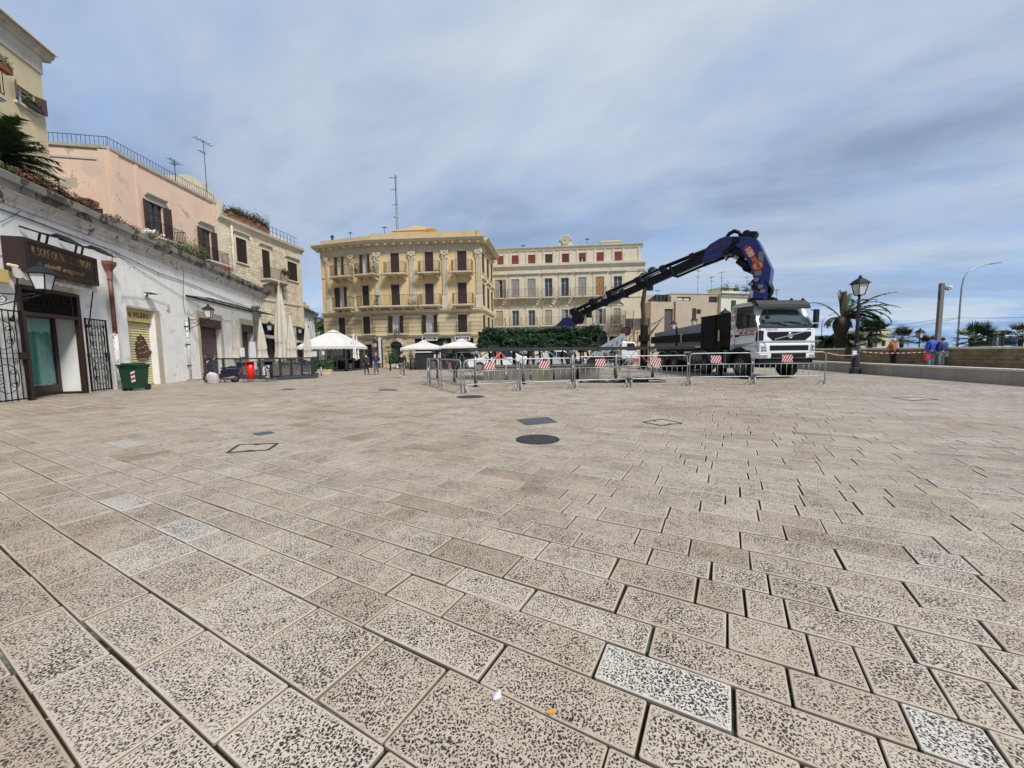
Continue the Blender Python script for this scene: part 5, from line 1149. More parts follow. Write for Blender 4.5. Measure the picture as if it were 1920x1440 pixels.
mb = MB(); mb.wall(0, lenP-.15, zc2, ztp, [r for r, s in ATT], y=.15, depth=.2); mb.quad((lenP-.15,.15,zc2),(lenP-.15,10,zc2),(lenP-.15,10,ztp),(lenP-.15,.15,ztp)); mb.quad((0,.15,ztp),(lenP-.15,.15,ztp),(lenP-.15,10,ztp),(0,10,ztp)); mb.quad((0,10,0),(0,10,ztp),(lenP,10,ztp),(lenP,10,0))
mk('attic_wall', mb, mat_pale, pal)
mb = MB(); moulding(mb, 0, lenP+.25, [(0,zc2-.95),(-.06,zc2-.95),(-.08,zc2-.6),(-.03,zc2-.58),(-.03,zc2-.35),(-.18,zc2-.2),(-.30,zc2),(-.30,zc2t),(.15,zc2t+.05),(.15,zc2)])
moulding(mb, 0, lenP, [(.15,ztp-.5),(.08,ztp-.5),(.02,ztp-.3),(-.10,ztp-.12),(-.12,ztp),(.5,ztp+.05)])
zb_ = z2[0]-.15; moulding(mb, 0, lenP, [(0,zb_-.12),(-.06,zb_-.10),(-.08,zb_),(0,zb_+.03)]); zb_ = z1[0]-.35; moulding(mb, 0, lenP, [(0,zb_-.3),(-.10,zb_-.25),(-.12,zb_),(0,zb_+.05)])
ua = [r for r, s in ATT]
for i in range(len(ua)):
    for e in (ua[i][0]-.30, ua[i][1]+.06): mb.box(e, e+.24, .10, .15, zc2t+.05, ztp-.5)
mb.box(lenP-.55, lenP-.2, .09, .15, zc2t+.05, ztp-.5); mk('cornice', mb, mat_palet, pal)
mat_red = louvre('red_shutter', (.27,.05,.035)); mat_dred = louvre('dark_red_shutter', (.17,.025,.02)); mat_bw = M_('bare_wood', (.33,.17,.06), .8, var=.45, vs=6); mat_ww = louvre('weathered_white_shutter', (.40,.40,.36)); mat_bd = M_('closed_board', (.36,.30,.20), .85, var=.15, vs=2)
for r, s in ATT:
    if s in ('red', 'dred', 'brown'): w_ = window(pal, r, None, y=.15, rec=.12, state='board', sill=False); mb = MB(); mb.box(r[0]+.01, r[1]-.01, .19, .23, r[2]+.01, r[3]-.01); mk('roller_blind', mb, {'red': mat_red, 'dred': mat_dred, 'brown': mat_lv}[s], w_)
    else: w_ = window(pal, r, None, y=.15, rec=.15, state='glass', sill=False); mb = MB(); mb.box(r[0]+.01, r[1]-.01, .19, .23, r[2]+(r[3]-r[2])*.48, r[3]-.01); mk('roller_blind', mb, mat_red, w_)
def pwin(r, s, hood):
    if s == 'white': return window(pal, r, None, state='closed', sh=mat_ww, trim=mat_palet, hood=hood, sill=False, tw=.3)
    if s == 'board': return window(pal, r, None, state='closed', sh=mat_bd, trim=mat_palet, hood=hood, sill=False, tw=.28)
    if s == 'wood': return window(pal, r, None, state='closed', sh=mat_bw, trim=mat_palet, hood=hood, sill=False, tw=.3, lab='tall window closed with bare orange-brown wood')
    if s == 'half': return window(pal, r, None, state='half', sh=mat_ww, trim=mat_palet, hood=hood, sill=False, tw=.28)
    return window(pal, r, None, state='glass', trim=mat_palet, hood=hood, sill=False, tw=.3, wood=M_('grey_window_wood', (.30,.31,.29), .6, var=.1))
for r, s in F2: pwin(r, s, 'flat')
for r, s in F1: pwin(r, s, 'curve')
for zz, lst in ((z2[0], ((225,318),(343,628),(655,768),(807,915),(942,1235),(1282,1385))), (z1[0], ((228,325),(357,475),(503,617),(640,850),(870,1063),(1105,1230),(1280,1400)))):
    for a, b in lst: balcony(pal, max(.05, PFr.uv(cc(a,0)[0], 600, -.7)[0]), PFr.uv(cc(b,0)[0], 600, -.7)[0], zz, None, 0, .7, 1.0, slab=mat_palet, iron=M_('rusty_iron', (.16,.12,.09), .8, var=.3), th=.12)
for i, r_ in enumerate(arches+[arch]):
    mb = MB(); mb.box(r_[0], r_[1], .2, .26, 0, r_[3]); d_ = mk('doorway', mb, mat_dark, pal); um = (r_[0]+r_[1])/2; hw = (r_[1]-r_[0])/2; n = 12
    mb = MB(); P0 = [(um+(hw+.02)*math.cos(PI-PI*k/n), r_[3]+hw*.9*math.sin(PI*k/n)) for k in range(n+1)]; P1 = [(um+(hw+.35)*math.cos(PI-PI*k/n), r_[3]+(hw*.9+.35)*math.sin(PI*k/n)) for k in range(n+1)]
    for k in range(n): mb.prism([P0[k], P0[k+1], P1[k+1], P1[k]], -.06, 0)
    mk('arch_surround', mb, mat_palet, d_); mb = MB(); mb.prism([(r_[0], r_[3]-.005)]+P0+[(r_[1], r_[3]-.005)], -.012, -.004); mk('tympanum', mb, mat_bd if i == 3 else mat_dark, d_)
# clock gable
cu_, cz_ = PFr.uv(*cc(865, 150)); rr = PFr.uv(*cc(905, 150))[0]-cu_
zg = ztp+.03; gab = []
base = [(-2.3,0),(-1.95,.1),(-1.5,.35),(-1.25,.75),(-1.45,1.1),(-1.15,1.15)]
H_ = cz_-zg+rr*1.25; n = 12
pts = [(x*rr*.98/.9, z*rr) for x, z in base]; arcp = [(rr*1.22*math.cos(PI-PI*k/n), (cz_-zg)+rr*1.22*math.sin(PI*k/n)) for k in range(n+1)]
L_ = [(x, z) for x, z in pts if z < cz_-zg+.1]; poly = L_+arcp+[(-x, z) for x, z in reversed(L_)]
mb = MB(); mb.prism([(cu_+x, zg+z) for x, z in poly], .2, .7); gb = mk('clock_gable', mb, mat_palet, pal)
mb = MB(); mb.tube([(cu_+x, .18, zg+z) for x, z in arcp], .09, 6); mb.disc((cu_, .16, cz_), (0,1,0), rr*1.0, .08, 28); mk('clock_rim', mb, mat_palet, gb)
mb = MB(); mb.disc((cu_, .10, cz_), (0,1,0), rr*.84, .05, 28); cf = mk('clock_face', mb, M_('clock_stone', (.50,.46,.36), .8, var=.1, vs=3), gb)
mb = MB()
for k in range(12): a_ = 2*PI*k/12; mb.bar((cu_+rr*.60*math.cos(a_), .065, cz_+rr*.60*math.sin(a_)), (cu_+rr*.75*math.cos(a_), .065, cz_+rr*.75*math.sin(a_)), .07, .02)
mb.bar((cu_, .06, cz_),(cu_-rr*.28, .06, cz_+rr*.22), .06, .02); mb.bar((cu_, .06, cz_),(cu_+rr*.15, .06, cz_+rr*.5), .05, .02); mk('clock_hands', mb, M_('clock_marks', (.12,.11,.09), .8, var=0), gb)
r_ = pr_(1200, 142, 1383, 180); mb = MB(); mb.box(r_[0], r_[1], 2, 6, ztp, zq(1290, 142)+.3); mb.box(r_[0]-.1, r_[1]+.1, 1.9, 6.1, zq(1290,142)+.3, zq(1290,142)+.42); mk('roof_house', mb, mat_pale, pal)
for px, y0, y1, lab in ((1101,446,458,'bent thin aerial on the palazzo roof right of the clock'),(981,459,463,'tiny aerial on the palazzo roof left of the clock')): aerial(px, y0, y1, 50, lab, 3, .25)
# scaffold hoarding on the palazzo's right end
hb0, hb1 = PFr.uv(1172, 600, -2.2)[0], PFr.uv(1218, 600, -2.2)[0]; hz0, hz1 = PFr.uv(1195, 614, -2.2)[1], PFr.uv(1195, 597, -2.2)[1]
sc_ = thing('scaffold', 'rusty scaffold with a grey corrugated hoarding at the right end of the palazzo', 'scaffold', PFr.pt(hb0, -2.2, 0), PFr.ang); W = hb1-hb0
mb = MB(); n = 40
for i in range(n): x = W*i/n; mb.box(x, x+W/n*.55, -.03, .0, hz0, hz1); 
mb.box(0, W, 0, .03, hz0, hz1); mk('corrugated_panel', mb, M_('hoarding_grey', (.17,.17,.155), .7, var=.15, vs=2), sc_)
mb = MB()
for x in (0, W/3, 2*W/3, W): mb.tube([(x,-.1,0),(x,-.1,hz1+.9)], .05, 6); mb.tube([(x,1.9,0),(x,1.9,hz1)], .05, 6); mb.bar((x,-.1,hz0),(x,1.9,hz0), .06)
for z in (1.8, hz0*.6, hz0-.02): mb.tube([(0,-.1,z),(W,-.1,z)], .04, 6); mb.tube([(0,1.9,z),(W,1.9,z)], .04, 6)
for i in range(3): mb.bar((W*i/3,-.1,.2),(W*(i+1)/3,-.1,hz0), .04)
mk('frame', mb, M_('rusty_tube', (.22,.11,.06), .8, var=.35, vs=5), sc_)
mb = MB()
for s, x in ((-1, 0), (1, W)): mb.bar((x,0,hz0),(x+s*1.6,0,hz1+.1), .08); mb.bar((x,0,hz0+.3),(x+s*1.2,0,hz1-.3), .06); mb.quad((x,.01,hz0-.6),(x+s*1.5,.01,hz1),(x+s*1.1,.01,hz1-.6),(x,.01,hz0-1.2))
mk('side_guard', mb, M_('guard_board', (.10,.08,.06), .85, var=.2), sc_)
t = thing('round_sign', 'small dark round sign on the scaffold of the palazzo', 'sign', PFr.pt(*(lambda uv: (uv[0], -2.5, uv[1]))(PFr.uv(1174, 621, -2.5))), PFr.ang); mb = MB(); mb.disc((0,0,0),(0,1,0),.55,.08,24); mk('disc', mb, M_('sign_black', (.03,.015,.015), .5, var=0), t); mb = MB(); mb.disc((0,-.045,0),(0,1,0),.38,.01,24); mk('sign_centre', mb, M_('sign_maroon', (.07,.02,.02), .5, var=0), t)
# ---------------------------------------------------------------- modern concrete building, white house, far cream house
mat_board = M_('boarded_concrete', (.43,.35,.26), .88, var=.08, vs=.8, bump=.3, bs=12, streak=((.33,.26,.19), .45, .5))
c8 = lambda x, y: (1180+x/7.385, 520+y/7.385)
MF0 = atY(c8(255, 0)[0], 660, 56); MF1 = atY(c8(1272, 0)[0], 660, 58); MF = frame2(MF0, MF1)
mod = thing('concrete_building', 'low modern building of vertically boarded beige concrete with brown metal windows, right of the palazzo', 'building', MF.o, MF.ang)
m8 = lambda x, y, o=0: MF.uv(*c8(x, y), o)
def m8r(x0, y0, x1, y1, o=0):
    m = (x0+x1)/2; return (m8(x0, 500, o)[0], m8(x1, 500, o)[0], m8(m, y1, o)[1], m8(m, y0, o)[1])
top = m8(900, 222)[1]; win = [m8r(655,270,845,325), m8r(1095,265,1210,348), m8r(930,443,990,507), m8r(868,428,925,600)]
x0 = m8(575, 300)[0]; mb = MB(); mb.wall(x0, m8(1270,300)[0], 0, top, win, depth=.3); mb.box(x0, m8(1270,300)[0], .35, 9, 0, top-.02); mb.box(x0-.0, m8(1270,300)[0]+.1, -.08, .1, top-.12, top+.02)
xl = m8(190, 300)[0]; zl = m8(400, 245, 3)[1]; mb.box(xl, x0, 3, 9, 0, zl)
mk('main_block', mb, mat_board, mod)
a, b = m8(300, 400, -1.5)[0], m8(615, 400, -1.5)[0]; zz = m8(450, 340, -1.5)[1]; dr = m8r(487,437,605,700,-1.5)
mb = MB(); mb.wall(a, b, 0, zz, [(dr[0], dr[1], 0, dr[3])], y=-1.5, depth=.3); mb.quad((a,-1.5,0),(a,3,0),(a,3,zz),(a,-1.5,zz)); mb.quad((b,-1.5,0),(b,-1.5,zz),(b,3,zz),(b,3,0)); mb.quad((a,-1.5,zz),(b,-1.5,zz),(b,3,zz),(a,3,zz)); mk('lower_block', mb, mat_board, mod)
mb = MB(); a2, b2_ = m8(642,400,-.8)[0], m8(865,400,-.8)[0]; z2_ = m8(700,330,-.8)[1]; mb.box(a2, b2_, -.8, -.01, 0, z2_); mk('bay', mb, mat_board, mod)
mat_bm = M_('brown_metal', (.085,.065,.055), .6, var=.1)
mb = MB(); mb.box(dr[0], dr[1], -1.3, -1.2, 0, dr[3]); mk('tall_door', mb, mat_bm, mod)
for i, r_ in enumerate(win):
    if i == 0:
        mb = MB(); mb.box(r_[0], r_[1], .2, .24, r_[2], r_[3]); w_ = mk('window', mb, M_('pale_pane', (.62,.66,.58), .25, var=.05, spec=.7), mod); mb = MB(); um = (r_[0]+r_[1])/2  # wide two-pane window in one even pale colour
        for b in ((r_[0],r_[1],r_[2],r_[2]+.1),(r_[0],r_[1],r_[3]-.1,r_[3]),(r_[0],r_[0]+.1,r_[2],r_[3]),(r_[1]-.1,r_[1],r_[2],r_[3]),(um-.06,um+.06,r_[2],r_[3])): mb.box(b[0], b[1], .12, .2, b[2], b[3])
        mk('window_frame', mb, mat_bm, w_)
    else:
        mb = MB(); mb.box(r_[0], r_[1], .18, .24, r_[2], r_[3]); w_ = mk('louvred_window', mb, mat_bm, mod); mb = MB(); n = 7
        for k in range(n): z = r_[2]+(r_[3]-r_[2])*(k+.3)/n; mb.box(r_[0]+.06, r_[1]-.06, .10, .18, z, z+(r_[3]-r_[2])/n*.35)
        mk('louvre', mb, mat_bm, w_)
s0, s1 = m8(250, 325, 1)[0], m8(575, 245, 1)[0]; mb = MB(); mb.quad((s0,1,m8(250,330,1)[1]),(x0,1,m8(575,330,1)[1]),(x0,1,m8(575,240,1)[1]),(x0-1.8,1,m8(430,240,1)[1])); mb.bar((s0,.9,m8(250,332,1)[1]),(x0-1.8,.9,m8(430,240,1)[1]), .12); mb.bar((s0,.9,m8(250,332,1)[1]),(x0,.9,m8(575,325,1)[1]), .12)
for k in range(4): mb.bar((x0-1.8+.6*k,.9,m8(430,240,1)[1]),(x0-1.8+.6*k,.9,m8(430,330,1)[1]), .08)
mk('roof_truss', mb, mat_grey, mod)
HF = frame2(atY(1349, 660, 57.5), atY(1442, 660, 60)); HT = HF.uv(1380, 550)[1]; HL = HF.uv(1442, 600)[0]
wh = thing('green_shutter_house', 'pale cream house with green shutters and a dentilled cornice behind the truck cab', 'house', HF.o, HF.ang)
gw = (HF.uv(1369.5, 600)[0], HF.uv(1379, 600)[0], HF.uv(1374, 584)[1], HF.uv(1374, 563)[1]); gw2 = (HF.uv(1399.5, 600)[0], HF.uv(1409, 600)[0], gw[2], gw[3])
mb = MB(); mb.wall(0, HL, 0, HT, [gw, gw2], depth=.25); mb.quad((HL,0,0),(HL,9,0),(HL,9,HT),(HL,0,HT)); mb.quad((0,0,HT),(HL,0,HT),(HL,9,HT),(0,9,HT)); mb.quad((0,0,0),(0,0,HT),(0,9,HT),(0,9,0)); mk('wall', mb, M_('pale_cream_wall', (.60,.57,.44), .88, var=.07, vs=1, streak=((.42,.38,.28), .35, .55)), wh)
mb = MB(); moulding(mb, -.1, HL+.1, [(0,HT-.35),(-.15,HT-.3),(-.35,HT-.1),(-.35,HT),(0,HT+.05)]); n = 40
for i in range(n): x = HL*i/n; mb.box(x, x+.12, -.22, 0, HT-.55, HT-.35)
mk('cornice', mb, mat_stone, wh)
for g in (gw, gw2): window(wh, g, None, state='closed', sh=louvre('green_shutter', (.03,.13,.07)), trim=None, sill=True)
mb = MB(); mb.box(3, 6.2, 3, 6, HT, HT+1.3); mb.box(2.8, 6.4, 2.8, 6.2, HT+1.3, HT+1.4); mk('roof_house', mb, MC['pale_cream_wall'], wh)
mb = MB(); leaves(mb, 500, lambda: (rgp.choice([1.6, 3.6, 5.6])+rgp.gauss(0,.35), 1+rgp.gauss(0,.3), HT+.5+abs(rgp.gauss(0,.45))), .3, rgp); mk('roof_shrub', mb, palm_g, wh)
for px, y0, y1, lab in ((1308,506,551,'tall thin aerial, leftmost above the concrete building'),(1333,518,550,'shorter aerial above the middle of the concrete building'),(1352,509,551,'tall aerial at the joint of concrete building and cream house'),(1400,518,545,'aerial above the green shuttered house'),(1234,543,552,'short aerial on the low left wing of the concrete building'),(1455,542,570,'thin aerial right of the crane column')): aerial(px, y0, y1, 58, lab, 4, .5)
# small wall filling the gap between white building and ochre block
GF = frame2(atY(590, 660, 62), atY(620, 660, 62)); t = thing('far_cream_house', 'small pale cream house seen in the gap between the white and ochre buildings', 'house', GF.o, GF.ang); zz = GF.uv(605, 597)[1]; L_ = GF.uv(622, 600)[0]
mb = MB(); mb.box(-4, L_, 0, 8, 0, zz); mk('wall', mb, M_('pale_cream_wall', (.6,.57,.44)), t); mb = MB(); mb.box(-4.1, L_+.1, -.1, 8, zz, zz+.2); mk('parapet', mb, mat_stone, t)
mb = MB(); mb.box(L_*.35, L_*.55, -.05, 0, zz-3, zz-1.2); mk('window', mb, mat_dark, t)
t = thing('small_tree', 'small dark tree in front of the cream house between white and ochre buildings', 'tree', atY(609, 660, 55).xy.to_3d()); zt_ = atY(609, 612, 55).z; mb = MB(); mb.tube([(0,0,0),(.1,0,zt_-1.2),(0,0,zt_)], [.14,.1,.05], 6); mk('trunk', mb, mat_trunk, t); mb = MB(); leaves(mb, 900, lambda: (rgp.gauss(0,.6), rgp.gauss(0,.6), zt_+.15+rgp.gauss(0,.5)), .3, rgp); mk('crown', mb, palm_g, t)
# ================================================================ CRANE TRUCK
TFo = Vector((11.93, 18.95, 0)); TF = Frame(TFo, math.atan2(-.995, .085)); FF = Frame(TFo, TF.ang+PI/2)
tk = thing('crane_truck', 'white four axle flatbed truck carrying a huge folded-over blue and black knuckle boom crane', 'truck', TFo, TF.ang)
W = FF.uv(1526, 655)[0]
X = lambda px, py=650: TF.uv(px, py)[0]
Zs = lambda px, py: TF.uv(px, py)[1]
Zf = lambda px, py: FF.uv(px, py)[1]; Uf = lambda px, py=640: FF.uv(px, py)[0]
mat_tw = M_('truck_white', (.72,.73,.75), .22, var=.03, vs=2, coat=.5, streak=((.45,.42,.38), .15, .55))
mat_plast = M_('dark_plastic', (.011,.0115,.012), .6, var=.1, spec=.25)
mat_rubber = M_('tyre_rubber', (.012,.012,.012), .85, var=.2, vs=8, bump=.3, bs=25)
mat_chas = M_('chassis_black', (.006,.006,.0075), .65, var=.3, vs=4, spec=.22)
mat_chrome = M_('chrome', (.6,.6,.6), .2, metal=1, var=0)
mat_redp = M_('red_paint', (.45,.02,.02), .5, var=0)
mat_scr = M_('windscreen_glass', (.045,.07,.075), .06, var=0, spec=.8)
zr = Zs(1405, 566); xr = X(1370, 620); zwb = Zf(1470, 611); zwt = Zf(1470, 578); zb0 = Zf(1470, 672); zb1 = Zf(1470, 641.5); zpan = Zf(1470, 615)
xw1 = TF.loc(G(1386, 708))[0]; RW = .63; zsk = Zs(1408, 658)
arch = [(xw1+.82*math.cos(t), .63+.82*math.sin(t)) for t in [PI*i/12 for i in range(13)]]
prof = [(xr, .95), (xr, zr-.35), (xr+.10, zr-.08), (xr+.35, zr), (-.55, zr), (-.42, zwt+.02), (-.06, zwb), (0.0, zpan), (.04, zb1), (.04, zb1-.05), (-.30, zb1-.06), (-.30, zsk)]
pr2 = [p for p in arch if p[1] > zsk-.01 and p[0] < -.31]
prof = prof[:12]+[(pr2[0][0], zsk)]+pr2+[(max(xr, pr2[-1][0]), pr2[-1][1])]
def taper(m): m.v = [(x, y if z < zpan else y*(1-.10*(z-zpan)/(zr-zpan)), z) for x, y, z in m.v]
mb = MB()
cabp = [(xr, 1.40), (xr, zr-.40), (xr+.12, zr-.10), (xr+.38, zr), (-.55, zr), (-.42, zwt), (-.06, zwb), (0, zpan), (.03, zb1+.02), (-.02, zb1+.0), (-.02, 1.40)]
n_ = 10; arcu = [(xw1+.86*math.cos(t), .60+.86*math.sin(t)) for t in [PI*i/n_ for i in range(n_+1)]]
arcu = [p for p in arcu if p[1] > zsk]
low = [(-.05, zsk)]+[p for p in arcu if p[0] < -.06]
cabp = cabp[:10]+[(-.05, zb1)]+low
if low[-1][0] > xr: cabp.append((low[-1][0], zsk)); cabp.append((xr, zsk+.3))
mb.prism(cabp, 0, W); taper(mb); cab = mk('cab', mb, mat_tw, tk, bevel=.05)
# windscreen
mb = MB(); e = .012; yL, yR = .14, W-.10
mb.add([(-.44+e, yL+.05, zwt-.02), (-.44+e, yR-.05, zwt-.02), (-.07+e, yR, zwb+.02), (-.07+e, yL, zwb+.02), (-.44+e+.06, (yL+yR)/2, zwt-.02), (-.07+e+.07, (yL+yR)/2, zwb+.02)], [(0,3,5,4),(4,5,2,1)]); taper(mb); scr = mk('windscreen', mb, mat_scr, cab)
mb = MB(); mb.quad((-.03+e, .06, zwb+.03), (-.03+e, W-.06, zwb+.03), (.03, W-.04, zpan-.01), (.03, .04, zpan-.01)); mb.quad((-.03+e, .06, zwb+.03), (-.03+e, W-.06, zwb+.03), (-.09, W-.06, zwb+.05), (-.09, .06, zwb+.05)); mk('cowl_panel', mb, mat_plast, cab)
mb = MB()
for y0, y1 in ((.55, 1.45), (1.6, 2.5)): mb.bar((.01, y1, zwb+.03), (-.03, y0+.02, zwb+.22), .03); mb.bar((-.035, y0-.25, zwb+.20), (-.05, y0+.65, zwb+.17), .025)
mk('wiper', mb, mat_black, cab)
# sun visor
mb = MB(); vz = zr; mb.prism([(-.75, vz-.02), (-.62, vz+.05), (-.25, vz+.03), (-.04, vz-.20), (-.02, zwt+.04), (-.04, zwt-.02), (-.34, vz-.12), (-.5, vz-.04)], -.03, W-.02); taper(mb); vis = mk('sun_visor', mb, M_('visor_grey', (.016,.017,.017), .65, var=.1), cab, bevel=.03)
mb = MB()
for y in (.5, 1.1, 1.9, 2.5): mb.sphere((-.3, y, vz+.06), .07, 8, 6)
mk('marker_lamp', mb, mat_plast, vis)
# front grille panel
gy0, gy1 = Uf(1436), Uf(1518); gz0, gz1 = Zf(1470, 638.5), Zf(1470, 622)
mb = MB(); mb.box(-.0, .065, .07, W-.05, zb1+.04, zpan-.02); hp = mk('front_panel', mb, mat_tw, cab, bevel=.03)
mb = MB(); gm = (gz0+gz1)/2; pts = [(gy0, gz1), (gy1, gz1), (gy1, gm+.02), (gy1-.3, gz0), (gy0+.3, gz0), (gy0, gm+.02)]
mb.add([(.068, y, z) for y, z in pts]+[(.075, y, z) for y, z in pts], [(6,7,8,9,10,11)[::-1] if False else (6,7,8,9,10,11)]); 
for k in range(5): z = gz0+(gz1-gz0)*(k+.5)/5; mb.box(.075, .095, gy0+.12+(.15 if k < 2 else 0), gy1-.12-(.15 if k < 2 else 0), z-.02, z+.02)
gr = mk('grille', mb, mat_plast, hp)
mb = MB(); gc = ((gy0+gy1)/2+.02, (gz0+gz1)/2+.03); mb.bar((.105, gy0+.35, gz0+.06), (.105, gy1-.32, gz1+.01), .04, .05)
mb.tube([(.115, gc[0]+.13*math.cos(2*PI*i/20), gc[1]+.13*math.sin(2*PI*i/20)) for i in range(20)], .024, 6, closed=True); mb.disc((.11, *gc), (1,0,0), .10, .02, 16); mk('emblem', mb, mat_chrome, gr)
FR = Matrix(((0,0,1,0),(1,0,0,0),(0,1,0,0),(0,0,0,1)))   # text facing +x (forward), reading along +y
text('lettering', 'VOLVO', .13, M_('steel_letters', (.12,.12,.13), .4, var=0), hp, Matrix.Translation((.072, gy0+.22, gz1+.10)) @ FR, sx=1.4)
text('lettering', 'FM', .11, MC['steel_letters'], hp, Matrix.Translation((.072, gy1-.12, gz1+.10)) @ FR, sx=1.3)
# bumper
mb = MB(); zb = zb0; mb.box(-.55, .10, .02, W-.02, zb, zb1-.04)
bp_ = mk('bumper', mb, mat_tw, cab, bevel=.06)
mb = MB(); a, b, c, d = Uf(1441), Uf(1513), Zf(1470,657), Zf(1470,647.5); mb.box(.10, .112, a, b, c, d)
for k in range(3): z = c+(d-c)*(k+.5)/3; mb.box(.112, .125, a+.05, b-.05, z-.015, z+.015)
a2, b2_, c2, d2_ = Uf(1444), Uf(1509), Zf(1470,671), Zf(1470,662); mb.box(.10, .112, a2, b2_, c2, d2_)
for k in range(3): z = c2+(d2_-c2)*(k+.5)/3; mb.box(.112, .125, a2+.05, b2_-.05, z-.015, z+.015)
mk('lower_grille', mb, mat_plast, bp_)
mat_hl = M_('headlight_glass', (.42,.43,.44), .12, var=.5, vs=14, metal=.4)
for px0, px1, s in ((1421, 1436, 0), (1515, 1526, 1)):
    u0, u1 = Uf(px0), Uf(px1); z0, z1 = Zf(1470, 661), Zf(1470, 643); mb = MB()
    if s == 0: mb.add([(.02,u0-.02,z1),(.11,u1-.12,z1),(.115,u1,z0+.05),(.115,u1-.05,z0),(.09,u0+.12,z0+.08),(.0,u0-.03,z1-.5)], [(0,5,4,3,2,1)])
    else: mb.add([(.02,u1+.02,z1),(.11,u0+.10,z1),(.115,u0,z0+.05),(.115,u0+.05,z0),(.09,u1-.06,z0+.08),(.0,u1+.03,z1-.5)], [(0,1,2,3,4,5)])
    for q in (.3, .65): mb.sphere((.10, (u0+u1)/2+(.03 if s else -.02), z0+(z1-z0)*q), .075, 10, 6)
    mk('headlight', mb, mat_hl, bp_)
    mb = MB(); mb.box(.10, .118, u0+.02, u1+.05 if s == 0 else u1, Zf(1470,671), Zf(1470,665)); mk('fog_light', mb, mat_hl, bp_)
mb = MB(); mb.box(-.5, .03, .06, W-.06, Zf(1470,684), zb-.005); ub_ = mk('underrun_bar', mb, mat_chas, tk, bevel=.02)
mb = MB(); pz_ = Zf(1475, 675.5); mb.box(.035, .045, Uf(1468), Uf(1482), pz_-.06, pz_+.06); np_ = mk('number_plate', mb, M_('plate_white', (.6,.62,.62), .4, var=0), ub_)
text('lettering', 'DH 415 KT', .09, M_('plate_black', (.03,.03,.03), .5, var=0), np_, Matrix.Translation((.047, (Uf(1468)+Uf(1482))/2, pz_)) @ FR)
# door, window, lettering on the side
dx0, dx1 = X(1379, 600), -.22; z_a, z_b = Zs(1395, 611), Zs(1395, 576)
mb = MB(); e = -.012
mb.add([(dx0+.05,e,z_a+.02),(dx0+.22,e,z_a-.15),(dx1+.1,e,z_a-.12),(dx1-.02,e,z_a+.25),(dx1-.18,e,z_b),(dx0+.08,e,z_b+.02)], [(0,1,2,3,4,5)]); dw = mk('door_window', mb, mat_glassd, cab)
mb = MB()
for p, q in (((dx0,zsk+.3),(dx0,z_b+.12)),((dx1+.12,1.5),(dx1+.12,z_a+.1)),((dx0,z_b+.12),(dx1-.1,z_b+.12)),((dx0,1.62),(dx1+.12,1.62))): mb.bar((p[0],-.004,p[1]),(q[0],-.004,q[1]), .02, .012)
mb.box(dx0+.06, dx0+.32, -.03, -.005, Zs(1384,632), Zs(1384,628)); mb.add([( -.13,-.006,zpan-.15),(-.02,-.006,zpan-.2),(-.02,-.006,zb1+.05),(-.17,-.006,zb1+.05)], [(0,3,2,1)]); mk('door_seams', mb, mat_plast, cab)
mb = MB(); a, b = X(1416,620), 0; q = X(1429) if False else -.0
mb.box(.0, .07, .03, .24, zb1+.08, zpan-.12); mk('air_vent', mb, mat_plast, hp)
for i, ch in enumerate('GOUP'): text('lettering', ch, .36, mat_redp, cab, Matrix.Translation((X(1375.0-i*1.2, 600)+.02, -.008, Zs(1374, [583,598.5,614.5,632.5][i]))) @ UP, shear=.25, off=.008)
mc_ = (dx0+dx1)/2+.12
text('lettering', 'GO UP NOLEGGI', .21, mat_redp, cab, Matrix.Translation((mc_, -.008, Zs(1397, 619))) @ UP, shear=.2, sx=.95)
text('lettering', '080 548 1225', .20, MC['plate_black'], cab, Matrix.Translation((mc_, -.008, Zs(1397, 624.5))) @ UP, shear=.2)
mb = MB()
for py in (614.5, 628.5): z = Zs(1397, py); mb.box(mc_-.62, mc_+.62, -.010, -.001, z-.025, z+.025)
mk('red_stripe', mb, mat_redp, cab)
# mirrors
mb = MB(); mb.box(-.02, .22, -.62, -.30, z_a-.15, z_a+.45); mb.bar((-.25,-.02,z_a+.1),(.1,-.4,z_a+.15), .05); mb.bar((-.3,-.02,z_b),(.1,-.4,z_a+.5), .04); mk('mirror', mb, mat_plast, cab, bevel=.04)
mb = MB(); mb.box(-.05, .1, W-.10, W+.12, zwb+.15, zwt-.05); mb.box(-.05, .1, W-.06, W+.10, zwb-.12, zwb+.10); mb.bar((-.3,W,zwt-.05),(.0,W,zwt-.1), .05); mb.bar((-.2,W,zwb),(.0,W,zwb+.05), .05); mk('mirror', mb, mat_plast, cab, bevel=.04)
mb = MB(); mb.sphere((-.0,.45,zwb+.42), .10, 8, 6); mb.bar((.0,.45,zwb+.5),(-.1,.45,zwt), .02); mk('mirror', mb, mat_plast, cab)
# wheel arch
mb = MB(); pa = [(xw1+.98*math.cos(t), .60+.98*math.sin(t)) for t in [PI*i/14 for i in range(15)]]; pi_ = [(xw1+.80*math.cos(t), .60+.80*math.sin(t)) for t in [PI*i/14 for i in range(15)]]
for i in range(14):
    mb.prism([pa[i], pa[i+1], pi_[i+1], pi_[i]], -.04, .45)
mk('wheel_arch', mb, mat_plast, tk)
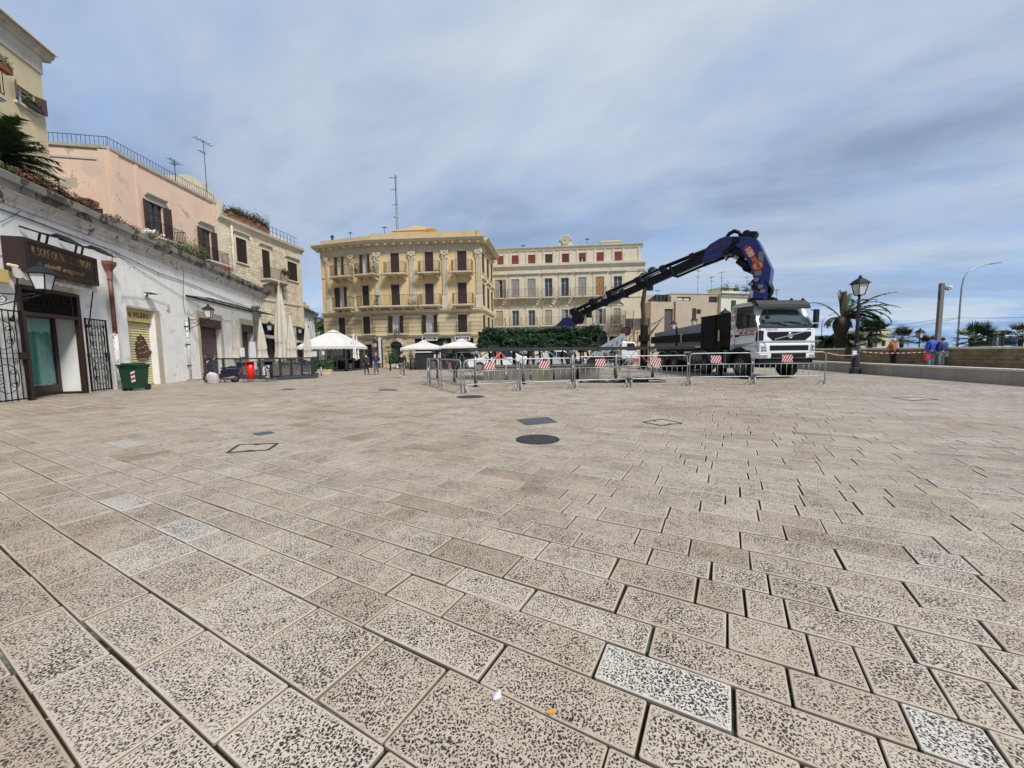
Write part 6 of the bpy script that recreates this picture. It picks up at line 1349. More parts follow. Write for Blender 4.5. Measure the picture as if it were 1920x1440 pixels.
# chassis, bed, boxes, tank
xe = X(1222, 640); xh = X(1312, 640)
mb = MB(); 
for y in (.85, W-1.15): mb.box(xe, -.4, y, y+.28, .85, 1.25)
for k in range(9): x = xe+.3+k*(-xe-1)/8.5; mb.box(x, x+.15, .85, W-.85, .9, 1.2)
mb.box(xw1-.9, -.3, .5, W-.5, .55, 1.4); mk('chassis', mb, mat_chas, tk)
zbt, zbb = Zs(1290, 626), Zs(1290, 641)
mb = MB(); mb.box(xe-.2, xh+.3, .02, .14, zbb, zbt); mb.box(xe-.2, xr-.15, .0, .05, (zbb+zbt)/2-.03, (zbb+zbt)/2+.03)
bd = mk('beam_rail', mb, mat_chas, tk)
mb = MB(); mb.box(xe, xr-.1, .15, W-.1, 1.35, 1.62); mk('flat_bed', mb, mat_chas, tk)
mb = MB()
for px in (1277.5, 1348): x = X(px, 633); mb.box(x-.06, x+.06, -.03, .0, zbb-.05, zbt+.05)
mk('yellow_strap', mb, M_('strap_yellow', (.55,.42,.12), .7, var=.1), bd)
zh = Zs(1312, 595.5); mb = MB(); mb.box(xh, xr-.18, .05, .45, 1.55, zh); mb.box(xh, xh+.15, .45, W-.1, 1.55, zh); mb.box(xh-.02, xr-.16, .02, .07, zh-.06, zh+.02); mb.box((xh+xr)/2-.05, (xh+xr)/2+.05, .0, .05, 1.7, zh-.08); mk('headboard', mb, mat_chas, tk)
ga, gb2 = X(1219, 640), X(1309, 640); mb = MB(); mb.prism([(ga, Zs(1219,653)), (gb2, Zs(1309,647)), (gb2, Zs(1309,605.5)), (ga, Zs(1219,625))], .35, W-.3); mk('grey_load', mb, M_('grey_load_sheet', (.26,.29,.31), .65, var=.06, vs=1.5, bump=.05, bs=20), tk)
mb = MB(); x = X(1260, 640); mb.box(x-.05, x+.05, .28, .349, Zs(1260,652), Zs(1260,612)); mk('load_strap', mb, mat_black, tk)
mb = MB(); z = Zs(1309,648); mb.prism([(ga, Zs(1219,655.0)), (gb2, Zs(1309,650)), (gb2, Zs(1309,647)), (ga, Zs(1219,653))], .20, .34); mk('side_rail', mb, M_('aluminium', (.38,.38,.37), .4, metal=.4, var=.1), tk)
mat_tank = M_('tank_grey', (.20,.185,.165), .55, var=.15, vs=3, metal=.2)
mb = MB()
tx = X(1300, 670)
for k, r_ in ((0, .36), (.75, .36)): mb.tube([(tx-.5+k, .05, .95), (tx+.15+k, .05, .95)], r_, 14)
tk_ = mk('fuel_tank', mb, mat_tank, tk)
mb = MB(); 
for k in (-.35, 0, .4, .75): mb.tube([(tx+k-.03, .05, .95), (tx+k+.03, .05, .95)], .375, 14)
mk('tank_band', mb, mat_black, tk_)
mb = MB(); x = X(1283, 660); mb.box(x-.2, x+.2, .05, .5, .75, 1.3); x2 = X(1354, 672); mb.box(x2-.3, x2+.3, .0, .5, .45, 1.45); mk('side_box', mb, mat_tank, tk, bevel=.02)
xw = [xw1, TF.loc(G(1332, 701))[0], TF.loc(G(1266, 696))[0]-.05, TF.loc(G(1266, 696))[0]-1.72]
mb = MB()
for x in xw[1:]:
    pa = [(x+.82*math.cos(t), .60+.82*math.sin(t)) for t in [PI*i/12 for i in range(1, 12)]]; pb2 = [(x+.78*math.cos(t), .60+.78*math.sin(t)) for t in [PI*i/12 for i in range(1, 12)]]
    for i in range(10): mb.prism([pa[i], pa[i+1], pb2[i+1], pb2[i]], .0, .6)
mk('mudguard', mb, mat_tank, tk)
def wheel(par, x, y, r, side, wdt=.38, double=False):
    mb = MB(); ax = (0, 1, 0)
    for o in ((0,) if not double else (0, .42*side)):
        yc = y+side*wdt/2+o; pr = [(r*.62, -wdt/2), (r*.9, -wdt/2), (r*.985, -wdt*.38), (r, -wdt*.3), (r, wdt*.3), (r*.985, wdt*.38), (r*.9, wdt/2), (r*.62, wdt/2)]
        n = 32; vs = []
        for rr, yy in pr:
            for j in range(n): t = 2*PI*j/n; q = rr*(1-(.012 if j % 2 and rr > r*.95 else 0)); vs.append((x+q*math.cos(t), yc+yy, r+q*math.sin(t)))
        fs = [(i*n+j, (i+1)*n+j, (i+1)*n+(j+1) % n, i*n+(j+1) % n) for i in range(len(pr)-1) for j in range(n)]; mb.add(vs, fs, 0, False)
    w = mk('wheel', mb, mat_rubber, par)
    mb = MB(); yo = y+side*.06; mb.disc((x, yo+side*.06, r), ax, r*.63, .05, 24); mb.tube([(x+r*.60*math.cos(2*PI*i/24), yo-side*.0, r+r*.60*math.sin(2*PI*i/24)) for i in range(24)], .035, 6, closed=True); mb.disc((x, yo, r), ax, r*.26, .16, 16); 
    for k in range(10): a_ = 2*PI*k/10; mb.disc((x+r*.36*math.cos(a_), yo+side*.02, r+r*.36*math.sin(a_)), ax, .028, .06, 6)
    rm = mk('rim', mb, mat_tank, w); mb = MB()
    for k in range(10): a_ = 2*PI*(k+.5)/10; mb.disc((x+r*.48*math.cos(a_), yo+side*.031, r+r*.48*math.sin(a_)), ax, .045, .006, 8)
    mk('rim_hole', mb, mat_black, rm); return w
for i, x in enumerate(xw):
    wheel(tk, x, .06, RW if i < 2 else .60, 1, .40, double=i > 1); wheel(tk, x, W-.06, RW if i < 2 else .60, -1, .40, double=i > 1)
# rear stabiliser tower with orange beacon
xs = X(1208, 650); mb = MB(); mb.box(xs-.22, xs+.2, -.25, .2, .12, Zs(1208, 610)); mb.box(xs-.35, xs+.33, -.35, .3, Zs(1208,640), Zs(1208,628)); mb.bar((xs,-.02,.12),(xs,-.02,.02), .5, .5); st_ = mk('stabiliser', mb, mat_chas, tk)
mb = MB(); mb.tube([(xs+.3,-.1,Zs(1208,650)),(xs+.3,-.1,Zs(1208,682))], .07, 8); mk('orange_ram', mb, M_('faded_orange', (.42,.12,.03), .6, var=.3, vs=8), st_)
mb = MB(); mb.lathe([(.42,0),(.42,.06),(.1,.10)], (xs,-.02,0), 12); mk('foot_plate', mb, mat_chas, st_)
mb = MB(); x0 = xw1-1.5; mb.box(x0-.2, x0+.2, -.15, .25, .2, 1.6); mb.lathe([(.3,0),(.3,.05),(.08,.08),(.08,.3)], (x0,.02,0), 12); mk('stabiliser', mb, mat_chas, tk)
mb = MB(); a = X(1404, 690); mb.tube([(-.45,-.12,.05),(-.45,-.12,.9)], .09, 8); mb.lathe([(.38,.0),(.38,.06),(.1,.1)], (-.45,-.12,0), 12); mk('stabiliser', mb, mat_chas, tk)
# ---------------- crane
COLp = Vector((13.95, 21.7)); xd = Vector((.72, -.694)); 
CF = Frame((COLp.x, COLp.y), math.atan2(xd.y, xd.x))
inv = (Matrix.Translation(tk.location) @ Matrix.Rotation(TF.ang, 4, 'Z')).inverted(); CM = inv @ (Matrix.Translation(CF.o) @ Matrix.Rotation(CF.ang, 4, 'Z'))
k7 = lambda x, y: (1180+x/4.8, 420+y/4.8); k4 = lambda x, y: (1040+x/4.571, 420+y/4.571)
kb = lambda x, y: (1360+x/9.6, 430+y/9.6)
def cpoly(fn, pts, off=0): return [CF.uv(*fn(x, y), off) for x, y in pts]
def cp(fn, x, y, o=0): u, z = CF.uv(*fn(x, y), o); return Vector((u, o, z))
mat_blue = M_('crane_blue', (.005,.012,.115), .32, var=.2, vs=3, coat=.15, streak=((.02,.02,.04), .5, .55))
mat_cb = M_('boom_black', (.006,.0065,.009), .5, var=.25, vs=3, spec=.25)
mat_steel = M_('steel_rod', (.50,.50,.50), .25, metal=.8, var=.05)
def cmb(): m = MB(); m.M = CM; return m
mb = cmb(); mb.prism(cpoly(kb, [(205,150),(430,150),(590,190),(650,290),(855,715),(850,760),(815,1010),(790,1250),(590,1270),(600,1100),(545,1000),(600,960),(530,880),(490,720),(395,540),(300,370),(220,330),(160,290)]), -.42, .42); ib = mk('inner_boom', mb, mat_blue, tk, bevel=.04)
mb = cmb(); mb.prism(cpoly(kb, [(560,960),(700,960),(770,1010),(800,1130),(790,1270),(540,1270),(560,1130)]), -.55, .55); cl = mk('crane_column', mb, mat_blue, tk, bevel=.05)
bz_ = CF.uv(*kb(690,1250))[1]; bu_ = CF.uv(*kb(690,1250))[0]; mb = cmb(); mb.box(bu_-.55, bu_+.55, -.5, .5, 1.5, bz_); mb.box(bu_-1.1, bu_+1.1, -.9, .9, 1.1, 1.7); mk('slewing_base', mb, mat_chas, tk)
mb = cmb()
for i in range(9):
    o = -.42+.1*i; mb.tube([cp(kb, 750+i*6, 960, 0)+Vector((0,o,0)), cp(kb, 855-i*3, 1060, 0)+Vector((0,o,0)), cp(kb, 860-i*5, 1130, 0)+Vector((0,o,0)), cp(kb, 810-i*4, 1200, 0)+Vector((0,o,0)), cp(kb, 760, 1240, 0)+Vector((0,o,0))], .07, 6)
mk('hose_bundle', mb, mat_black, cl)
mb = cmb(); mb.tube([cp(kb, 520, 1040, -.3), cp(kb, 445, 1310, -.3)], .17, 12); mk('lift_cylinder', mb, mat_steel, tk); mb = cmb(); mb.tube([cp(kb, 545, 1060, -.05), cp(kb, 500, 1310, -.05)], .16, 12); mk('lift_cylinder', mb, mat_cb, tk)
mb = cmb(); mb.bar(cp(kb, 450, 990, -.5), cp(kb, 560, 890, -.5), .20, .18); mb.bar(cp(kb, 450, 990, -.5), cp(kb, 680, 1110, -.5), .18, .18); mk('link_arm', mb, mat_cb, ib)
mb = cmb()
for x, y in ((455,985),(555,905),(630,1030),(670,1110)): c = cp(kb, x, y, -.62); mb.disc(c, (0,1,0), .115, .12, 16)
mk('pin_cap', mb, mat_tank, ib)
mb = cmb(); c = cp(kb, 180, 190, -.5); mb.disc(c, (0,1,0), .17, .16, 18); mb.bar(cp(kb, 180,190,-.5), cp(kb, 20,400,-.5), .17, .12); c = cp(kb, 10, 420, -.5); mb.disc(c, (0,1,0), .16, .2, 18); mk('knee_link', mb, mat_cb, ib)
mb = cmb(); mb.tube([cp(kb, 75, 450), cp(kb, 250, 530)], .11, 12); rod = mk('tilt_rod', mb, M_('white_rod', (.62,.64,.66), .25, var=.05), ib); mb = cmb(); mb.tube([cp(kb, 240, 550), cp(kb, 480, 730)], .22, 14); mk('tilt_cylinder', mb, mat_cb, ib)
mb = cmb(); mb.prism(cpoly(kb, [(-20,450),(20,330),(170,290),(300,380),(385,490),(350,520),(240,490),(120,440)]), -.25, .25); mb.tube([cp(kb,0,560,-.2), cp(kb,60,500,-.2), cp(kb,150,480,-.2)], .06, 6); mk('hose_block', mb, mat_cb, ib)
mb = cmb(); mb.tube([cp(kb,310,690,-.3), cp(kb,340,740,-.3), cp(kb,420,765,-.3), cp(kb,490,800,-.3)], .05, 6); mb.tube([cp(kb,0,180,-.1), cp(kb,60,80,-.1), cp(kb,150,25,-.1), cp(kb,230,45,-.1), cp(kb,290,120,-.1)], .07, 6); mb.tube([cp(kb,20,160,.1), cp(kb,90,85,.1), cp(kb,160,50,.1), cp(kb,235,65,.1), cp(kb,270,130,.1)], .06, 6); mb.tube([cp(kb,-10,170,.25), cp(kb,70,60,.25), cp(kb,160,12,.25), cp(kb,250,40,.25), cp(kb,310,130,.25)], .06, 6); mk('hose_loop', mb, mat_black, ib)
mb = cmb(); mb.prism(cpoly(kb, [(330,120),(430,50),(590,50),(580,100),(540,165),(330,150)]), -.3, .3); mb.tube([cp(kb,380,85,-.4), cp(kb,380,85,.4)], .22, 12); mb.bar(cp(kb,430,40), cp(kb,440,60), .08); mk('winch', mb, mat_cb, ib, bevel=.03)
mb = cmb(); mb.box(-9,-9,0,0,0,0) if False else None
for x, y, w_, h_ in ((640,520,.24,.7),(585,790,.34,.24)): c = cp(kb, x, y, -.43); mb.box(c.x-w_/2, c.x+w_/2, -.432, -.425, c.z-h_/2, c.z+h_/2)
mk('warning_plate', mb, mat_tank, ib)
# lettering along the boom
p0, p1 = cp(kb, 370, 300, -.44), cp(kb, 600, 680, -.44); dirv = (p1-p0); ang = math.atan2(dirv.z, dirv.x); Ln = dirv.length
TMx = lambda f, o=-.445: CM @ Matrix.Translation((p0.x+dirv.x*f, o, p0.z+dirv.z*f)) @ Matrix.Rotation(-ang, 4, 'Y') @ UP
mb = MB(); n = 24
def ell(mb, cx, cz, a, b, y0, y1):
    pts = [(cx+a*math.cos(2*PI*i/n), cz+b*math.sin(2*PI*i/n)) for i in range(n)]; mb.prism(pts, y0, y1)
mb = MB(); mb.M = CM @ Matrix.Translation((p0.x, 0, p0.z)) @ Matrix.Rotation(-ang, 4, 'Y'); ell(mb, Ln*.28, 0, Ln*.28, .19, -.432, -.421); ell(mb, Ln*.92, 0, .27, .27, -.432, -.421); mb.box(Ln*.5, Ln*.8, -.432, -.421, -.12, .12); lg = mk('red_badge', mb, M_('badge_red', (.50,.035,.03), .4, var=0), ib)
mb = MB(); mb.M = CM @ Matrix.Translation((p0.x, 0, p0.z)) @ Matrix.Rotation(-ang, 4, 'Y'); ell(mb, Ln*.92, 0, .21, .21, -.438, -.433); mk('orange_disc', mb, M_('badge_orange', (.75,.28,.10), .4, var=0), lg)
mat_pk = M_('badge_pink', (.75,.45,.30), .4, var=0)
text('lettering', '100', .36, mat_pk, lg, TMx(.28, -.436), off=.02, sx=1.05)
text('lettering', 'SP', .26, M_('badge_rust', (.60,.16,.06), .4, var=0), lg, TMx(.66, -.436), off=.01)
text('lettering', 'PM', .27, M_('badge_brown', (.25,.05,.03), .4, var=0), lg, TMx(.92, -.442), off=.01)
# outer boom: blue head, black telescoping sections
mb = cmb(); mb.prism(cpoly(k7, [(668,352),(690,290),(700,235),(745,190),(830,140),(880,122),(1000,122),(1010,170),(960,215),(880,285),(760,340),(700,358)]), -.38, .38); hd = mk('outer_boom', mb, mat_blue, tk, bevel=.04)
mb = cmb(); mb.bar(cp(k7,725,235,-.40), cp(k7,870,175,-.40), .05, .03); mk('red_line', mb, mat_redp, hd)
def sect(x0, y0, x1, y1, h0, h1, th, name='boom_section', mat=mat_cb):
    """px of the centre line ends, px height of the section"""
    dx, dy = x1-x0, y1-y0; L_ = math.hypot(dx, dy); nx, ny = -dy/L_, dx/L_
    if ny < 0: nx, ny = -nx, -ny
    pts = [CF.uv(x0-nx*h0/2, y0-ny*h0/2), CF.uv(x1-nx*h1/2, y1-ny*h1/2), CF.uv(x1+nx*h1/2, y1+ny*h1/2), CF.uv(x0+nx*h0/2, y0+ny*h0/2)]
    mb = cmb(); mb.prism(pts, -th, th); return mk(name, mb, mat, hd, bevel=.02)
C0, C1 = (1352, 469), (1079, 592)
def cl_(t, o=0):
    dx, dy = C1[0]-C0[0], C1[1]-C0[1]; L_ = math.hypot(dx, dy); nx, ny = dy/L_, -dx/L_     # upward normal
    if ny > 0: nx, ny = -nx, -ny
    return C0[0]+dx*t+nx*o, C0[1]+dy*t+ny*o
for (t0, t1, h, th) in ((0, .33, 15.5, .22), (.30, .50, 13.5, .19), (.48, .66, 12, .16), (.64, .80, 10.5, .14), (.78, .92, 9.5, .12), (.90, 1.0, 8.5, .10)):
    a, b = cl_(t0), cl_(t1); sc = sect(*a, *b, h, h*.97, th)
    c = cl_(t1-.006); d = cl_(t1+.006); sect(*c, *d, h*1.35, h*1.35, th+.08, 'boom_collar')
# top rails / extension cylinders
def rail(t0, t1, o0, o1, r, mat=mat_cb, name='extension_cylinder', off=0):
    a = CF.uv(*cl_(t0, o0)); b = CF.uv(*cl_(t1, o1)); mb = cmb(); mb.tube([(a[0], off, a[1]), (b[0], off, b[1])], r, 8); return mk(name, mb, mat, hd)
rail(.04, .36, 11, 15, .12); rail(.30, .54, 14.5, 15, .10); rail(.36, .52, 11.5, 11.5, .07, mat_steel); rail(.52, .74, 15, 15, .11); rail(.56, .72, 11, 10.5, .06, mat_steel); rail(.72, .84, 14, 13, .08, mat_steel); rail(.80, 1.0, 12, 10, .10); rail(.84, .98, 9, 8, .06)
rail(.02, .32, -13, -12, .08, mat_cb, 'lower_rail'); rail(.0, .14, -15, -12.5, .10, mat_cb, 'lower_rail')
for t, o in ((.36, 16), (.53, 15.5), (.73, 14.5), (.845, 13.5), (.98, 12), (.16, 14)):
    a, b = cl_(t, 3), cl_(t+.012, 3); a2, b2 = cl_(t, o+1.5), cl_(t+.03, o+1.5); mb = cmb(); mb.prism([CF.uv(*p) for p in (a, cl_(t+.035, 3), b2, a2)], -.26, .26); mk('rail_bracket', mb, mat_cb, hd)
for t in (.50, .92): a = cl_(t, -9); mb = cmb(); u, z = CF.uv(*a); mb.box(u-.16, u+.12, -.2, .2, z-.2, z+.3); mk('hook_lug', mb, mat_cb, hd)
# fly jib: black elbow then blue boom going down behind the hedge
mb = cmb(); mb.prism(cpoly(k4, [(172,740),(225,745),(250,770),(235,800),(228,850),(200,860),(165,830),(165,770)]), -.3, .3); el_ = mk('jib_elbow', mb, mat_cb, tk, bevel=.03)
mb = cmb(); mb.tube([cp(k4,230,770,-.3), cp(k4,250,790,-.3), cp(k4,246,825,-.3), cp(k4,225,835,-.3)], .06, 6); mb.tube([cp(k4,180,730,-.2), cp(k4,165,780,-.2), cp(k4,160,820,-.2)], .07, 6); mb.bar(cp(k4,110,900,.1), cp(k4,190,835,.1), .08); mk('hose_loop', mb, mat_black, el_)
mb = cmb(); mb.prism(cpoly(k4, [(92,805),(135,800),(190,838),(182,860),(0,1010),(-80,985)]), -.26, .26); jb = mk('fly_jib', mb, mat_blue, tk, bevel=.03)
mb = cmb(); mb.prism(cpoly(k4, [(90,810),(125,805),(-60,960),(-95,960)]), -.12, -.02); mk('jib_edge', mb, mat_cb, jb)
# ================================================================ STAGE FRAME around the hedge
SFm = Frame((G(892, 725)).xy.to_tuple(), math.atan2(21.3-16.9, 9.2)); 
fr_ = thing('steel_stage_frame', 'black and grey steel platform frame on posts with diagonal braces, built round the hedge', 'steel frame', SFm.o, SFm.ang)
xp = [SFm.loc(G(*p))[0] for p in ((892,725),(980,720),(1065,714.5),(1143,710),(1219,707))]; yp = [0, 3.1, 6.4]
zt_ = 1.62; mat_galv = M_('galvanised_steel', (.30,.315,.32), .45, var=.15, vs=5, metal=.5); mat_bk2 = M_('frame_black', (.022,.020,.019), .6, var=.2)
for j, y in enumerate(yp):
    for i, x in enumerate(xp):
        if j == 1 and 0 < i < 3: continue
        mb = MB(); mb.tube([(x,y,.35),(x,y,zt_-.05)], .065, 8); mb.box(x-.13, x+.13, y-.13, y+.13, zt_-.22, zt_-.10); ps = mk('post', mb, mat_galv if j == 0 else mat_bk2, fr_)
        mb = MB(); mb.tube([(x,y,.0),(x,y,.40)], .075, 8); mb.box(x-.14, x+.14, y-.14, y+.14, 0, .02); mk('post_foot', mb, mat_bk2, ps)
        if j == 0:
            mb = MB()
            for s in ((-.14,0),(.14,0),(0,-.14)): mb.tube([(x+s[0]-.05,y+s[1],zt_-.14),(x+s[0]+.05,y+s[1],zt_-.14)], .07, 8)
            mk('coupler', mb, mat_galv, ps)
for j, y in enumerate(yp): mb = MB(); mb.box(xp[0]-.3, xp[-1]+3.2, y-.07, y+.07, zt_-.10, zt_+.07); mk('long_beam', mb, mat_bk2, fr_)
for i, x in enumerate(xp+[xp[-1]+3.0]):
    mb = MB()
    if i in (1, 2): mb.box(x-.05, x+.05, .08, 1.2, zt_-.08, zt_+.05)
    else: mb.box(x-.05, x+.05, .08, yp[-1]-.08, zt_-.08, zt_+.05)
    mk('cross_beam', mb, mat_bk2, fr_)
for i in range(4):
    mb = MB(); xm = (xp[i]+xp[i+1])/2; mb.tube([(xp[i]+.1,-.09,.55),(xm,-.09,zt_-.15),(xp[i+1]-.1,-.09,.55)], .024, 6); mk('brace', mb, mat_galv, fr_)
for j in range(2): mb = MB(); mb.tube([(xp[0]-.09,yp[j]+.1,.5),(xp[0]-.09,(yp[j]+yp[j+1])/2,zt_-.15),(xp[0]-.09,yp[j+1]-.1,.5)], .024, 6); mk('brace', mb, mat_galv, fr_)
for i in range(4): mb = MB(); xm = (xp[i]+xp[i+1])/2; mb.tube([(xm, yp[2], 0), (xm, yp[2], zt_-.1)], .06, 8); mk('post', mb, mat_bk2, fr_)
# hedge with planters and trunks
hx0, hx1 = -1.72, 4.72; hy0 = 20.6; hzb, hzt = 1.66, 2.72
hg = thing('clipped_hedge', 'dense dark green ficus hedge clipped into a long block above the steel frame', 'hedge', ((hx0+hx1)/2, hy0+1.6, 0)); hl = (hx1-hx0)/2
rh = random.Random(9); hedge_m = leaf_mat('hedge_leaves', (.007,.022,.008), (.022,.062,.018), (.035,.085,.02))
mb = MB(); mb.box(-hl+.2, hl-.2, -1.4, 1.4, hzb+.12, hzt-.2)
def hsurf():
    f = rh.random()
    if f < .52: p = [rh.uniform(-hl, hl), -1.6, rh.uniform(hzb, hzt)]
    elif f < .76: p = [rh.uniform(-hl, hl), rh.uniform(-1.6, 1.6), hzt]
    elif f < .88: p = [rh.choice((-hl, hl)), rh.uniform(-1.6, 1.6), rh.uniform(hzb, hzt)]
    else: p = [rh.uniform(-hl, hl), rh.uniform(-1.6, 1.6), hzb]
    v = Vector(p); k = noise.noise(v*1.3)*.22+noise.noise(v*5)*.12; c = Vector((v.x/hl, v.y/1.6, (v.z-(hzb+hzt)/2)*1.6)); v += c*k-c*abs(rh.gauss(0, .07))
    cx = abs(p[0])/hl
    if cx > .93 and p[2] > hzt-.15: v.z -= .12; v.x *= .985
    return v
leaves(mb, 30000, hsurf, .105, rh, 0, .62); mk('crown', mb, hedge_m, hg)
for i in range(9):
    x = -hl+.5+i*(2*hl-1)/8; mb = MB(); mb.tube([(x,-.6+rh.uniform(-.2,.2),.5),(x+rh.uniform(-.1,.1),-.5,1.2),(x+rh.uniform(-.15,.15),-.4,1.9)], [.07,.06,.05], 7); mk('trunk', mb, mat_trunk, hg)
mat_pl = M_('planter_concrete', (.17,.155,.13), .9, var=.25, vs=1.8, bump=.3, bs=18, streak=((.08,.075,.06), .6, .5))
pls = [(-.95, .60), (.35, .62), (1.62, .60), (2.85, .60), (4.1, .58)]
for i, (x, h) in enumerate(pls):
    lab = ['leftmost', 'second from the left', 'middle', 'second from the right', 'rightmost'][i]
    t = thing('concrete_planter', 'grey concrete planter under the clipped hedge, %s of five' % lab, 'planter', (x, hy0+.55, 0), 0, 'planters under the hedge')
    mb = MB(); mb.add([(-h+.04,-.5,0),(h-.04,-.5,0),(h-.04,.6,0),(-h+.04,.6,0),(-h,-.55,.78),(h,-.55,.78),(h,.65,.78),(-h,.65,.78)], [(0,3,2,1),(0,1,5,4),(1,2,6,5),(2,3,7,6),(3,0,4,7)]); mb.box(-h-.03, h+.03, -.58, -.5, .70, .80); mk('tub', mb, mat_pl if i != 2 else M_('planter_mossy', (.17,.18,.11), .9, var=.2), t, bevel=.01)
    mb = MB(); mb.box(-h+.05, h-.05, -.5, .6, .6, .72); mk('soil', mb, MC['joint_soil'] if 'joint_soil' in MC else mat_trunk, t)
# roll of black sheeting on the ground
a, b = G(1087, 718), G(1215, 716.5); t = thing('black_tarpaulin', 'rolled black plastic tarpaulin lying behind the barriers in front of the frame', 'tarpaulin', a); mb = MB(); d = b-a
pts = [d*(i/16)+Vector((0, .12*math.sin(i*.9), .05)) for i in range(17)]; mb.tube(pts, [.045+.012*i*(i < 9)+(.10 if i > 9 else 0)+.03*math.sin(i*2.1) for i in range(17)], 8); mk('roll', mb, M_('black_sheet', (.03,.03,.03), .35, var=.3, vs=3, bump=.6, bs=5), t)
mb = MB(); q = d*.86; vs = []
for i in range(5):
    for j in range(5): vs.append(q+Vector((-1.2+i*.6, -.35+j*.2, .02+.22*abs(math.sin(i*1.3+j))*(1 if 0 < i < 4 else .3))))
mb.add(vs, [(i*5+j, (i+1)*5+j, (i+1)*5+j+1, i*5+j+1) for i in range(4) for j in range(4)], 0, True); mk('crumpled_end', mb, MC['black_sheet'], t)
# ================================================================ BARRIERS
mat_bar = M_('barrier_zinc', (.36,.38,.385), .4, var=.12, vs=5, metal=.45)
mat_sw = M_('reflective_white', (.62,.60,.60), .5, var=.06); mat_sr = M_('reflective_red', (.36,.025,.03), .5, var=.1)
def barrier(pa, pb, label, h=1.22, plate=.48, feet=True, face=0, pw=.42):
    a, b = G(*pa), G(*pb); d = b-a; L_ = d.length; t = thing('crowd_barrier', label, 'barrier', a, math.atan2(d.y, d.x), 'crowd control barriers round the work area')
    r = .15; mb = MB(); c = [(0,0,.03),(0,0,h-r)]+[(r-r*math.cos(k*PI/8), 0, h-r+r*math.sin(k*PI/8)) for k in range(1, 5)]+[(L_-r+r*math.sin(k*PI/8), 0, h-r+r*math.cos(k*PI/8)) for k in range(0, 5)]+[(L_,0,.03)]
    mb.tube(c, .021, 8); mb.tube([(0,0,h*.66),(L_,0,h*.66)], .017, 8)
    z = h*.27; e = .05; c = [(e,0,.02),(e,0,z-.1)]+[(e+.1-.1*math.cos(k*PI/6), 0, z-.1+.1*math.sin(k*PI/6)) for k in range(1, 4)]+[(L_-e-.1+.1*math.sin(k*PI/6), 0, z-.1+.1*math.cos(k*PI/6)) for k in range(0, 4)]+[(L_-e,0,.02)]
    mb.tube(c, .018, 8); mk('tube_frame', mb, mat_bar, t)
    mb = MB(); n = max(4, int(L_/.215))
    for i in range(1, n): x = L_*i/n; mb.tube([(x,0,z),(x,0,h*.66)], .0065, 5)
    mk('bars', mb, mat_bar, t)
    for x in (.08, L_-.08):
        mb = MB(); mb.tube([(x,0,.34),(x,0,.20),(x,-.30,.015)], .014, 6); mb.tube([(x,0,.20),(x,.30,.015)], .014, 6); mk('foot', mb, mat_bar, t)
    mb = MB(); mb.tube([(-.06,0,h*.72),(-.06,0,h*.62)], .03, 6); mb.bar((-.06,0,h*.70),(0,0,h*.70), .02); mk('hook', mb, mat_bar, t)
    if plate is not None:
        x0 = L_*plate-pw/2; z0, z1 = h*.70, h*.93; hh = z1-z0; mb = MB(); mb.box(x0, x0+pw, -.032, -.024, z0, z1); p = mk('striped_plate', mb, mat_sw, t); mb = MB(); k = 4; s = pw/k
        for i in range(-1, k+1):
            q = [(x0+i*s, z0), (x0+i*s+s*.55, z0), (x0+i*s+s*.55+hh*.55, z1), (x0+i*s+hh*.55, z1)]
            cl2 = []; 
            # clip to the plate
            def clip(poly, f, inter):
                out = []
                for m in range(len(poly)):
                    P, Q = poly[m], poly[(m+1) % len(poly)]
                    if f(P): out.append(P)
                    if f(P) != f(Q): out.append(inter(P, Q))
                return out
            def ix(c): return lambda P, Q: (c, P[1]+(Q[1]-P[1])*(c-P[0])/(Q[0]-P[0]))
            q = clip(q, lambda P: P[0] >= x0, ix(x0)); 
            if len(q) > 2: q = clip(q, lambda P: P[0] <= x0+pw, ix(x0+pw))
            if len(q) > 2: mb.prism(q, -.036, -.0325)
        mk('red_stripes', mb, mat_sr, p)
    return t
ends = [(869,738.5),(972,733),(1075,729.5),(1179,726),(1290,723.3),(1410,722),(1548,721)]
nm = ['leftmost front crowd barrier, nearest the round dark cover', 'front crowd barrier in front of the middle of the hedge', 'front crowd barrier at the right end of the hedge', 'front crowd barrier before the black tarpaulin and truck tail', 'front crowd barrier before the truck\'s rear and second axles', 'rightmost front crowd barrier, across the truck\'s white nose']
for i in range(6):
    a, b = ends[i], ends[i+1]; barrier((a[0]+2, a[1]), (b[0]-2, b[1]), nm[i], h=1.22 if i < 2 else 1.26 if i < 4 else 1.33, plate=[.47,.46,.47,.44,.42,.46][i])
barrier((828, 727), (865, 738), 'crowd barrier turning back at the left corner of the work area', plate=.5, pw=.4)
barrier((807, 722), (823, 725.5), 'narrow seeming barrier with a grey panel left of the corner barrier', plate=.5, pw=.5)
barrier((802, 716), (806, 722), 'crowd barrier seen nearly edge on at the far left of the row', plate=None)
for i, (a, b) in enumerate((((1128,694),(1160,694)),((1162,694),(1196,693.5)))): barrier(a, b, 'crowd barrier standing behind the frame, %s the grey lift arm' % ('below' if i == 0 else 'right of'), plate=None)
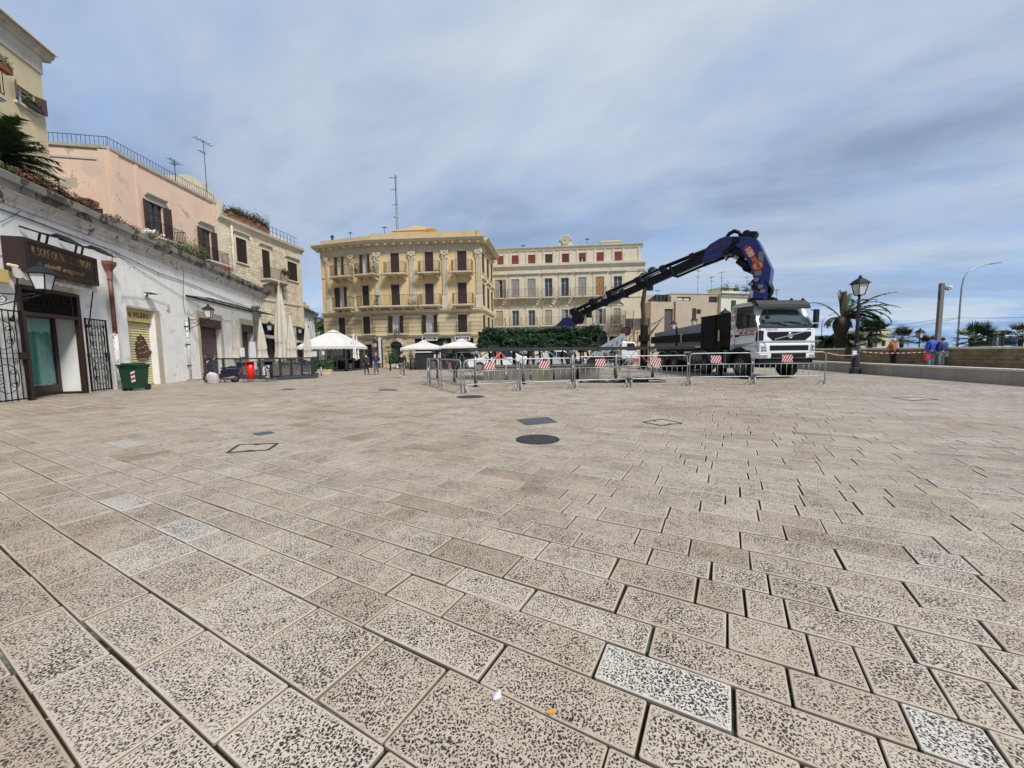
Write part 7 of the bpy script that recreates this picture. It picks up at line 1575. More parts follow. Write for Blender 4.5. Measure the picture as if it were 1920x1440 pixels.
# red and white tape lying on the paving, and tape to the lamp
mat_tr = mat_sr; mat_twh = mat_sw
def tape(pts, label, w=.05, seg=.25, up=True):
    pts = [Vector(p) for p in pts]; o0 = pts[0]; t = thing('barrier_tape', label, 'tape', o0, 0); A = [MB(), MB()]; k = 0
    for p, q in zip(pts[:-1], pts[1:]):
        L_ = (q-p).length; n = max(1, int(L_/seg))
        for i in range(n):
            a, b = p+(q-p)*(i/n)-o0, p+(q-p)*((i+1)/n)-o0; s1 = 0; z = Vector((0,0,w/2)) if up else Vector((0,w/2,.002)); sag = lambda f: Vector((0,0,-.0))
            A[k % 2].add([a-z, b-z, b+z, a+z], [(0,1,2,3)]); k += 1
    mk('red_band', A[0], mat_tr, t); mk('white_band', A[1], mat_twh, t); return t
g0 = G(1547, 721); top1 = Vector((g0.x, g0.y, 1.30)); lampG = G(1602, 700)
l2 = Vector((lampG.x, lampG.y-.25, 1.12)); mid_ = (top1+l2)/2-Vector((0,0,.10)); end_ = atY(1776, 655, 23.5)
tape([top1, top1.lerp(mid_, .5)-Vector((0,0,.03)), mid_, mid_.lerp(l2,.5)-Vector((0,0,.03)), l2], 'red and white tape from the last barrier to the street lamp', .035, .20)
l3 = Vector((lampG.x+.1, lampG.y-.2, 1.25)); m2 = (l3+end_)/2-Vector((0,0,.15)); tape([l3, l3.lerp(m2,.5)-Vector((0,0,.05)), m2, m2.lerp(end_,.5)-Vector((0,0,.05)), end_], 'red and white tape from the street lamp towards the people', .032, .20)
p_ = [G(786,697,.01), G(793,698.5,.03), G(799,697,.01), G(803,700,.02), G(796,701,.01), G(789,700,.02), G(801,698,.03)]; tape(p_, 'tangle of red and white tape lying on the paving left of the barriers', .12, .2, False)
# ================================================================ TERRACE (left)
mat_canvas = M_('cream_canvas', (.52,.475,.40), .9, var=.10, vs=2.5, bump=.15, bs=40, streak=((.36,.31,.25), .5, .53))
mat_canvasw = M_('white_canvas', (.62,.61,.58), .85, var=.05, vs=1.5, streak=((.5,.48,.44), .3, .57))
mat_dgrey = M_('anthracite', (.030,.032,.036), .6, var=.12, vs=2)
def closed_umbrella(px, yt, yb, gy, wmax, label, mat=None, wtop=.28, seed=1, grp='closed cream parasols on the terrace', pole=True, ties=False):
    g = G(px, gy); Y = g.y; zt = atY(px, yt, Y).z; zb = atY(px, yb, Y).z; w = wmax/FPX*Y/2; r_ = random.Random(seed)
    t = thing('closed_parasol', label, 'parasol', g, 0, grp); mb = MB(); n = 40; k = 14; vs = []; fs = []
    ph = [r_.uniform(0, 6) for _ in range(4)]
    for j in range(k+1):
        f = j/k; z = zt-(zt-zb)*f; env = .06+.94*min(1, f*1.05)**.75; 
        if f > .72: env *= 1-.22*math.sin((f-.72)/.28*PI)*.6
        for i in range(n):
            a = 2*PI*i/n; q = w*env*(.82+.20*math.sin(a*8+ph[0]+f*1.2)*min(1, f*2.5)+.08*math.sin(a*3+ph[1]+f*4)); zz = z-(.10*abs(math.sin(a*4+ph[2]))+.12*math.sin(a+ph[3]))*(f > .98)
            vs.append((q*math.cos(a), q*math.sin(a), zz))
    for j in range(k): fs += [(j*n+i, (j+1)*n+i, (j+1)*n+(i+1) % n, j*n+(i+1) % n) for i in range(n)]
    mb.add(vs, fs, 0, True); mb.sphere((0,0,zt-.02), .05, 8, 6); cp_ = mk('canopy', mb, mat or mat_canvas, t)
    mb = MB(); mb.tube([(0,0,0),(0,0,zt+.02)], .035, 8); mb.box(-.3, .3, -.3, .3, 0, .06); mk('pole', mb, mat_dgrey, t)
    mb = MB(); zs = zb+(zt-zb)*.22; mb.tube([(w*.80*math.cos(2*PI*i/20), w*.80*math.sin(2*PI*i/20), zs+.03*math.sin(i*2)) for i in range(20)], .02, 5, closed=True); mk('tie_band', mb, mat or mat_canvas, cp_)
    if ties:
        mb = MB()
        for a in range(8):
            c, s = math.cos(a*PI/4), math.sin(a*PI/4); mb.tube([(0,0,zt-.1),(w*.45*c,w*.45*s,zt-.35),(w*.42*c,w*.42*s,zt-.9)], .018, 4)
        mk('ribs', mb, mat_black, cp_)
    return t
closed_umbrella(366, 579, 669, 703, 20, 'closed cream parasol at the left end of the terrace, by the first brown roller shutter', seed=1)
closed_umbrella(445, 586, 671, 702, 19, 'closed cream parasol right of the first brown roller shutter, behind the scooter top case', seed=2)
closed_umbrella(494, 597, 671, 701, 20, 'closed cream parasol between the stone column and the big parasol', seed=3)
closed_umbrella(533, 528, 671, 699, 30, 'tallest closed parasol with dark arm tips at its top', seed=4, ties=True)
closed_umbrella(549, 588, 672, 703, 20, 'closed cream parasol pressed against the right of the tallest one', seed=5)
closed_umbrella(579, 599, 673, 702, 17, 'closed cream parasol at the right corner of the terrace railing', seed=6)
closed_umbrella(665.5, 622, 672, 694.5, 10, 'whiter closed parasol right of the cafe tent, left one of the pair', mat_canvasw, seed=7)
closed_umbrella(671, 627, 673, 693.5, 9, 'whiter closed parasol right of the cafe tent, right one of the pair', mat_canvasw, seed=8)
# railing with glass panels
ra, rb, rc, rd = G(361, 706.5), G(527, 712), G(586, 709), G(590, 704)
t = thing('glass_railing', 'dark grey terrace railing with clear glass panels and a flat plinth, round the parasols', 'railing', ra); hR = 1.28
def V(p): return (p-ra)
def runpts(a, b, n): return [a.lerp(b, i/n) for i in range(n+1)]
mb = MB(); mp2 = MB(); mg = MB(); mpl = MB(); posts = []
for (a, b, n) in ((ra, rb, 5), (rb, rc, 3), (rc, rd, 2)):
    A, B = V(a), V(b); mb.bar(A+Vector((0,0,hR)), B+Vector((0,0,hR)), .07, .09); mb.bar(A+Vector((0,0,.22)), B+Vector((0,0,.22)), .06, .06); d = (B-A).normalized(); nrm = Vector((-d.y, d.x, 0))
    mpl.bar(A+Vector((0,0,.09))-d*.2, B+Vector((0,0,.09))+d*.2, .55, .17)
    pts = runpts(A, B, n)
    for i, p in enumerate(pts):
        if i or a is ra: posts.append(p)
        if i < n: q = pts[i+1]; z0, z1 = Vector((0,0,.26)), Vector((0,0,hR-.05)); mg.add([p+z0, q+z0, q+z1, p+z1], [(0,1,2,3)])
mk('rails', mb, mat_dgrey, t); mk('plinth', mpl, mat_dgrey, t, bevel=.02); mk('glass_panels', mg, clear_('rail_glass', (.80,.84,.83), .14), t)
for p in posts: m = MB(); m.bar(p, p+Vector((0,0,hR)), .10, .10); mk('post', m, mat_dgrey, t)
# things inside the terrace: planters, furniture, boards
def shrub(mb, c, r, n, rg_, size=.10, sz=1.0): leaves(mb, n, lambda: (c[0]+rg_.gauss(0,r*.5), c[1]+rg_.gauss(0,r*.5), c[2]+rg_.gauss(0,r*.5*sz)), size, rg_)
def trough(a, b, h, w, mat, label, cat='planter', pl=.45, lm=None, n=600, z=0):
    t = thing('plant_trough', label, cat, a); d = b-a; mb = MB(); mb.bar((0,0,h/2), (d.x,d.y,h/2), w, h); mk('trough', mb, mat, t, bevel=.02); m = MB(); leaves(m, n, lambda: (lambda f: (d.x*f+rgp.gauss(0,.14), d.y*f+rgp.gauss(0,.14), h+abs(rgp.gauss(0,pl*.55))))(rgp.random()), .13, rgp); mk('foliage', m, lm or palm_g, t); return t
pb_ = M_('brown_planter', (.10,.065,.05), .8, var=.15, vs=3)
trough(G(514, 703), G(560, 704), .72, .5, pb_, 'long brown planter with green plants behind the terrace glass', pl=.35)
trough(G(437, 701), G(452, 701), .35, .35, pb_, 'small planter with a climbing plant behind the blue-black scooter', pl=.6, n=400)
trough(G(597, 702.5), G(623, 702), .40, .48, M_('stone_trough', (.50,.40,.27), .85, var=.15, vs=4), 'pale stone trough with leafy green plants in front of the cafe tent', pl=.55, n=900)
t = thing('climbing_plant', 'bare climbing plant in a pot against the white wall between the brown doors', 'plant', G(429, 702)); zz = atY(429, 634, G(429,702).y).z; mb = MB(); mb.tube([(.1*math.sin(i), 0, zz*i/10) for i in range(11)], .02, 5); mk('stem', mb, mat_trunk, t); mb = MB(); leaves(mb, 260, lambda: (rgp.gauss(0,.16), rgp.gauss(0,.1), rgp.uniform(.3, zz)), .11, rgp); mk('foliage', mb, palm_g, t)
t = thing('menu_board', 'tall narrow white menu board beside the second brown door on the terrace', 'menu board', G(477, 702)); mb = MB(); zz = atY(477, 641, G(477,702).y).z; mb.box(-.22, .22, -.03, .03, .4, zz); mk('panel', mb, MC['board_white'], t); mb = MB(); mb.box(-.25, .25, -.06, .06, 0, .08); mb.box(-.04, .04, -.02, .02, 0, .5); mk('stand', mb, mat_dgrey, t)
t = thing('menu_board', 'small white notice on a stand right of the second closed parasol', 'menu board', G(457, 702)); mb = MB(); zz = atY(457, 652, G(457,702).y).z; mb.box(-.18, .18, -.03, .03, zz-.7, zz); mk('panel', mb, MC['board_white'], t); mb = MB(); mb.box(-.03, .03, .0, .05, 0, zz-.2); mb.box(-.2, .2, -.15, .15, 0, .04); mk('stand', mb, mat_dgrey, t)
mat_woodb = M_('weathered_board', (.30,.27,.22), .8, var=.15, vs=3, brick=(.16,9,.01,(.3,.3,.3)))
t = thing('leaning_boards', 'pale wooden boards leaning on the white wall at the left end of the terrace', 'panel', G(370, 705)); mb = MB(); mb.box(-.55, -.2, .3, .36, 0, 1.5); mb.box(-.15, .35, .35, .4, 0, 1.7); mk('boards', mb, mat_woodb, t)
t = thing('wooden_platform', 'low pale wooden step on the paving left of the railing', 'step', G(352, 713)); mb = MB(); mb.box(-.9, .8, -.25, .35, 0, .07); mk('boards', mb, mat_woodb, t, bevel=.01)
# tables and chairs glimpsed behind the glass
mat_rattan = M_('dark_rattan', (.05,.035,.028), .8, var=.3, vs=20)
def cafe_chair(x, y, rz, label):
    t = thing('cafe_chair', label, 'chair', (x, y, 0), rz, 'cafe chairs on the terrace'); mb = MB(); mb.box(-.22,.22,-.22,.22,.43,.47); mk('seat', mb, mat_rattan, t); mb = MB(); mb.box(-.22,.22,.20,.24,.55,.92); mk('backrest', mb, mat_rattan, t)
    for a, b in ((-.2,-.2),(.2,-.2),(-.2,.2),(.2,.2)): mb = MB(); mb.bar((a,b,0),(a,b,.44 if b < 0 else .92), .03); mk('leg', mb, mat_black, t)
def cafe_table(p, label, mat=None, h=.76):
    t = thing('cafe_table', label, 'table', p); mb = MB(); mb.lathe([(.36,h-.03),(.36,h),(.001,h)], n=18, smooth=False); mk('table_top', mb, mat or mat_dgrey, t); mb = MB(); mb.tube([(0,0,0),(0,0,h-.03)], .03, 8); mb.lathe([(.24,0),(.24,.03),(.04,.05)], n=14); mk('pedestal', mb, mat_black, t)
for i, px in enumerate((402, 480, 506, 560)):
    g = G(px, 700.5); cafe_table(g, ['round dark table behind the scooter', 'round dark table behind the red column table', 'round dark table behind the black column table', 'round dark table behind the brown planter'][i]); w_ = ['behind the scooter', 'behind the red column table', 'behind the black column table', 'behind the brown planter'][i]
    cafe_chair(g.x-.7, g.y, rad(90), 'dark woven cafe chair left of the round table '+w_); cafe_chair(g.x+.7, g.y+.1, rad(-90), 'dark woven cafe chair right of the round table '+w_)
# red and black column tables in front of the railing
def column_table(px, gy, ytop, colr, label, nm, lett=None):
    g = G(px, gy); h = atY(px, ytop, g.y).z; t = thing('column_table', label, 'high table', g); mb = MB(); mb.lathe([(.19,.10),(.195,h*.5),(.20,h-.05)], n=22); b = mk('column', mb, M_(nm, colr, .35, var=.06), t)
    mb = MB(); mb.lathe([(.34,h-.05),(.34,h-.01),(.001,h-.01)], n=24, smooth=False); mk('table_top', mb, M_(nm, colr, .35, var=.06), t)
    mb = MB(); 
    for z, r_ in ((.03,.40),(.16,.38)): mb.tube([(r_*math.cos(2*PI*i/24), r_*math.sin(2*PI*i/24), z) for i in range(24)], .012, 5, closed=True)
    for k in range(6): a = 2*PI*k/6; mb.bar((.38*math.cos(a),.38*math.sin(a),.16),(.40*math.cos(a),.40*math.sin(a),.03), .015); mb.bar((.40*math.cos(a),.40*math.sin(a),.03),(.2*math.cos(a),.2*math.sin(a),.10), .015)
    mk('foot_ring', mb, mat_galv, t)
    if lett: text('lettering', lett, .26, mat_wood, b, Matrix.Translation((.03,-.205,h*.5)) @ Matrix.Rotation(rad(90), 4, 'Y') @ UP, ext=.02)
column_table(471, 716.5, 677, (.62,.015,.01), 'bright red column bar table standing outside the terrace railing', 'bright_red')
column_table(505.5, 716, 677, (.012,.012,.013), 'black column bar table with white lettering outside the terrace railing', 'gloss_black', 'CAFFE')
t = thing('white_canister', 'white plastic canister beside the black column table', 'canister', G(496.5, 708)); mb = MB(); mb.lathe([(.09,0),(.10,.05),(.10,.6),(.05,.68),(.04,.74)], n=12); mk('body', mb, mat_wood, t); mb = MB(); mb.lathe([(.045,.74),(.045,.79)], n=10); mk('cap', mb, mat_redp, t)
t = thing('paving_post', 'thin grey metal post in front of the pale stone trough', 'post', G(603, 707)); mb = MB(); zz = atY(603, 688, G(603,707).y).z; mb.tube([(0,0,0),(0,0,zz)], .05, 8); mk('post', mb, mat_galv, t); mb = MB(); mb.lathe([(.28,0),(.28,.03),(.05,.05)], n=14); mk('base', mb, mat_galv, t)
# ---------------- scooter
def scooter(pos, rz, sc=1.0):
    t = thing('motor_scooter', 'dark blue-black motor scooter with round mirrors and a top case, parked before the railing', 'scooter', pos, rz); t.scale = (sc,)*3
    mat_sc = M_('scooter_navy', (.010,.016,.040), .22, var=.1, coat=.6); mat_seat = M_('seat_black', (.012,.012,.012), .5, var=.1)
    for x, nm_ in ((-.68,'front'),(.62,'rear')):
        mb = MB(); R_ = .235; mb.tube([(x+R_*.86*math.cos(2*PI*i/24), 0, R_+R_*.86*math.sin(2*PI*i/24)) for i in range(24)], .05, 8, closed=True); w = mk('wheel', mb, mat_rubber, t); mb = MB(); mb.disc((x,0,R_),(0,1,0),.15,.05,16); mb.disc((x,0,R_),(0,1,0),.06,.16,10); mk('rim', mb, mat_tank, w)
    mb = MB(); mb.prism([(-.95,.44),(-.80,.56),(-.62,.54),(-.50,.42),(-.62,.38),(-.80,.42)], -.08, .08); mk('front_mudguard', mb, mat_sc, t, bevel=.02)
    mb = MB(); mb.prism([(-.50,.24),(-.38,.22),(-.37,.40),(-.47,.78),(-.50,1.00),(-.57,1.04),(-.64,.96),(-.60,.60)], -.16, .16); mk('leg_shield', mb, mat_sc, t, bevel=.05)
    mb = MB(); mb.prism([(-.46,.20),(.12,.20),(.12,.28),(-.46,.28)], -.16, .16); mk('footboard', mb, mat_seat, t, bevel=.02)
    mb = MB(); mb.prism([(.02,.26),(.62,.30),(.86,.46),(.98,.66),(.90,.74),(.10,.70),(.02,.60)], -.19, .19); bd = mk('rear_body', mb, mat_sc, t, bevel=.06)
    mb = MB(); mb.box(.93, .97, -.09, .09, .56, .66); mk('tail_light', mb, mat_redp, bd)
    mb = MB(); mb.prism([(.0,.71),(.86,.75),(.90,.82),(.5,.86),(.34,.80),(.05,.80)], -.16, .16); mk('seat', mb, mat_seat, t, bevel=.04)
    mb = MB(); mb.prism([(.80,.84),(1.14,.86),(1.17,1.00),(1.0,1.07),(.80,1.04)], -.17, .17); mk('top_case', mb, mat_sc, t, bevel=.06)
    mb = MB(); mb.tube([(-.68,.06,.24),(-.60,.05,.62),(-.52,0,1.02)], .03, 8); mk('fork', mb, mat_black, t)
    mb = MB(); mb.tube([(-.40,-.34,1.04),(-.50,-.18,1.10),(-.55,0,1.10),(-.50,.18,1.10),(-.40,.34,1.04)], .022, 8); mk('handlebar', mb, mat_black, t); mb = MB(); mb.sphere((-.62,0,1.06), .10, 12, 8, sx=.8); mk('headlight', mb, mat_hl, t)
    for s in (-1, 1): mb = MB(); mb.tube([(-.50,s*.2,1.10),(-.50,s*.30,1.28),(-.50,s*.36,1.34)], .010, 5); mb.disc((-.49,s*.40,1.38),(1,.0,0),.075,.02,14); mk('mirror', mb, mat_chrome, t)
    mb = MB(); mb.tube([(.15,-.2,.2),(.75,-.22,.28)], .06, 10); mb.prism([(.1,.12),(.7,.14),(.75,.34),(.15,.34)], -.14, .14); mk('engine', mb, mat_tank, t); mb = MB(); mb.bar((.0,-.05,.22),(.02,-.24,.0), .03); mb.bar((.0,.05,.22),(.02,.24,.0), .03); mk('stand', mb, mat_black, t)
    return t
sg = G(417, 717); scooter(sg, rad(6), 1.06)
g = G(400, 720); t = thing('carrier_bag', 'white plastic carrier bag with red and grey print standing against the scooter', 'bag', g); mb = MB(); mb.add([(-.22,-.10,0),(.24,-.10,0),(.24,.10,0),(-.22,.10,0),(-.26,-.14,.5),(.25,-.12,.48),(.24,.12,.5),(-.25,.10,.52),(-.12,-.02,.66),(.10,0,.62)], [(0,3,2,1),(0,1,5,4),(1,2,6,5),(2,3,7,6),(3,0,4,7),(4,5,9,8),(5,6,9),(6,7,8,9),(7,4,8)], 0, True); mk('bag', mb, M_('bag_plastic', (.50,.45,.46), .45, var=.25, vs=9, patch=((.45,.12,.12), .60, 5.), bump=.5, bs=14), t, bevel=.03)
# ---------------- wheelie bin
g0_, g1_ = G(216, 731), G(264, 733); gc_ = G(240, 733.5); gw_ = (G(266,733)-G(220,733)).length; hB = atY(240, 681, gc_.y).z
t = thing('wheelie_bin', 'green wheeled rubbish bin with red and white reflective stripes beside the cream ship shutter', 'rubbish bin', gc_+Vector((0,.35,0)), rad(4)); w = gw_/2*.66; d = .30; H_ = hB
mat_bin = M_('bin_green', (.008,.045,.020), .5, var=.15, vs=3, bump=.05, bs=30)
mb = MB(); b = .80; mb.add([(-w*b,-d*b,.10),(w*b,-d*b,.10),(w*b,d*b,.10),(-w*b,d*b,.10),(-w,-d,H_-.12),(w,-d,H_-.12),(w,d,H_-.12),(-w,d,H_-.12)], [(0,3,2,1),(0,1,5,4),(1,2,6,5),(2,3,7,6),(3,0,4,7),(4,5,6,7)]); mb.box(-w-.03, w+.03, -d-.03, d+.03, H_-.20, H_-.12); bn = mk('bin_body', mb, mat_bin, t, bevel=.025)
mb = MB(); mb.box(-w-.05, w+.05, -d-.07, d+.03, H_-.115, H_-.05); mb.box(-w+.08, w-.08, -d+.05, d-.05, H_-.05, H_); mk('lid', mb, mat_bin, t, bevel=.025)
mb = MB(); mb.tube([(-w*.6,d+.10,H_-.12),(w*.6,d+.10,H_-.12)], .025, 8); mk('handle', mb, mat_bin, t)
for s in (-1, 1): mb = MB(); mb.disc((s*w*.85-.05 if s < 0 else s*w*.8, d*.8, .14),(1,0,0),.14,.07,18); mb.disc((-w*.80-.0,-d*.4,.12),(1,0,0),.12,.06,16) if s < 0 else None; mk('wheel', mb, mat_rubber, t)
mb = MB(); zz = H_*.42; sx_ = w*.42; sl = (1-b)*d/(H_-.22)
def bf(x, z): return (x, -d*b-(z-.10)*(1-b)*d/(H_-.22)-.006, z)
P = [MB(), MB()]
for k in range(5): z0 = H_*.30+k*H_*.075; z1 = z0+H_*.075; P[k % 2].add([bf(sx_-.09, z0-.0), bf(sx_+.09, z0+.06), bf(sx_+.09, z1+.06), bf(sx_-.09, z1)], [(0,1,2,3)])
mk('white_stripes', P[0], mat_sw, bn); mk('red_stripes', P[1], mat_sr, bn)
mb = MB(); mb.add([bf(w*.62+(.05*math.cos(a)), H_*.70+.05*math.sin(a)) for a in [2*PI*i/3+PI/2 for i in range(3)]], [(0,1,2)]); mk('recycling_mark', mb, mat_sw, bn)
# ---------------- cafe tent and pavilion umbrellas
def pavilion(x0, x1, y, dep, ze, zp, label, name='cafe_tent', skirt=.28, cat='tent', crown=.18, posts=True, glass=True, mat=None):
    cx = (x0+x1)/2; t = thing(name, label, cat, (cx, y+dep/2, 0)); a = (x1-x0)/2; b = dep/2; mat = mat or mat_canvasw; mb = MB(); c = crown; vs = []; 
    for (u, v, z) in ((-a,-b,ze),(a,-b,ze),(a,b,ze),(-a,b,ze)): vs.append((u,v,z))
    n = 6; ring = []
    for k in range(n+1):
        f = k/n; s = 1-f*(1-c); z = ze+(zp-.25-ze)*(f**.88)
        ring.append([(-a*s,-b*s,z),(0,-b*s,z-.05*(1-f)),(a*s,-b*s,z),(a*s,0,z-.05*(1-f)),(a*s,b*s,z),(0,b*s,z-.05*(1-f)),(-a*s,b*s,z),(-a*s,0,z-.05*(1-f))])
    vs = [p for r_ in ring for p in r_]; fs = [(k*8+i, k*8+(i+1) % 8, (k+1)*8+(i+1) % 8, (k+1)*8+i) for k in range(n) for i in range(8)]; mb.add(vs, fs, 0, False)
    cc_ = c*1.35; mb.add([(-a*cc_,-b*cc_,zp-.26),(a*cc_,-b*cc_,zp-.26),(a*cc_,b*cc_,zp-.26),(-a*cc_,b*cc_,zp-.26),(0,0,zp)], [(0,1,4),(1,2,4),(2,3,4),(3,0,4)])
    ca = mk('canopy', mb, mat, t)
    mb = MB()
    for P_, Q_ in (((-a,-b),(a,-b)),((a,-b),(a,b)),((a,b),(-a,b)),((-a,b),(-a,-b))):
        m = 48; vs = []
        for i in range(m+1): f = i/m; x = P_[0]+(Q_[0]-P_[0])*f; yy = P_[1]+(Q_[1]-P_[1])*f; vs += [(x,yy,ze), (x*1.004,yy*1.004,ze-skirt+(.07*abs(math.sin(f*PI*12)) if skirt > .2 else 0))]
        mb.add(vs, [(2*i,2*i+1,2*i+3,2*i+2) for i in range(m)])
    mk('valance', mb, mat, ca)
    for u in (-a+.05, a-.05):
        for v in (-b+.05, b-.05): mb = MB(); mb.bar((u,v,0),(u,v,ze), .09); mk('post', mb, mat_wood if not glass else mat_dgrey, t)
    return t, a, b
Y0 = G(600, 697).y; xa, xb = atY(556, 650, Y0).x, atY(648, 650, Y0).x; ze = atY(640, 650, Y0).z+.05; zp = atY(600, 618.5, Y0+2.6).z
t, a, b = pavilion(xa, xb, Y0, 5.0, ze, zp, 'big cream-white cafe tent with scalloped edge and clear side screens, left of the ochre building', crown=.16)
mb = MB(); mb.bar((-a,-b+.08,1.0),(a,-b+.08,1.0), .06); mb.bar((a-.08,-b,1.0),(a-.08,b,1.0), .06); mb.bar((-a,-b+.08,.08),(a,-b+.08,.08), .16); mb.bar((a-.08,-b,.08),(a-.08,b,.08), .16)
for k in range(1, 5): mb.bar((-a+2*a*k/5,-b+.08,0),(-a+2*a*k/5,-b+.08,1.0), .07)
for k in range(1, 3): mb.bar((a-.08,-b+2*b*k/3,0),(a-.08,-b+2*b*k/3,ze), .07)
mk('side_frame', mb, mat_dgrey, t)
mb = MB(); mb.quad((-a,-b+.1,.2),(a,-b+.1,.2),(a,-b+.1,ze-.1),(-a,-b+.1,ze-.1)); mb.quad((a-.1,-b+.1,.2),(a-.1,b,.2),(a-.1,b,ze-.1),(a-.1,-b+.1,ze-.1)); mk('side_screens', mb, clear_('screen_vinyl', (.35,.36,.36), .12), t)
mb = MB(); mb.box(-a*.55, -a*.2, -b+.05, -b+.07, 1.3, 1.75); mb.box(a*.0, a*.12, -b+.05, -b+.07, 1.45, 1.75); mk('notice', mb, MC['board_white'], t)
mb = MB(); mb.box(-a+.3, a-.3, b-.3, b-.2, 0, ze-.1); mb.box(-a+.5, a-1.0, -.6, .4, 0, 1.0); mk('bar_counter', mb, mat_dark, t)
rest = ('left', 'right')
for i, (x0, x1, xp_, yp_, ye) in enumerate(((750.5, 823, 794, 637.5, 653), (824, 899, 864, 634.5, 651.5))):
    Yp = 36.0; xa, xb = atY(x0, 653, Yp).x, atY(x1, 653, Yp).x; ze = atY(790, ye-1, Yp).z; zp = atY(xp_, yp_, Yp+1.8).z
    t, a, b = pavilion(xa, xb, Yp, 3.6, ze, zp, 'large square white parasol pavilion in front of the ochre building, the %s one' % rest[i], name='square_parasol', skirt=.16, cat='parasol', crown=.2, glass=False)
    mb = MB(); 
    mb.box(-a+.5, a-.2, b-.1, b, 0, ze-.25); mk('back_screen', mb, M_('screen_grey', (.06,.058,.055), .8, var=.3, vs=1.5), t)
    mb = MB(); mb.bar((-a+.7,-b+.4,1.45 if i == 0 else 1.5),(a-.3,-b+.4,1.5), .06); mk('white_rail', mb, mat_wood, t)
Yk = 35.2; xk0, xk1 = atY(771, 690, Yk).x, atY(890, 690, Yk).x
t = thing('dehors_fence', 'dark metal fence with glass of the outdoor dining area under the two square parasols', 'fence', (xk0, Yk, 0)); Lk = xk1-xk0
mb = MB(); mb.box(0, Lk, -.05, .05, .95, 1.02); mb.box(0, Lk, -.07, .07, 0, .16)
for k in range(13): x = Lk*k/12; mb.box(x-.035, x+.035, -.04, .04, 0, 1.02)
mk('frame', mb, mat_dgrey, t); mb = MB(); mb.quad((0,0,.16),(Lk,0,.16),(Lk,0,.95),(0,0,.95)); mk('panels', mb, clear_('dark_vinyl', (.3,.31,.32), .1), t)
mb = MB()
t = thing('bistro_bar', 'dark bar counter with shelves behind the dining fence', 'counter', (xk0+1, Yk+2.0, 0)); mb = MB(); mb.box(0, Lk-1.5, 0, .7, 0, 1.15); mk('counter', mb, mat_dark, t); mb = MB()
for k in range(9): mb.box(.4+k*.6, .75+k*.6, -.02, .0, .3, .8)
mk('front_panel', mb, M_('bar_brown', (.07,.045,.035), .7, var=.2), t)
t = thing('black_service_booth', 'small black booth between the two square parasols with white notices', 'booth', (atY(818, 690, 34.8).x, 34.8, 0)); hb = atY(803, 661, 34.8).z; wb_ = .75; mb = MB(); mb.box(-1.8, -.3, 0, 1.0, 0, hb); mk('booth_body', mb, mat_dark, t); mb = MB(); mb.box(-1.95, -.15, -.1, 1.1, hb, hb+.1); mk('booth_roof', mb, mat_wood, t)
mb = MB(); mb.box(-.2, .22, .1, .13, 1.05, 1.35); mb.box(-.15, .1, .1, .13, 1.45, 1.6); mk('notice', mb, MC['board_white'], t)
for i, (px, py) in enumerate(((732, 695), (757, 694), (770, 694))):
    g = G(px, py); t = thing('bollard', 'short black bollard %s' % ['left of the arched door plants', 'right of the walking man', 'in front of the surfboard sign'][i], 'bollard', g); mb = MB(); mb.lathe([(.09,0),(.06,.15),(.055,.9),(.08,.95),(.03,1.02)], n=10); mk('post', mb, mat_black, t)
g = G(738, 691.5); t = thing('potted_shrub', 'dark leafy shrub in a white pot at the arched door', 'potted plant', g); mb = MB(); mb.lathe([(.25,0),(.32,.5)], n=10); mk('pot', mb, mat_wood, t); mb = MB(); leaves(mb, 1100, lambda: (rgp.gauss(0,.28), rgp.gauss(0,.25), .5+abs(rgp.gauss(.45,.4))), .16, rgp); mk('foliage', mb, palm_g, t)
g = G(776, 692); t = thing('surfboard_sign', 'pale surfboard shaped sign leaning in front of the dining fence', 'sign', g, rad(0)); mb = MB(); n = 20; mb.prism([(.22*math.sin(2*PI*i/n), .85-.75*math.cos(2*PI*i/n)) for i in range(n)], -.03, .03); o = mk('board', mb, M_('board_cream', (.45,.42,.34), .6, var=.2, vs=6), t); o.rotation_euler = (rad(-8), rad(-14), 0); mb = MB(); mb.bar((.15,.05,1.2),(.25,.5,0), .05); mk('prop', mb, mat_black, t)
for i, (px, py) in enumerate(((743, 689.5), (763, 689.5))):
    g = G(px, py); t = thing('white_crate', 'white box on the ground %s of the walking man' % rest[i], 'box', g, .2); mb = MB(); mb.box(-.24,.24,-.2,.2,0,.5); mk('box_body', mb, mat_wood, t, bevel=.02); mb = MB(); mb.box(-.26,.26,-.22,.22,.45,.52); mk('lid', mb, MC['board_white'], t)
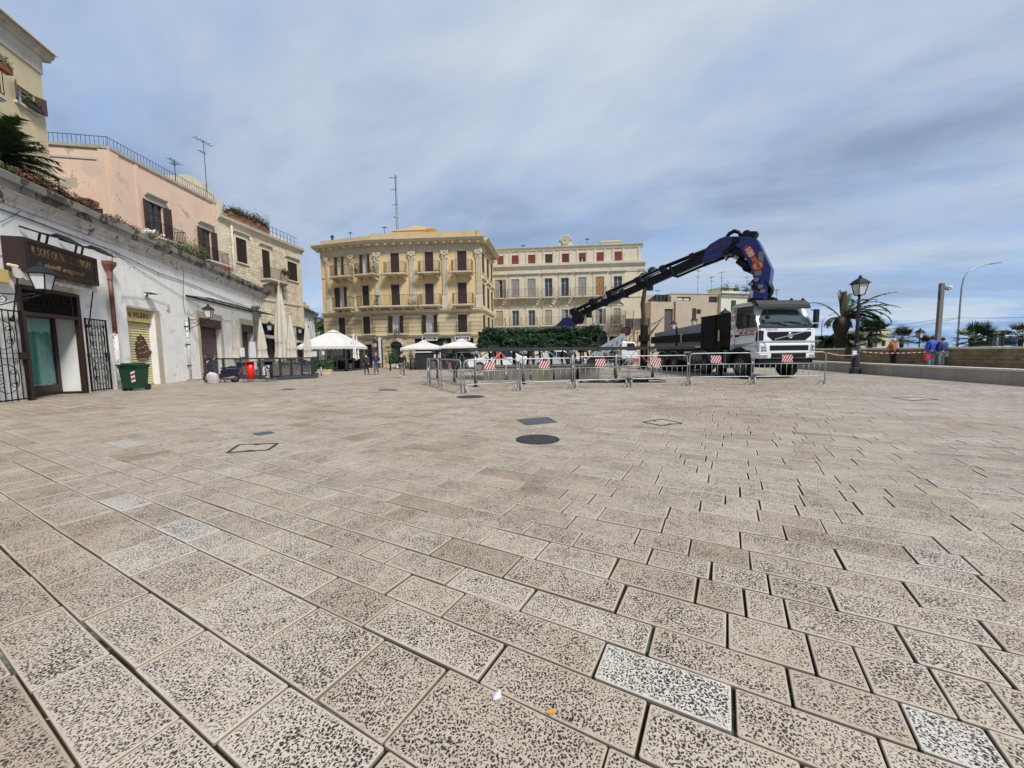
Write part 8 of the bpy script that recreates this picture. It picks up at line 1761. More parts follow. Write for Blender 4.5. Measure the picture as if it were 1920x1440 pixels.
# ================================================================ VEHICLES behind the hedge
def car(pos, rz, colm, label, sc=1.0):
    t = thing('parked_car', label, 'car', pos, rz, 'parked white cars'); t.scale = (sc,)*3
    mb = MB(); prof = [(-2.05,.30),(-2.1,.62),(-1.95,.80),(-1.15,.92),(-.45,1.40),(.75,1.44),(1.55,1.02),(1.98,.95),(2.08,.62),(2.05,.30)]
    arcs = lambda cx: [(cx+.34*math.cos(PI*i/8), .30+.34*math.sin(PI*i/8)) for i in range(9)]
    pf = prof+arcs(1.25)+arcs(-1.3); mb.prism(pf, -.82, .82); bd = mk('body', mb, colm, t, bevel=.06)
    for s in (-1, 1):
        y = s*.825; mb = MB(); mb.add([(-.98,y,.94),(-.42,y,1.33),(.12,y,1.36),(.12,y,.95)], [(0,1,2,3)] if s > 0 else [(3,2,1,0)]); mb.add([(.18,y,.95),(.18,y,1.36),(.72,y,1.36),(1.25,y,1.02),(1.2,y,.96)], [(0,1,2,3,4)] if s > 0 else [(4,3,2,1,0)]); mk('side_window', mb, mat_glassd, bd)
        mb = MB(); mb.box(-2.09,-1.9,s*.55-.15,s*.55+.15,.62,.76); mk('headlight', mb, mat_hl, bd); mb = MB(); mb.box(1.95,2.09,s*.6-.13,s*.6+.13,.66,.86); mk('tail_light', mb, mat_redp, bd)
        mb = MB(); mb.box(-.85,-.70,y,y+s*.16,.93,1.05); mk('mirror', mb, colm, bd)
    mb = MB(); mb.quad((-1.10,-.7,.955),(-1.10,.7,.955),(-.50,.62,1.385),(-.50,-.62,1.385)); mk('windscreen', mb, mat_glassd, bd); mb = MB(); mb.quad((.84,-.62,1.41),(.84,.62,1.41),(1.50,.7,1.06),(1.50,-.7,1.06)); mk('rear_window', mb, mat_glassd, bd)
    for x in (-1.3, 1.25):
        for s in (-1, 1): mb = MB(); mb.disc((x,s*.72,.31),(0,1,0),.31,.2,20); w = mk('wheel', mb, mat_rubber, t); mb = MB(); mb.disc((x,s*.825,.31),(0,1,0),.20,.02,16); mk('rim', mb, mat_tank, w)
    return t
mat_carw = M_('car_white', (.68,.69,.70), .25, var=.02, coat=.5)
car(Vector((-1.2, 31.0, 0)), rad(12), mat_carw, 'white car with dark windows behind the left part of the steel frame', 1.15)
car(Vector((3.6, 31.5, 0)), rad(185), M_('car_silver', (.50,.52,.54), .3, var=.05, metal=.3), 'silver white car behind the middle of the steel frame', 1.1)
t = thing('warning_triangle', 'red triangular roadworks sign seen through the left part of the steel frame', 'sign', atY(935, 662, 27.5)); t.location.z = 0; zz = atY(935, 663, 27.5).z; mb = MB(); mb.add([(-.5,0,zz-.42),(.5,0,zz-.42),(0,0,zz+.45),(-.5,.03,zz-.42),(.5,.03,zz-.42),(0,.03,zz+.45)], [(0,1,2),(5,4,3),(0,3,4,1),(1,4,5,2),(2,5,3,0)]); mk('plate', mb, M_('sign_red', (.5,.05,.03), .5, var=.1), t); mb = MB(); mb.tube([(0,.06,0),(0,.06,zz)], .03, 6); mk('post', mb, mat_galv, t)
# lift truck
lt = thing('lift_truck', 'small white cabbed truck with a folded light grey access lift, right of the hedge', 'truck', (atY(1170, 680, 36).x, 36, 0), rad(6)); Yl = 36
sx = lambda px: (atY(px, 680, Yl).x-lt.location.x); sz = lambda py, px=1170: atY(px, py, Yl).z
x0, x1 = sx(1158), sx(1190); z0, z1 = .75, sz(641)
mb = MB(); mb.prism([(x0,z0),(x1,z0),(x1,z0+.75),(x1-.35,z1-.05),(x0+.1,z1),(x0,z1-.1)], -.9, .9); cb_ = mk('cab', mb, mat_carw, lt, bevel=.05)
mb = MB(); mb.add([(x0+.45,-.91,z0+.72),(x1-.15,-.91,z0+.72),(x1-.45,-.91,z1-.15),(x0+.5,-.91,z1-.15)], [(0,1,2,3)]); mb.quad((x1-.02,-.75,z0+.8),(x1-.02,.75,z0+.8),(x1-.33,.7,z1-.12),(x1-.33,-.7,z1-.12)); mk('cab_window', mb, mat_glassd, cb_)
mb = MB(); mb.box(x0-4.2, x1-.1, -.85, .85, .55, .80); mb.box(x0-4.2,x0-.1,-.95,.95,.8,.92); mk('chassis', mb, mat_chas, lt)
mb = MB(); mb.box(x1-.9, x1+.05, -.92, .92, .4, .74); mk('bumper', mb, M_('striped_bumper', (.35,.08,.07), .6, var=.3, vs=5), lt)
for x in (x1-.9, x0-2.8):
    for s in (-1, 1): mb = MB(); mb.disc((x,s*.78,.40),(0,1,0),.40,.26,20); mk('wheel', mb, mat_rubber, lt)
mat_lift = M_('lift_grey', (.33,.36,.39), .4, var=.08, vs=3, metal=.2)
mb = MB(); xa, za_ = sx(1122), sz(655, 1122); xb_, zb_2 = sx(1168), sz(631, 1168)
mb.bar((xa,-.3,za_-.1),(xb_,-.3,zb_2), .5, .55); mb.bar((xa+.3,-.55,za_-.35),(xb_-.2,-.55,zb_2-.5), .3, .25); mb.bar((xa,.2,za_),(xb_,.1,zb_2-.2), .4, .3); mk('lift_boom', mb, mat_lift, lt)
mb = MB(); 
for f in (.2,.4,.6,.8): mb.bar((xa+(xb_-xa)*f,-.72,za_+(zb_2-za_)*f-.6),(xa+(xb_-xa)*f+.25,-.72,za_+(zb_2-za_)*f+.2), .09)
mb.box(xa-.7, xa+.2, -.6, .5, za_-1.0, za_-.2); mk('lift_links', mb, mat_lift, lt)
# ================================================================ STREET LAMPS
def street_lamp(px, gy, ytop, label, Y=None, head=1.0, zbase=0.0, grp='street lamps with lantern heads'):
    p = G(px, gy) if Y is None else atY(px, 660, Y); p.z = zbase; ztop = atY(px, ytop, p.y).z-zbase; t = thing('street_lamp', label, 'street lamp', p, 0, grp); H_ = ztop; s = head
    hh = 1.12*s; zc = H_-hh
    mb = MB(); k = H_/5.5; q = math.sqrt(2)
    mb.lathe([(.24*k*1.1,0),(.24*k*1.1,.30*k),(.19*k,.36*k),(.18*k,1.15*k),(.21*k,1.22*k),(.14*k,1.32*k),(.12*k,1.55*k),(.15*k,1.62*k),(.10*k,1.72*k)], n=8, smooth=False); bs = mk('base', mb, M_('lamp_paint', (.022,.025,.028), .5, var=.15, vs=4), t)
    mb = MB(); mb.lathe([(.095*k,1.70*k),(.075*k,zc-.5*k),(.10*k,zc-.45*k),(.07*k,zc-.4*k),(.06*k,zc-.1),(.09*k,zc-.05),(.05*k,zc)], n=12); mk('pole', mb, MC['lamp_paint'], t)
    lantern_head(t, zc, s); return t
sl = street_lamp(1602.5, 700.5, 515.5, 'tall dark street lamp with a lantern head in front of the low wall', head=1.0)
L0_ = G(1602.5, 700.5); zq1 = atY(1602, 652, L0_.y).z; zq0 = atY(1602, 671, L0_.y).z
t = thing('electric_box', 'dark metal electric box strapped to the tall street lamp', 'electric box', (L0_.x-.26, L0_.y-.05, zq0)); mb = MB(); mb.box(-.24,.20,-.2,.2,0,zq1-zq0); mb.box(-.2,.35,-.1,.1,.15,.3); mk('box_body', mb, mat_grey, t, bevel=.01); mb = MB(); mb.box(-.16,.08,-.21,-.2,.18,.42); mk('white_label', mb, MC['board_white'], t)
street_lamp(1722.5, 650, 615, 'smaller lantern street lamp beyond the parapet, between the seafront people', Y=34, head=.75, zbase=.5)
street_lamp(1262, 650, 600, 'lantern street lamp seen over the truck bed, left of the grey sheet top', Y=42, head=.85)
street_lamp(1300, 650, 593, 'lantern street lamp seen just above the grey load on the truck', Y=46, head=.95)
street_lamp(1357, 650, 577, 'lantern street lamp seen above the black headboard behind the cab', Y=40, head=1.15)
# modern road light with curved arm
def road_light(px, gy, pts, Y, label, r=.09, zb=.5):
    p = atY(px, gy, Y); t = thing('road_light', label, 'road light', (p.x, p.y, zb), 0, 'curved road lights'); P = [atY(x, y, Y)-Vector((p.x, p.y, zb)) for x, y in pts]; P[0] = Vector((0,0,0)); n = len(P); mb = MB(); mb.tube(P, [r*(1.0-.55*i/(n-1)) for i in range(n)], 8); mk('pole', mb, mat_galv, t)
    d = (P[-1]-P[-2]).normalized(); e = P[-1]; mb = MB(); mb.bar(e-d*.1, e+d*.9, .28, .10); mk('lamp_head', mb, mat_galv, t); return t
road_light(1795, 650, [(1795,650),(1797,620),(1800,575),(1803,540),(1807,522),(1816,509),(1830,501),(1846,496.5),(1860,494.5)], 42, 'tall curved road light on the seafront at the right')
road_light(1541, 650, [(1541,650),(1541,612),(1543,600),(1549,594),(1556,591)], 75, 'distant curved road light left of the big palm', .09)
road_light(1676, 650, [(1676,650),(1676,632),(1680,622),(1690,616),(1699,614)], 80, 'distant curved road light right of the cream seafront building, left one', .08)
road_light(1703, 650, [(1703,650),(1703,634),(1706,627),(1716,623)], 85, 'distant small curved road light just left of the small lantern lamp', .07)
p = atY(1757, 650, 30); zt_5 = atY(1760, 531, 30).z; t = thing('concrete_pole', 'thick square grey pole with a round camera near its top, behind the couple', 'pole', (p.x, p.y, .5)); mb = MB(); mb.box(-.15,.15,-.1,.1,0,zt_5-.5); mk('post', mb, M_('pole_grey', (.16,.145,.13), .85, var=.15, vs=2), t, bevel=.02)
mb = MB(); mb.lathe([(.05,-.2),(.22,-.1),(.25,.05),(.22,.12),(.05,.14)], (.42,-.05,zt_5-.5-.35), 14); mb.bar((.2,0,zt_5-.8),(.45,-.05,zt_5-.75), .08); mk('dome_camera', mb, mat_wood, t); mb = MB(); mb.tube([(-.3,-.2,zt_5-1.0),(-.38,-.2,zt_5-1.3),(-.30,-.2,zt_5-1.7),(-.24,-.2,zt_5-1.75)], .03, 5); mk('cable_loop', mb, mat_black, t)
def wire(pts, Y, label, r=.018):
    P = [atY(x, y, Y) for x, y in pts]; o0 = P[0].copy(); mb = MB(); mb.tube([q-o0 for q in P], r, 4); o = mk('overhead_wire', mb, mat_cable); o.location = o0; tag(o, label, 'cable')
wire([(1640,611),(1700,608),(1752,600),(1796,596),(1850,596.5),(1925,595)], 41, 'overhead wire from the pole past the curved road light')
wire([(1650,618),(1720,612),(1752,606),(1796,597)], 41, 'second lower overhead wire between the pole and the road light', .015)
wire([(0,0),(1,1)], 41, 'x') if False else None
# ================================================================ PALMS
def date_palm(px, ytrunk, Y, zb, htr, r0, r1, label, nf=34, Lf=3.0, seed=1, wind=0, lean=0, dry=.25, droop=(.9, 2.2)):
    p = atY(px, 650, Y); t = thing('date_palm', label, 'palm', (p.x, p.y, zb)); r_ = random.Random(seed); mb = MB()
    prof = [r0, r0*.95, r0*.92, r0*.95, r1*.9, r1*1.15, r1*1.1, r1*.75]; n = len(prof); fz = [0,.2,.4,.55,.68,.8,.92,1.02]; mb.tube([(lean*f, 0, htr*f) for f in fz], prof, 14); tr = mk('trunk', mb, mat_trunk, t)
    mb = MB()
    for k in range(260): f = r_.random()**.7; a = r_.uniform(0, 2*PI); R_ = r0 if f < .55 else r0+(r1-r0)*min(1,(f-.55)*4); c = Vector((lean*f+R_*math.cos(a), R_*math.sin(a), htr*f)); d = Vector((math.cos(a),math.sin(a),.9)).normalized(); s = Vector((-math.sin(a),math.cos(a),0))*.08; mb.add([c-s, c+s, c+d*.22], [(0,1,2)])
    mk('leaf_bases', mb, palm_d, tr); A, B = MB(), MB(); top = Vector((lean, 0, htr))
    for i in range(nf):
        a = r_.uniform(0, 2*PI)
        if wind: a = r_.gauss(0, .75)
        el = r_.uniform(.25, 1.25) if wind else r_.uniform(-.1, 1.0); mbx = B if r_.random() < dry else A; frond(mbx, top, a, el if mbx is A else el-.3, Lf*r_.uniform(.75,1.1), r_.uniform(*droop), r_, .42, 9, 26)
    mk('crown', A, palm_g, t); 
    if B.v: mk('dry_fronds', B, palm_d, t)
    return t, top, r_
t, top, r_ = date_palm(1575, 0, 36, .5, 3.6, .42, .56, 'big wind-bent date palm with a thick trunk and one upright spear of leaves', nf=34, Lf=4.0, seed=4, wind=1, dry=.2, droop=(1.0, 2.3))
A = MB(); 
for i in range(7): frond(A, top, r_.uniform(1.8, 4.5), r_.uniform(.1,.6), 1.7, 2.4, r_, .35, 8, 22)
mk('left_fronds', A, palm_d, t); A = MB()
for i in range(9): frond(A, top, r_.uniform(0, 6.28), 1.50+r_.uniform(-.06,.03), 2.6*r_.uniform(.85,1.05), .08, r_, .26, 8, 30)
mk('spear', A, palm_d, t)
date_palm(1550, 0, 40, .5, 1.6, .40, .6, 'bushy drooping date palm between the truck and the big palm', nf=60, Lf=2.5, seed=6, dry=.25, droop=(1.3, 2.8))
def fan_palm(px, ycr, Y, zb, spread, label, seed=1, stems=1, n=34, hgt=None, bl=.75):
    p = atY(px, 650, Y); zc = atY(px, ycr, Y).z-zb; t = thing('fan_palm', label, 'palm', (p.x, p.y, zb)); r_ = random.Random(seed); mb = MB()
    for s in range(stems): o = (s-(stems-1)/2)*.8; mb.tube([(o*.4,0,0),(o*.7,0,zc*.5),(o,0,zc)], [.22,.17,.2], 8)
    mk('trunk', mb, mat_trunk, t); A = MB()
    for s in range(stems):
        o = (s-(stems-1)/2)*.8
        for i in range(n//stems): fan(A, (o,0,zc), r_.uniform(0,2*PI), r_.uniform(-.5,1.35), spread*r_.uniform(.45,.75), r_, bl)
    mk('crown', A, palm_g, t); return t
fan_palm(1631, 626, 34, .5, 1.5, 'fan palm with a dark leaning trunk in front of the cream seafront building', 2, 1, 60)
fan_palm(1690, 636, 44, .5, 1.5, 'low fan palm just behind the person in the orange coat', 3, 1, 40)
fan_palm(1828, 636, 36, .5, 1.5, 'wide spreading fan palm right of the tall curved road light', 4, 2, 56, bl=.85)
fan_palm(1913, 632, 36, .5, 1.5, 'fan palm at the right edge of the view', 5, 1, 50)
fan_palm(1741, 645, 40, .5, 1.0, 'low dark fan palm shrub behind the two people in blue', 6, 1, 30)
fan_palm(1600, 644, 37, .5, 1.0, 'low green fan palm at the foot of the big palm', 8, 2, 50)
t = thing('tall_palm', 'tall thin leaning palm with a ragged trunk beside the right corner of the palazzo', 'palm', atY(1197, 660, 44).xy.to_3d()); ztp_ = atY(1212, 512, 44).z; o = t.location
mb = MB(); pts = [Vector((*(atY(x, y, 44)-o).xy, atY(x, y, 44).z)) for x, y in ((1207,680),(1206,640),(1207,600),(1205,570),(1209,545),(1213,525),(1215,512))]; pts[0].z = 0; mb.tube(pts, [.28,.26,.24,.26,.22,.3,.2], 8); mk('trunk', mb, mat_trunk, t); mb = MB(); r_ = random.Random(3); tp = pts[-1]
for i in range(26): frond(mb, tp, r_.uniform(0,6.28), r_.uniform(-.2,.9), 1.5*r_.uniform(.7,1.1), 2.0, r_, .4, 7, 20)
mk('crown', mb, palm_g, t)
# ================================================================ SEAFRONT
CFm = frame2(atY(1604, 650, 60), atY(1669, 650, 60)); CL = CFm.uv(1669, 650)[0]; zc1 = CFm.uv(1668, 617)[1]; zc0 = CFm.uv(1620, 630)[1]; xm = CFm.uv(1645, 640)[0]
t = thing('seafront_building', 'small cream flat roofed building on the seafront behind the fan palm', 'building', CFm.o, CFm.ang); mc2 = M_('cream_block', (.56,.50,.34), .88, var=.08, vs=1)
xw_ = CFm.uv(1653, 640)[0]; xw2 = CFm.uv(1661, 640)[0]; zz0, zz1 = CFm.uv(1657, 649)[1], CFm.uv(1657, 638)[1]
mb = MB(); mb.wall(xm, CL, .3, zc1, [(xw_, xw2, zz0, zz1)], depth=.3); mb.box(xm, CL, .35, 6, .3, zc1-.02); mb.box(xm-.1, CL+.1, -.1, 6.1, zc1-.15, zc1+.05); mk('main_block', mb, mc2, t); mb = MB(); mb.box(-3, xm-.01, .5, 6, .3, zc0); mk('low_wing', mb, mc2, t); mb = MB(); mb.box(xw_, xw2, .25, .3, zz0, zz1); mk('window', mb, mat_dark, t)
def slab_thing(name, label, cat, px0, px1, py0, py1, Y, mat, th=.5, zb=.5, parts=None):
    a, b = atY(px0, py1, Y), atY(px1, py1, Y); z1 = atY(px0, py0, Y).z; t = thing(name, label, cat, (a.x, Y, zb)); w = b.x-a.x; mb = MB(); z0 = max(.0, a.z-zb); mb.box(0, w, 0, th, z0, z1-zb); mk('panel', mb, mat, t, bevel=.02); return t, w, z1-zb
t, w, h = slab_thing('black_billboard', 'big black panel standing on the seafront between the two right-hand fan palms', 'billboard', 1854, 1883, 620, 649, 46, mat_dark, .3)
mb = MB(); mb.box(.2,.35,-.1,0,0,h); mb.box(w-.35,w-.2,-.1,0,0,h); mk('leg', mb, mat_grey, t)
t, w, h = slab_thing('blue_container', 'small dark blue container left of the rightmost fan palm', 'container', 1894, 1906, 634, 648, 50, M_('container_blue', (.03,.07,.20), .5, var=.1), 2.0)
mb = MB(); 
for k in range(7): mb.box(w*k/7+.05, w*k/7+.12, -.03, 0, .1, h-.1)
mk('ribs', mb, MC['container_blue'], t)
p0, p1 = atY(1795, 650, 52), atY(1925, 650, 52); t = thing('seafront_railing', 'pale low railing along the seafront road at the right', 'railing', (p0.x, 52, .5)); Lr = p1.x-p0.x+4; mb = MB()
for z in (.55, .95): mb.bar((-12,0,z),(Lr,0,z), .06)
for k in range(int((Lr+12)/.5)): x = -12+k*.5; mb.bar((x,0,0),(x,0,.95), .05)
mk('rails', mb, MC['plate_white'], t)
for i, px in enumerate((1862, 1880, 1897)):
    p = atY(px, 650, 40); t = thing('white_bench', ['white bench behind the parapet, leftmost of three right of the palm', 'white bench behind the parapet, middle of three', 'white bench behind the parapet, rightmost of three'][i], 'bench', (p.x, p.y, .5), .2*i, 'white benches on the seafront'); mb = MB(); mb.box(-.8,.8,-.22,.22,.42,.50); mk('seat', mb, MC['plate_white'], t); mb = MB(); mb.box(-.8,.8,.2,.26,.55,.9); mk('backrest', mb, MC['plate_white'], t); mb = MB(); mb.box(-.7,-.6,-.2,.2,0,.42); mk('leg', mb, mat_galv, t); mb = MB(); mb.box(.6,.7,-.2,.2,0,.42); mk('leg', mb, mat_galv, t)
t, w, h = slab_thing('far_lamp_post', 'short distant grey post above the wide fan palm', 'post', 1829.5, 1832, 603, 649, 55, mat_galv, .25)
p = atY(1869, 650, 41); t = thing('thin_post', 'thin grey post in front of the black panel on the seafront', 'post', (p.x, p.y, .5)); zz = atY(1869, 624, 41).z-.5; mb = MB(); mb.tube([(0,0,0),(0,0,zz)], .06, 8); mk('post', mb, mat_galv, t); mb = MB(); mb.box(-.1,.1,-.1,.1,zz,zz+.12); mk('cap', mb, mat_galv, t)
t, w, h = slab_thing('pale_kiosk', 'pale low kiosk wall behind the dark palms right of the truck', 'kiosk', 1531, 1566, 640, 655, 44, M_('kiosk_pale', (.50,.46,.38), .85, var=.1), 2, .3)
# ================================================================ PEOPLE
def skin_obj(name, pts, edges, mat, par, sub=1, root=0):
    me = bpy.data.meshes.new(name); me.from_pydata([p[0] for p in pts], edges, []); o = bpy.data.objects.new(name, me); COL.objects.link(o); o.parent = par; me.materials.append(mat)
    m = o.modifiers.new('skin', 'SKIN'); m.use_smooth_shade = True
    if not me.skin_vertices: 
        bpy.context.view_layer.objects.active = o
        me.skin_vertices
    L_ = me.skin_vertices[0] if len(me.skin_vertices) else None
    if L_ is None: return o
    for i, p in enumerate(pts): r = p[1]; L_.data[i].radius = r if isinstance(r, tuple) else (r, r)
    for i in range(len(pts)): L_.data[i].use_root = (i == root)
    s = o.modifiers.new('sub', 'SUBSURF'); s.levels = sub; s.render_levels = sub; return o
def person(pos, rz, H, label, J, cols, extra=None, hair=None, coat_len=0.0, hat=None, sc=None, bulk=1.0):
    """J: joint positions for a 1.75 m figure facing -y"""
    k = (sc or H/1.75); t = thing('person', label, 'person', pos, rz); t.scale = (k, k, k)
    skin = M_('skin', (.50,.30,.21), .55, var=.05); P = dict(pel=(0,0,.95), wst=(0,.0,1.10), chs=(0,.0,1.32), nk=(0,-.01,1.48), hd=(0,-.02,1.56), ht=(0,-.015,1.66),
        shL=(-.18,0,1.42), elL=(-.25,.02,1.14), wrL=(-.26,-.05,.90), shR=(.18,0,1.42), elR=(.25,.02,1.14), wrR=(.26,-.05,.90),
        hipL=(-.09,0,.90), knL=(-.10,-.02,.50), anL=(-.10,.02,.09), toL=(-.11,-.16,.04), hipR=(.09,0,.90), knR=(.10,-.02,.50), anR=(.10,.02,.09), toR=(.11,-.16,.04)); P.update(J)
    V_ = {a: Vector(b) for a, b in P.items()}
    pts = []; idx = {}; ed = []
    def add(n, r): idx[n] = len(pts); pts.append((V_[n], r))
    for n, r in (('pel',(.13,.10)),('wst',(.12,.09)),('chs',(.15,.10)),('nk',.055),('hd',(.075,.085)),('ht',(.068,.08))): add(n, r)
    ed += [(0,1),(1,2),(2,3),(3,4),(4,5)]
    for s in 'LR':
        for n, r in (('sh'+s,.06),('el'+s,.042),('wr'+s,.028)): add(n, r)
        ed += [(2, idx['sh'+s]), (idx['sh'+s], idx['el'+s]), (idx['el'+s], idx['wr'+s])]
        w = V_['wr'+s]; d = (w-V_['el'+s]).normalized(); side = Vector((0,-1,0)); q = w+d*.085; V_['pm'+s] = q; add('pm'+s, (.034,.018)); ed.append((idx['wr'+s], idx['pm'+s]))
        for f in range(4): nme = 'f%d%s' % (f, s); V_[nme] = q+d*(.075-.008*abs(f-1.4))+side*(.030-.020*f)+Vector((.012 if s == 'L' else -.012,0,0)); add(nme, .008); ed.append((idx['pm'+s], idx[nme]))
        nme = 'th'+s; V_[nme] = w+d*.075+side*.06; add(nme, .009); ed.append((idx['wr'+s], idx[nme]))
        for n, r in (('hip'+s,.085),('kn'+s,.056),('an'+s,.038),('to'+s,.032)): add(n, r)
        ed += [(0, idx['hip'+s]), (idx['hip'+s], idx['kn'+s]), (idx['kn'+s], idx['an'+s]), (idx['an'+s], idx['to'+s])]
    body = skin_obj('body', pts, ed, skin, t)
    hd = V_['hd']; ht = V_['ht']; c = (hd+ht)/2
    mb = MB(); 
    for s in (-1, 1): mb.sphere(c+Vector((s*.030,-.082,.015)), .011, 8, 6)
    mk('eyes', mb, mat_black, body); mb = MB(); mb.add([c+Vector(p) for p in ((-.012,-.085,-.02),(.012,-.085,-.02),(0,-.112,-.018),(0,-.088,.02))], [(0,1,2),(0,2,3),(1,3,2)]); mb.sphere(c+Vector((0,-.083,-.048)), .018, 8, 6, sy=.4, sz=.35)
    for s in (-1, 1): mb.sphere(c+Vector((s*.078,.0,-.005)), .022, 8, 6, sx=.4, sz=1.3)
    mk('face_features', mb, skin, body)
    # coat
    cm, tm, sm = cols; pc_ = [(V_['pel']+Vector((0,0,-.02-coat_len)), (.155+coat_len*.1,.125)), (V_['wst'], (.155,.125)), (V_['chs'], (.175,.13)), (V_['nk']-Vector((0,0,.03)), .075)]; e = [(0,1),(1,2),(2,3)]; pc_ = [(a_, (r_[0]*bulk, r_[1]*bulk) if isinstance(r_, tuple) else r_) for a_, r_ in pc_]
    for s in 'LR':
        b = len(pc_); pc_ += [(V_['sh'+s], .085*bulk), (V_['el'+s], .065*bulk), (V_['wr'+s]-(V_['wr'+s]-V_['el'+s])*.05, .048*bulk)]; e += [(2,b),(b,b+1),(b+1,b+2)]
    ct = skin_obj('jacket', pc_, e, cm, t, root=1)
    pc_ = [(V_['pel']+Vector((0,0,.02)), (.135,.11))]; e = []
    for s in 'LR':
        b = len(pc_); pc_ += [(V_['hip'+s], .105), (V_['kn'+s], .072), (V_['an'+s]+Vector((0,0,.02)), .058)]; e += [(0,b),(b,b+1),(b+1,b+2)]
    skin_obj('trousers', pc_, e, tm, t)
    for s in 'LR':
        a, b = V_['an'+s], V_['to'+s]; mb = MB(); d = (b-a); d.z = 0; d.normalize(); n = Vector((-d.y, d.x, 0)); zf = min(a.z-.09, b.z-.04); q0 = a-d*.07; q1 = b+d*.05
        lo = [q0-n*.045, q0+n*.045, q1+n*.03+Vector((0,0,0)), q1-n*.03]; z0, z1 = a.z-.09, b.z-.045; zz = (z0, z0, z1, z1); mb.add([Vector((p.x,p.y,z)) for p, z in zip(lo, zz)]+[Vector((p.x,p.y,z+hh)) for p, z, hh in zip(lo, zz, (.11,.11,.06,.06))], [(0,3,2,1),(4,5,6,7),(0,1,5,4),(1,2,6,5),(2,3,7,6),(3,0,4,7)]); mk('shoe', mb, sm, t, bevel=.02)
    if hair:
        mb = MB(); mb.sphere(c+Vector((0,.018,.030)), .098, 14, 10, sx=.92, sy=1.05, sz=.98)
        mb.v = [(v[0], max(v[1], (c.y-.055) if v[2] < c.z+.045 else -9), v[2] if v[1] > c.y-.02 else max(v[2], c.z+.035)) for v in mb.v]; mk('hair' if not hat else hat, mb, hair, t)
    return t, V_
navy = M_('navy_coat', (.018,.020,.045), .8, var=.2, vs=12, bump=.3, bs=20); blackc = M_('black_cloth', (.014,.014,.016), .85, var=.2, vs=12); jeans = M_('blue_jeans', (.05,.09,.16), .85, var=.25, vs=10)
greyb = M_('grey_trousers', (.17,.155,.135), .85, var=.15, vs=10); shoeb = M_('black_shoe', (.015,.014,.014), .5, var=.1); shoew = M_('white_shoe', (.55,.54,.52), .6, var=.05); hairb = M_('brown_hair', (.045,.025,.015), .7, var=.3, vs=40); hairg = M_('grey_hair', (.30,.29,.28), .7, var=.2, vs=40)
walk = dict(knL=(-.10,-.10,.50), anL=(-.09,-.12,.09), toL=(-.09,-.29,.05), knR=(.09,.0,.52), anR=(.09,.14,.13), toR=(.09,.0,.04), elL=(-.25,.07,1.15), wrL=(-.25,.04,.91), elR=(.25,-.02,1.15), wrR=(.24,-.14,.93))
def hgt(px, yt, yg): g = G(px, yg); return g, atY(px, yt, g.y).z
g, h = hgt(688, 663, 702); t, V_ = person(g, rad(-5), h, 'woman in a navy coat and white scarf walking towards the camera, left of the couple', walk, (M_('purple_navy_coat', (.035,.028,.06), .8, var=.2, vs=10), blackc, shoeb), hair=hairb, coat_len=.12, sc=h/1.74)
mb = MB(); mb.sphere(V_['nk']+Vector((0,-.04,.0)), .085, 12, 8, sz=.6); mk('scarf', mb, mat_wood, t); mb = MB(); mb.bar(V_['nk']+Vector((.1,-.05,-.05)), V_['pel']+Vector((-.2,-.1,.05)), .02); mk('bag_strap', mb, mat_black, t)
g, h = hgt(706, 661, 702.5); t, V_ = person(g, rad(4), h, 'man in a navy jacket and blue jeans walking beside the woman with the white scarf', dict(walk, elR=(.27,.05,1.16), wrR=(.20,-.10,1.00), elL=(-.27,.05,1.16), wrL=(-.20,-.10,1.0)), (navy, jeans, shoeb), hair=hairg, sc=h/1.74)
mb = MB(); mb.sphere(V_['chs']+Vector((.02,-.13,-.06)), .06, 10, 6, sy=.3, sz=.7); mk('chest_print', mb, M_('pale_print', (.12,.25,.35), .8, var=.2), t)
back = dict(knL=(-.10,-.07,.50), anL=(-.10,-.10,.09), toL=(-.10,-.27,.04), knR=(.09,-.05,.53), anR=(.08,.16,.20), toR=(.08,.08,.06))
g, h = hgt(754.5, 658, 708.5); t, V_ = person(g, rad(186), h, 'man in a black padded jacket and grey trousers walking away towards the ochre building', back, (M_('black_puffer', (.014,.015,.024), .5, var=.2, bump=.6, bs=6), greyb, shoew), hair=M_('dark_hair', (.02,.014,.01), .7, var=.3, vs=40), sc=h/1.74)
mb = MB(); 
for z in (1.06, 1.15, 1.24, 1.33): mb.tube([(.185*math.cos(2*PI*i/20), .145*math.sin(2*PI*i/20), z) for i in range(20)], .012, 5, closed=True)
mk('quilt_seams', mb, blackc, t)
def on_walk(px, yt, yg): 
    Y = 23.0
    for _ in range(20):
        pass
    return None
lean_ = dict(elL=(-.27,-.06,1.16), wrL=(-.14,-.26,1.12), elR=(.27,-.06,1.16), wrR=(.14,-.26,1.12))
def walker(px, yt, Y, rz, label, J, cols, **k):
    p = atY(px, 670, Y); p.z = .252; h = atY(px, yt, Y).z-.252; return person(p, rad(rz), h, label, J, cols, sc=h/1.76, **k)
t, V_ = walker(1674, 633.5, 26.0, 190, 'person in an orange-brown hooded coat with white hair leaning at the parapet', lean_, (M_('orange_coat', (.34,.13,.045), .8, var=.15, vs=8, bump=.3, bs=12), blackc, shoeb), hair=M_('white_hair', (.55,.54,.52), .7, var=.1, vs=30), coat_len=.10, bulk=1.3)
mb = MB(); mb.sphere(V_['nk']+Vector((0,.07,.0)), .11, 12, 8, sz=.7, sy=.8); mk('hood', mb, MC['orange_coat'], t)
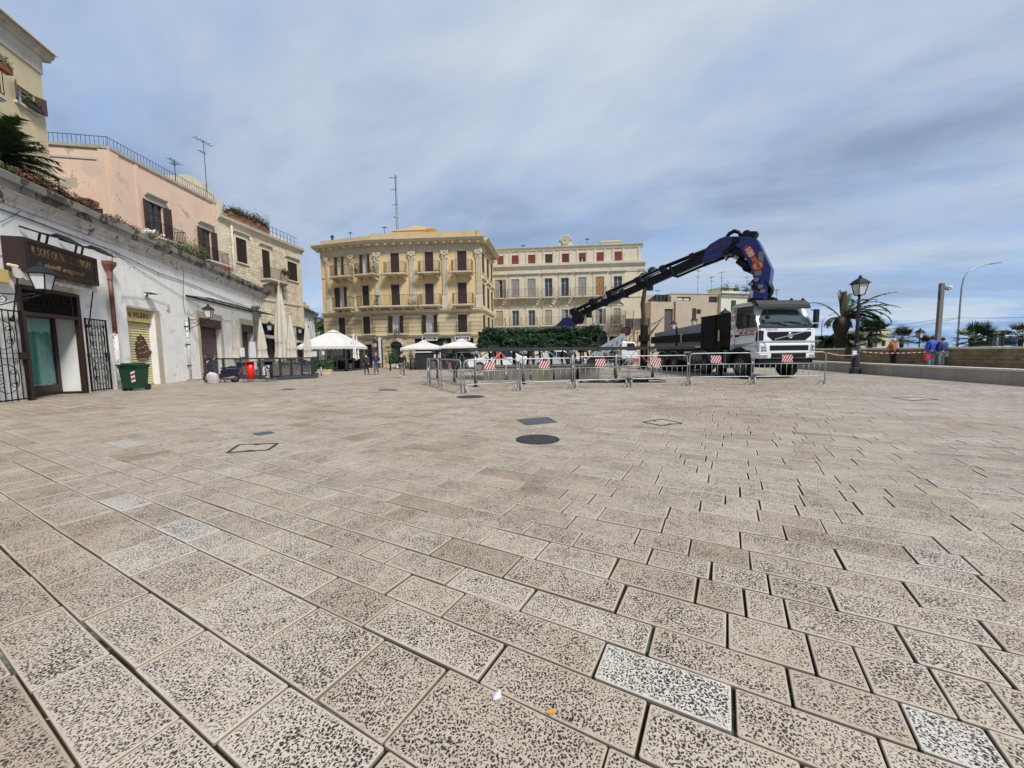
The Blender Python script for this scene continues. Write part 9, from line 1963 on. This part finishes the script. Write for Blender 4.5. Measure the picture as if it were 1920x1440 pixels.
t, V_ = walker(1746, 629.5, 23.2, 175, 'person in a bright blue coat and dark hat holding a red bag by the parapet', dict(elL=(-.26,.0,1.16), wrL=(-.22,-.05,.95)), (M_('bright_blue_coat', (.015,.06,.36), .7, var=.15, vs=8, bump=.3, bs=12), M_('pale_jeans', (.14,.24,.34), .85, var=.15), shoeb), hair=M_('dark_hat', (.012,.014,.024), .8, var=.1), hat='hat', coat_len=.16, bulk=1.3)
hp_ = atY(1735, 668, 23.1); t = thing('red_handbag', 'red bag hanging from the person in the bright blue coat', 'bag', (hp_.x, 23.0, hp_.z-.22)); mb = MB(); mb.box(-.17,.17,-.07,.07,0,.34); mb.sphere((0,0,.12), .19, 14, 10, sy=.5, sz=.7); mk('bag_body', mb, M_('bag_red', (.40,.02,.03), .5, var=.15, bump=.3, bs=8), t); mb = MB(); mb.tube([(-.12,0,.35),(-.02,.05,.62),(.15,.0,.58),(.14,0,.34)], .015, 6); mk('strap', mb, mat_redp, t)
t, V_ = walker(1766, 632, 23.0, 185, 'person in a navy quilted jacket and pale trousers with a white bag by the parapet', dict(), (M_('navy_quilt', (.018,.035,.13), .7, var=.15, bump=.5, bs=8), M_('pale_grey_trousers', (.40,.39,.38), .85, var=.1), shoeb), hair=MC['dark_hat'], hat='hat', coat_len=.05, bulk=1.25)
hp_ = atY(1778, 664, 22.9); t = thing('white_shoulder_bag', 'white shoulder bag hanging at the right side of the person in navy', 'bag', (hp_.x, 22.9, hp_.z-.2)); mb = MB(); mb.box(-.11,.11,-.06,.06,0.05,.40); mb.sphere((0,0,.18), .14, 14, 10, sy=.5, sz=1.1); mk('bag_body', mb, M_('bag_white', (.52,.52,.50), .6, var=.1), t); mb = MB(); mb.tube([(-.1,0,.35),(-.18,.05,.95),(-.1,.1,.9),(.05,0,.4)], .014, 6); mk('strap', mb, MC['bag_white'], t)
# people glimpsed through the steel frame
for i, (px, Y, colr, lab) in enumerate(((1022, 29.5, (.50,.52,.56), 'person in a pale jacket standing behind the hedge trunks, seen through the frame'), (1000, 29.0, (.03,.04,.08), 'person in a dark jacket left of the pale jacketed person behind the frame'), (1065, 29.5, (.04,.04,.045), 'person in a dark grey jacket right of the pale jacketed person behind the frame'))):
    p = atY(px, 690, Y); p.z = 0; person(p, rad(i*70), 1.6, lab, {}, (M_('work_jacket_%d' % i, colr, .8, var=.1), blackc, shoeb), hair=hairb, sc=.94)
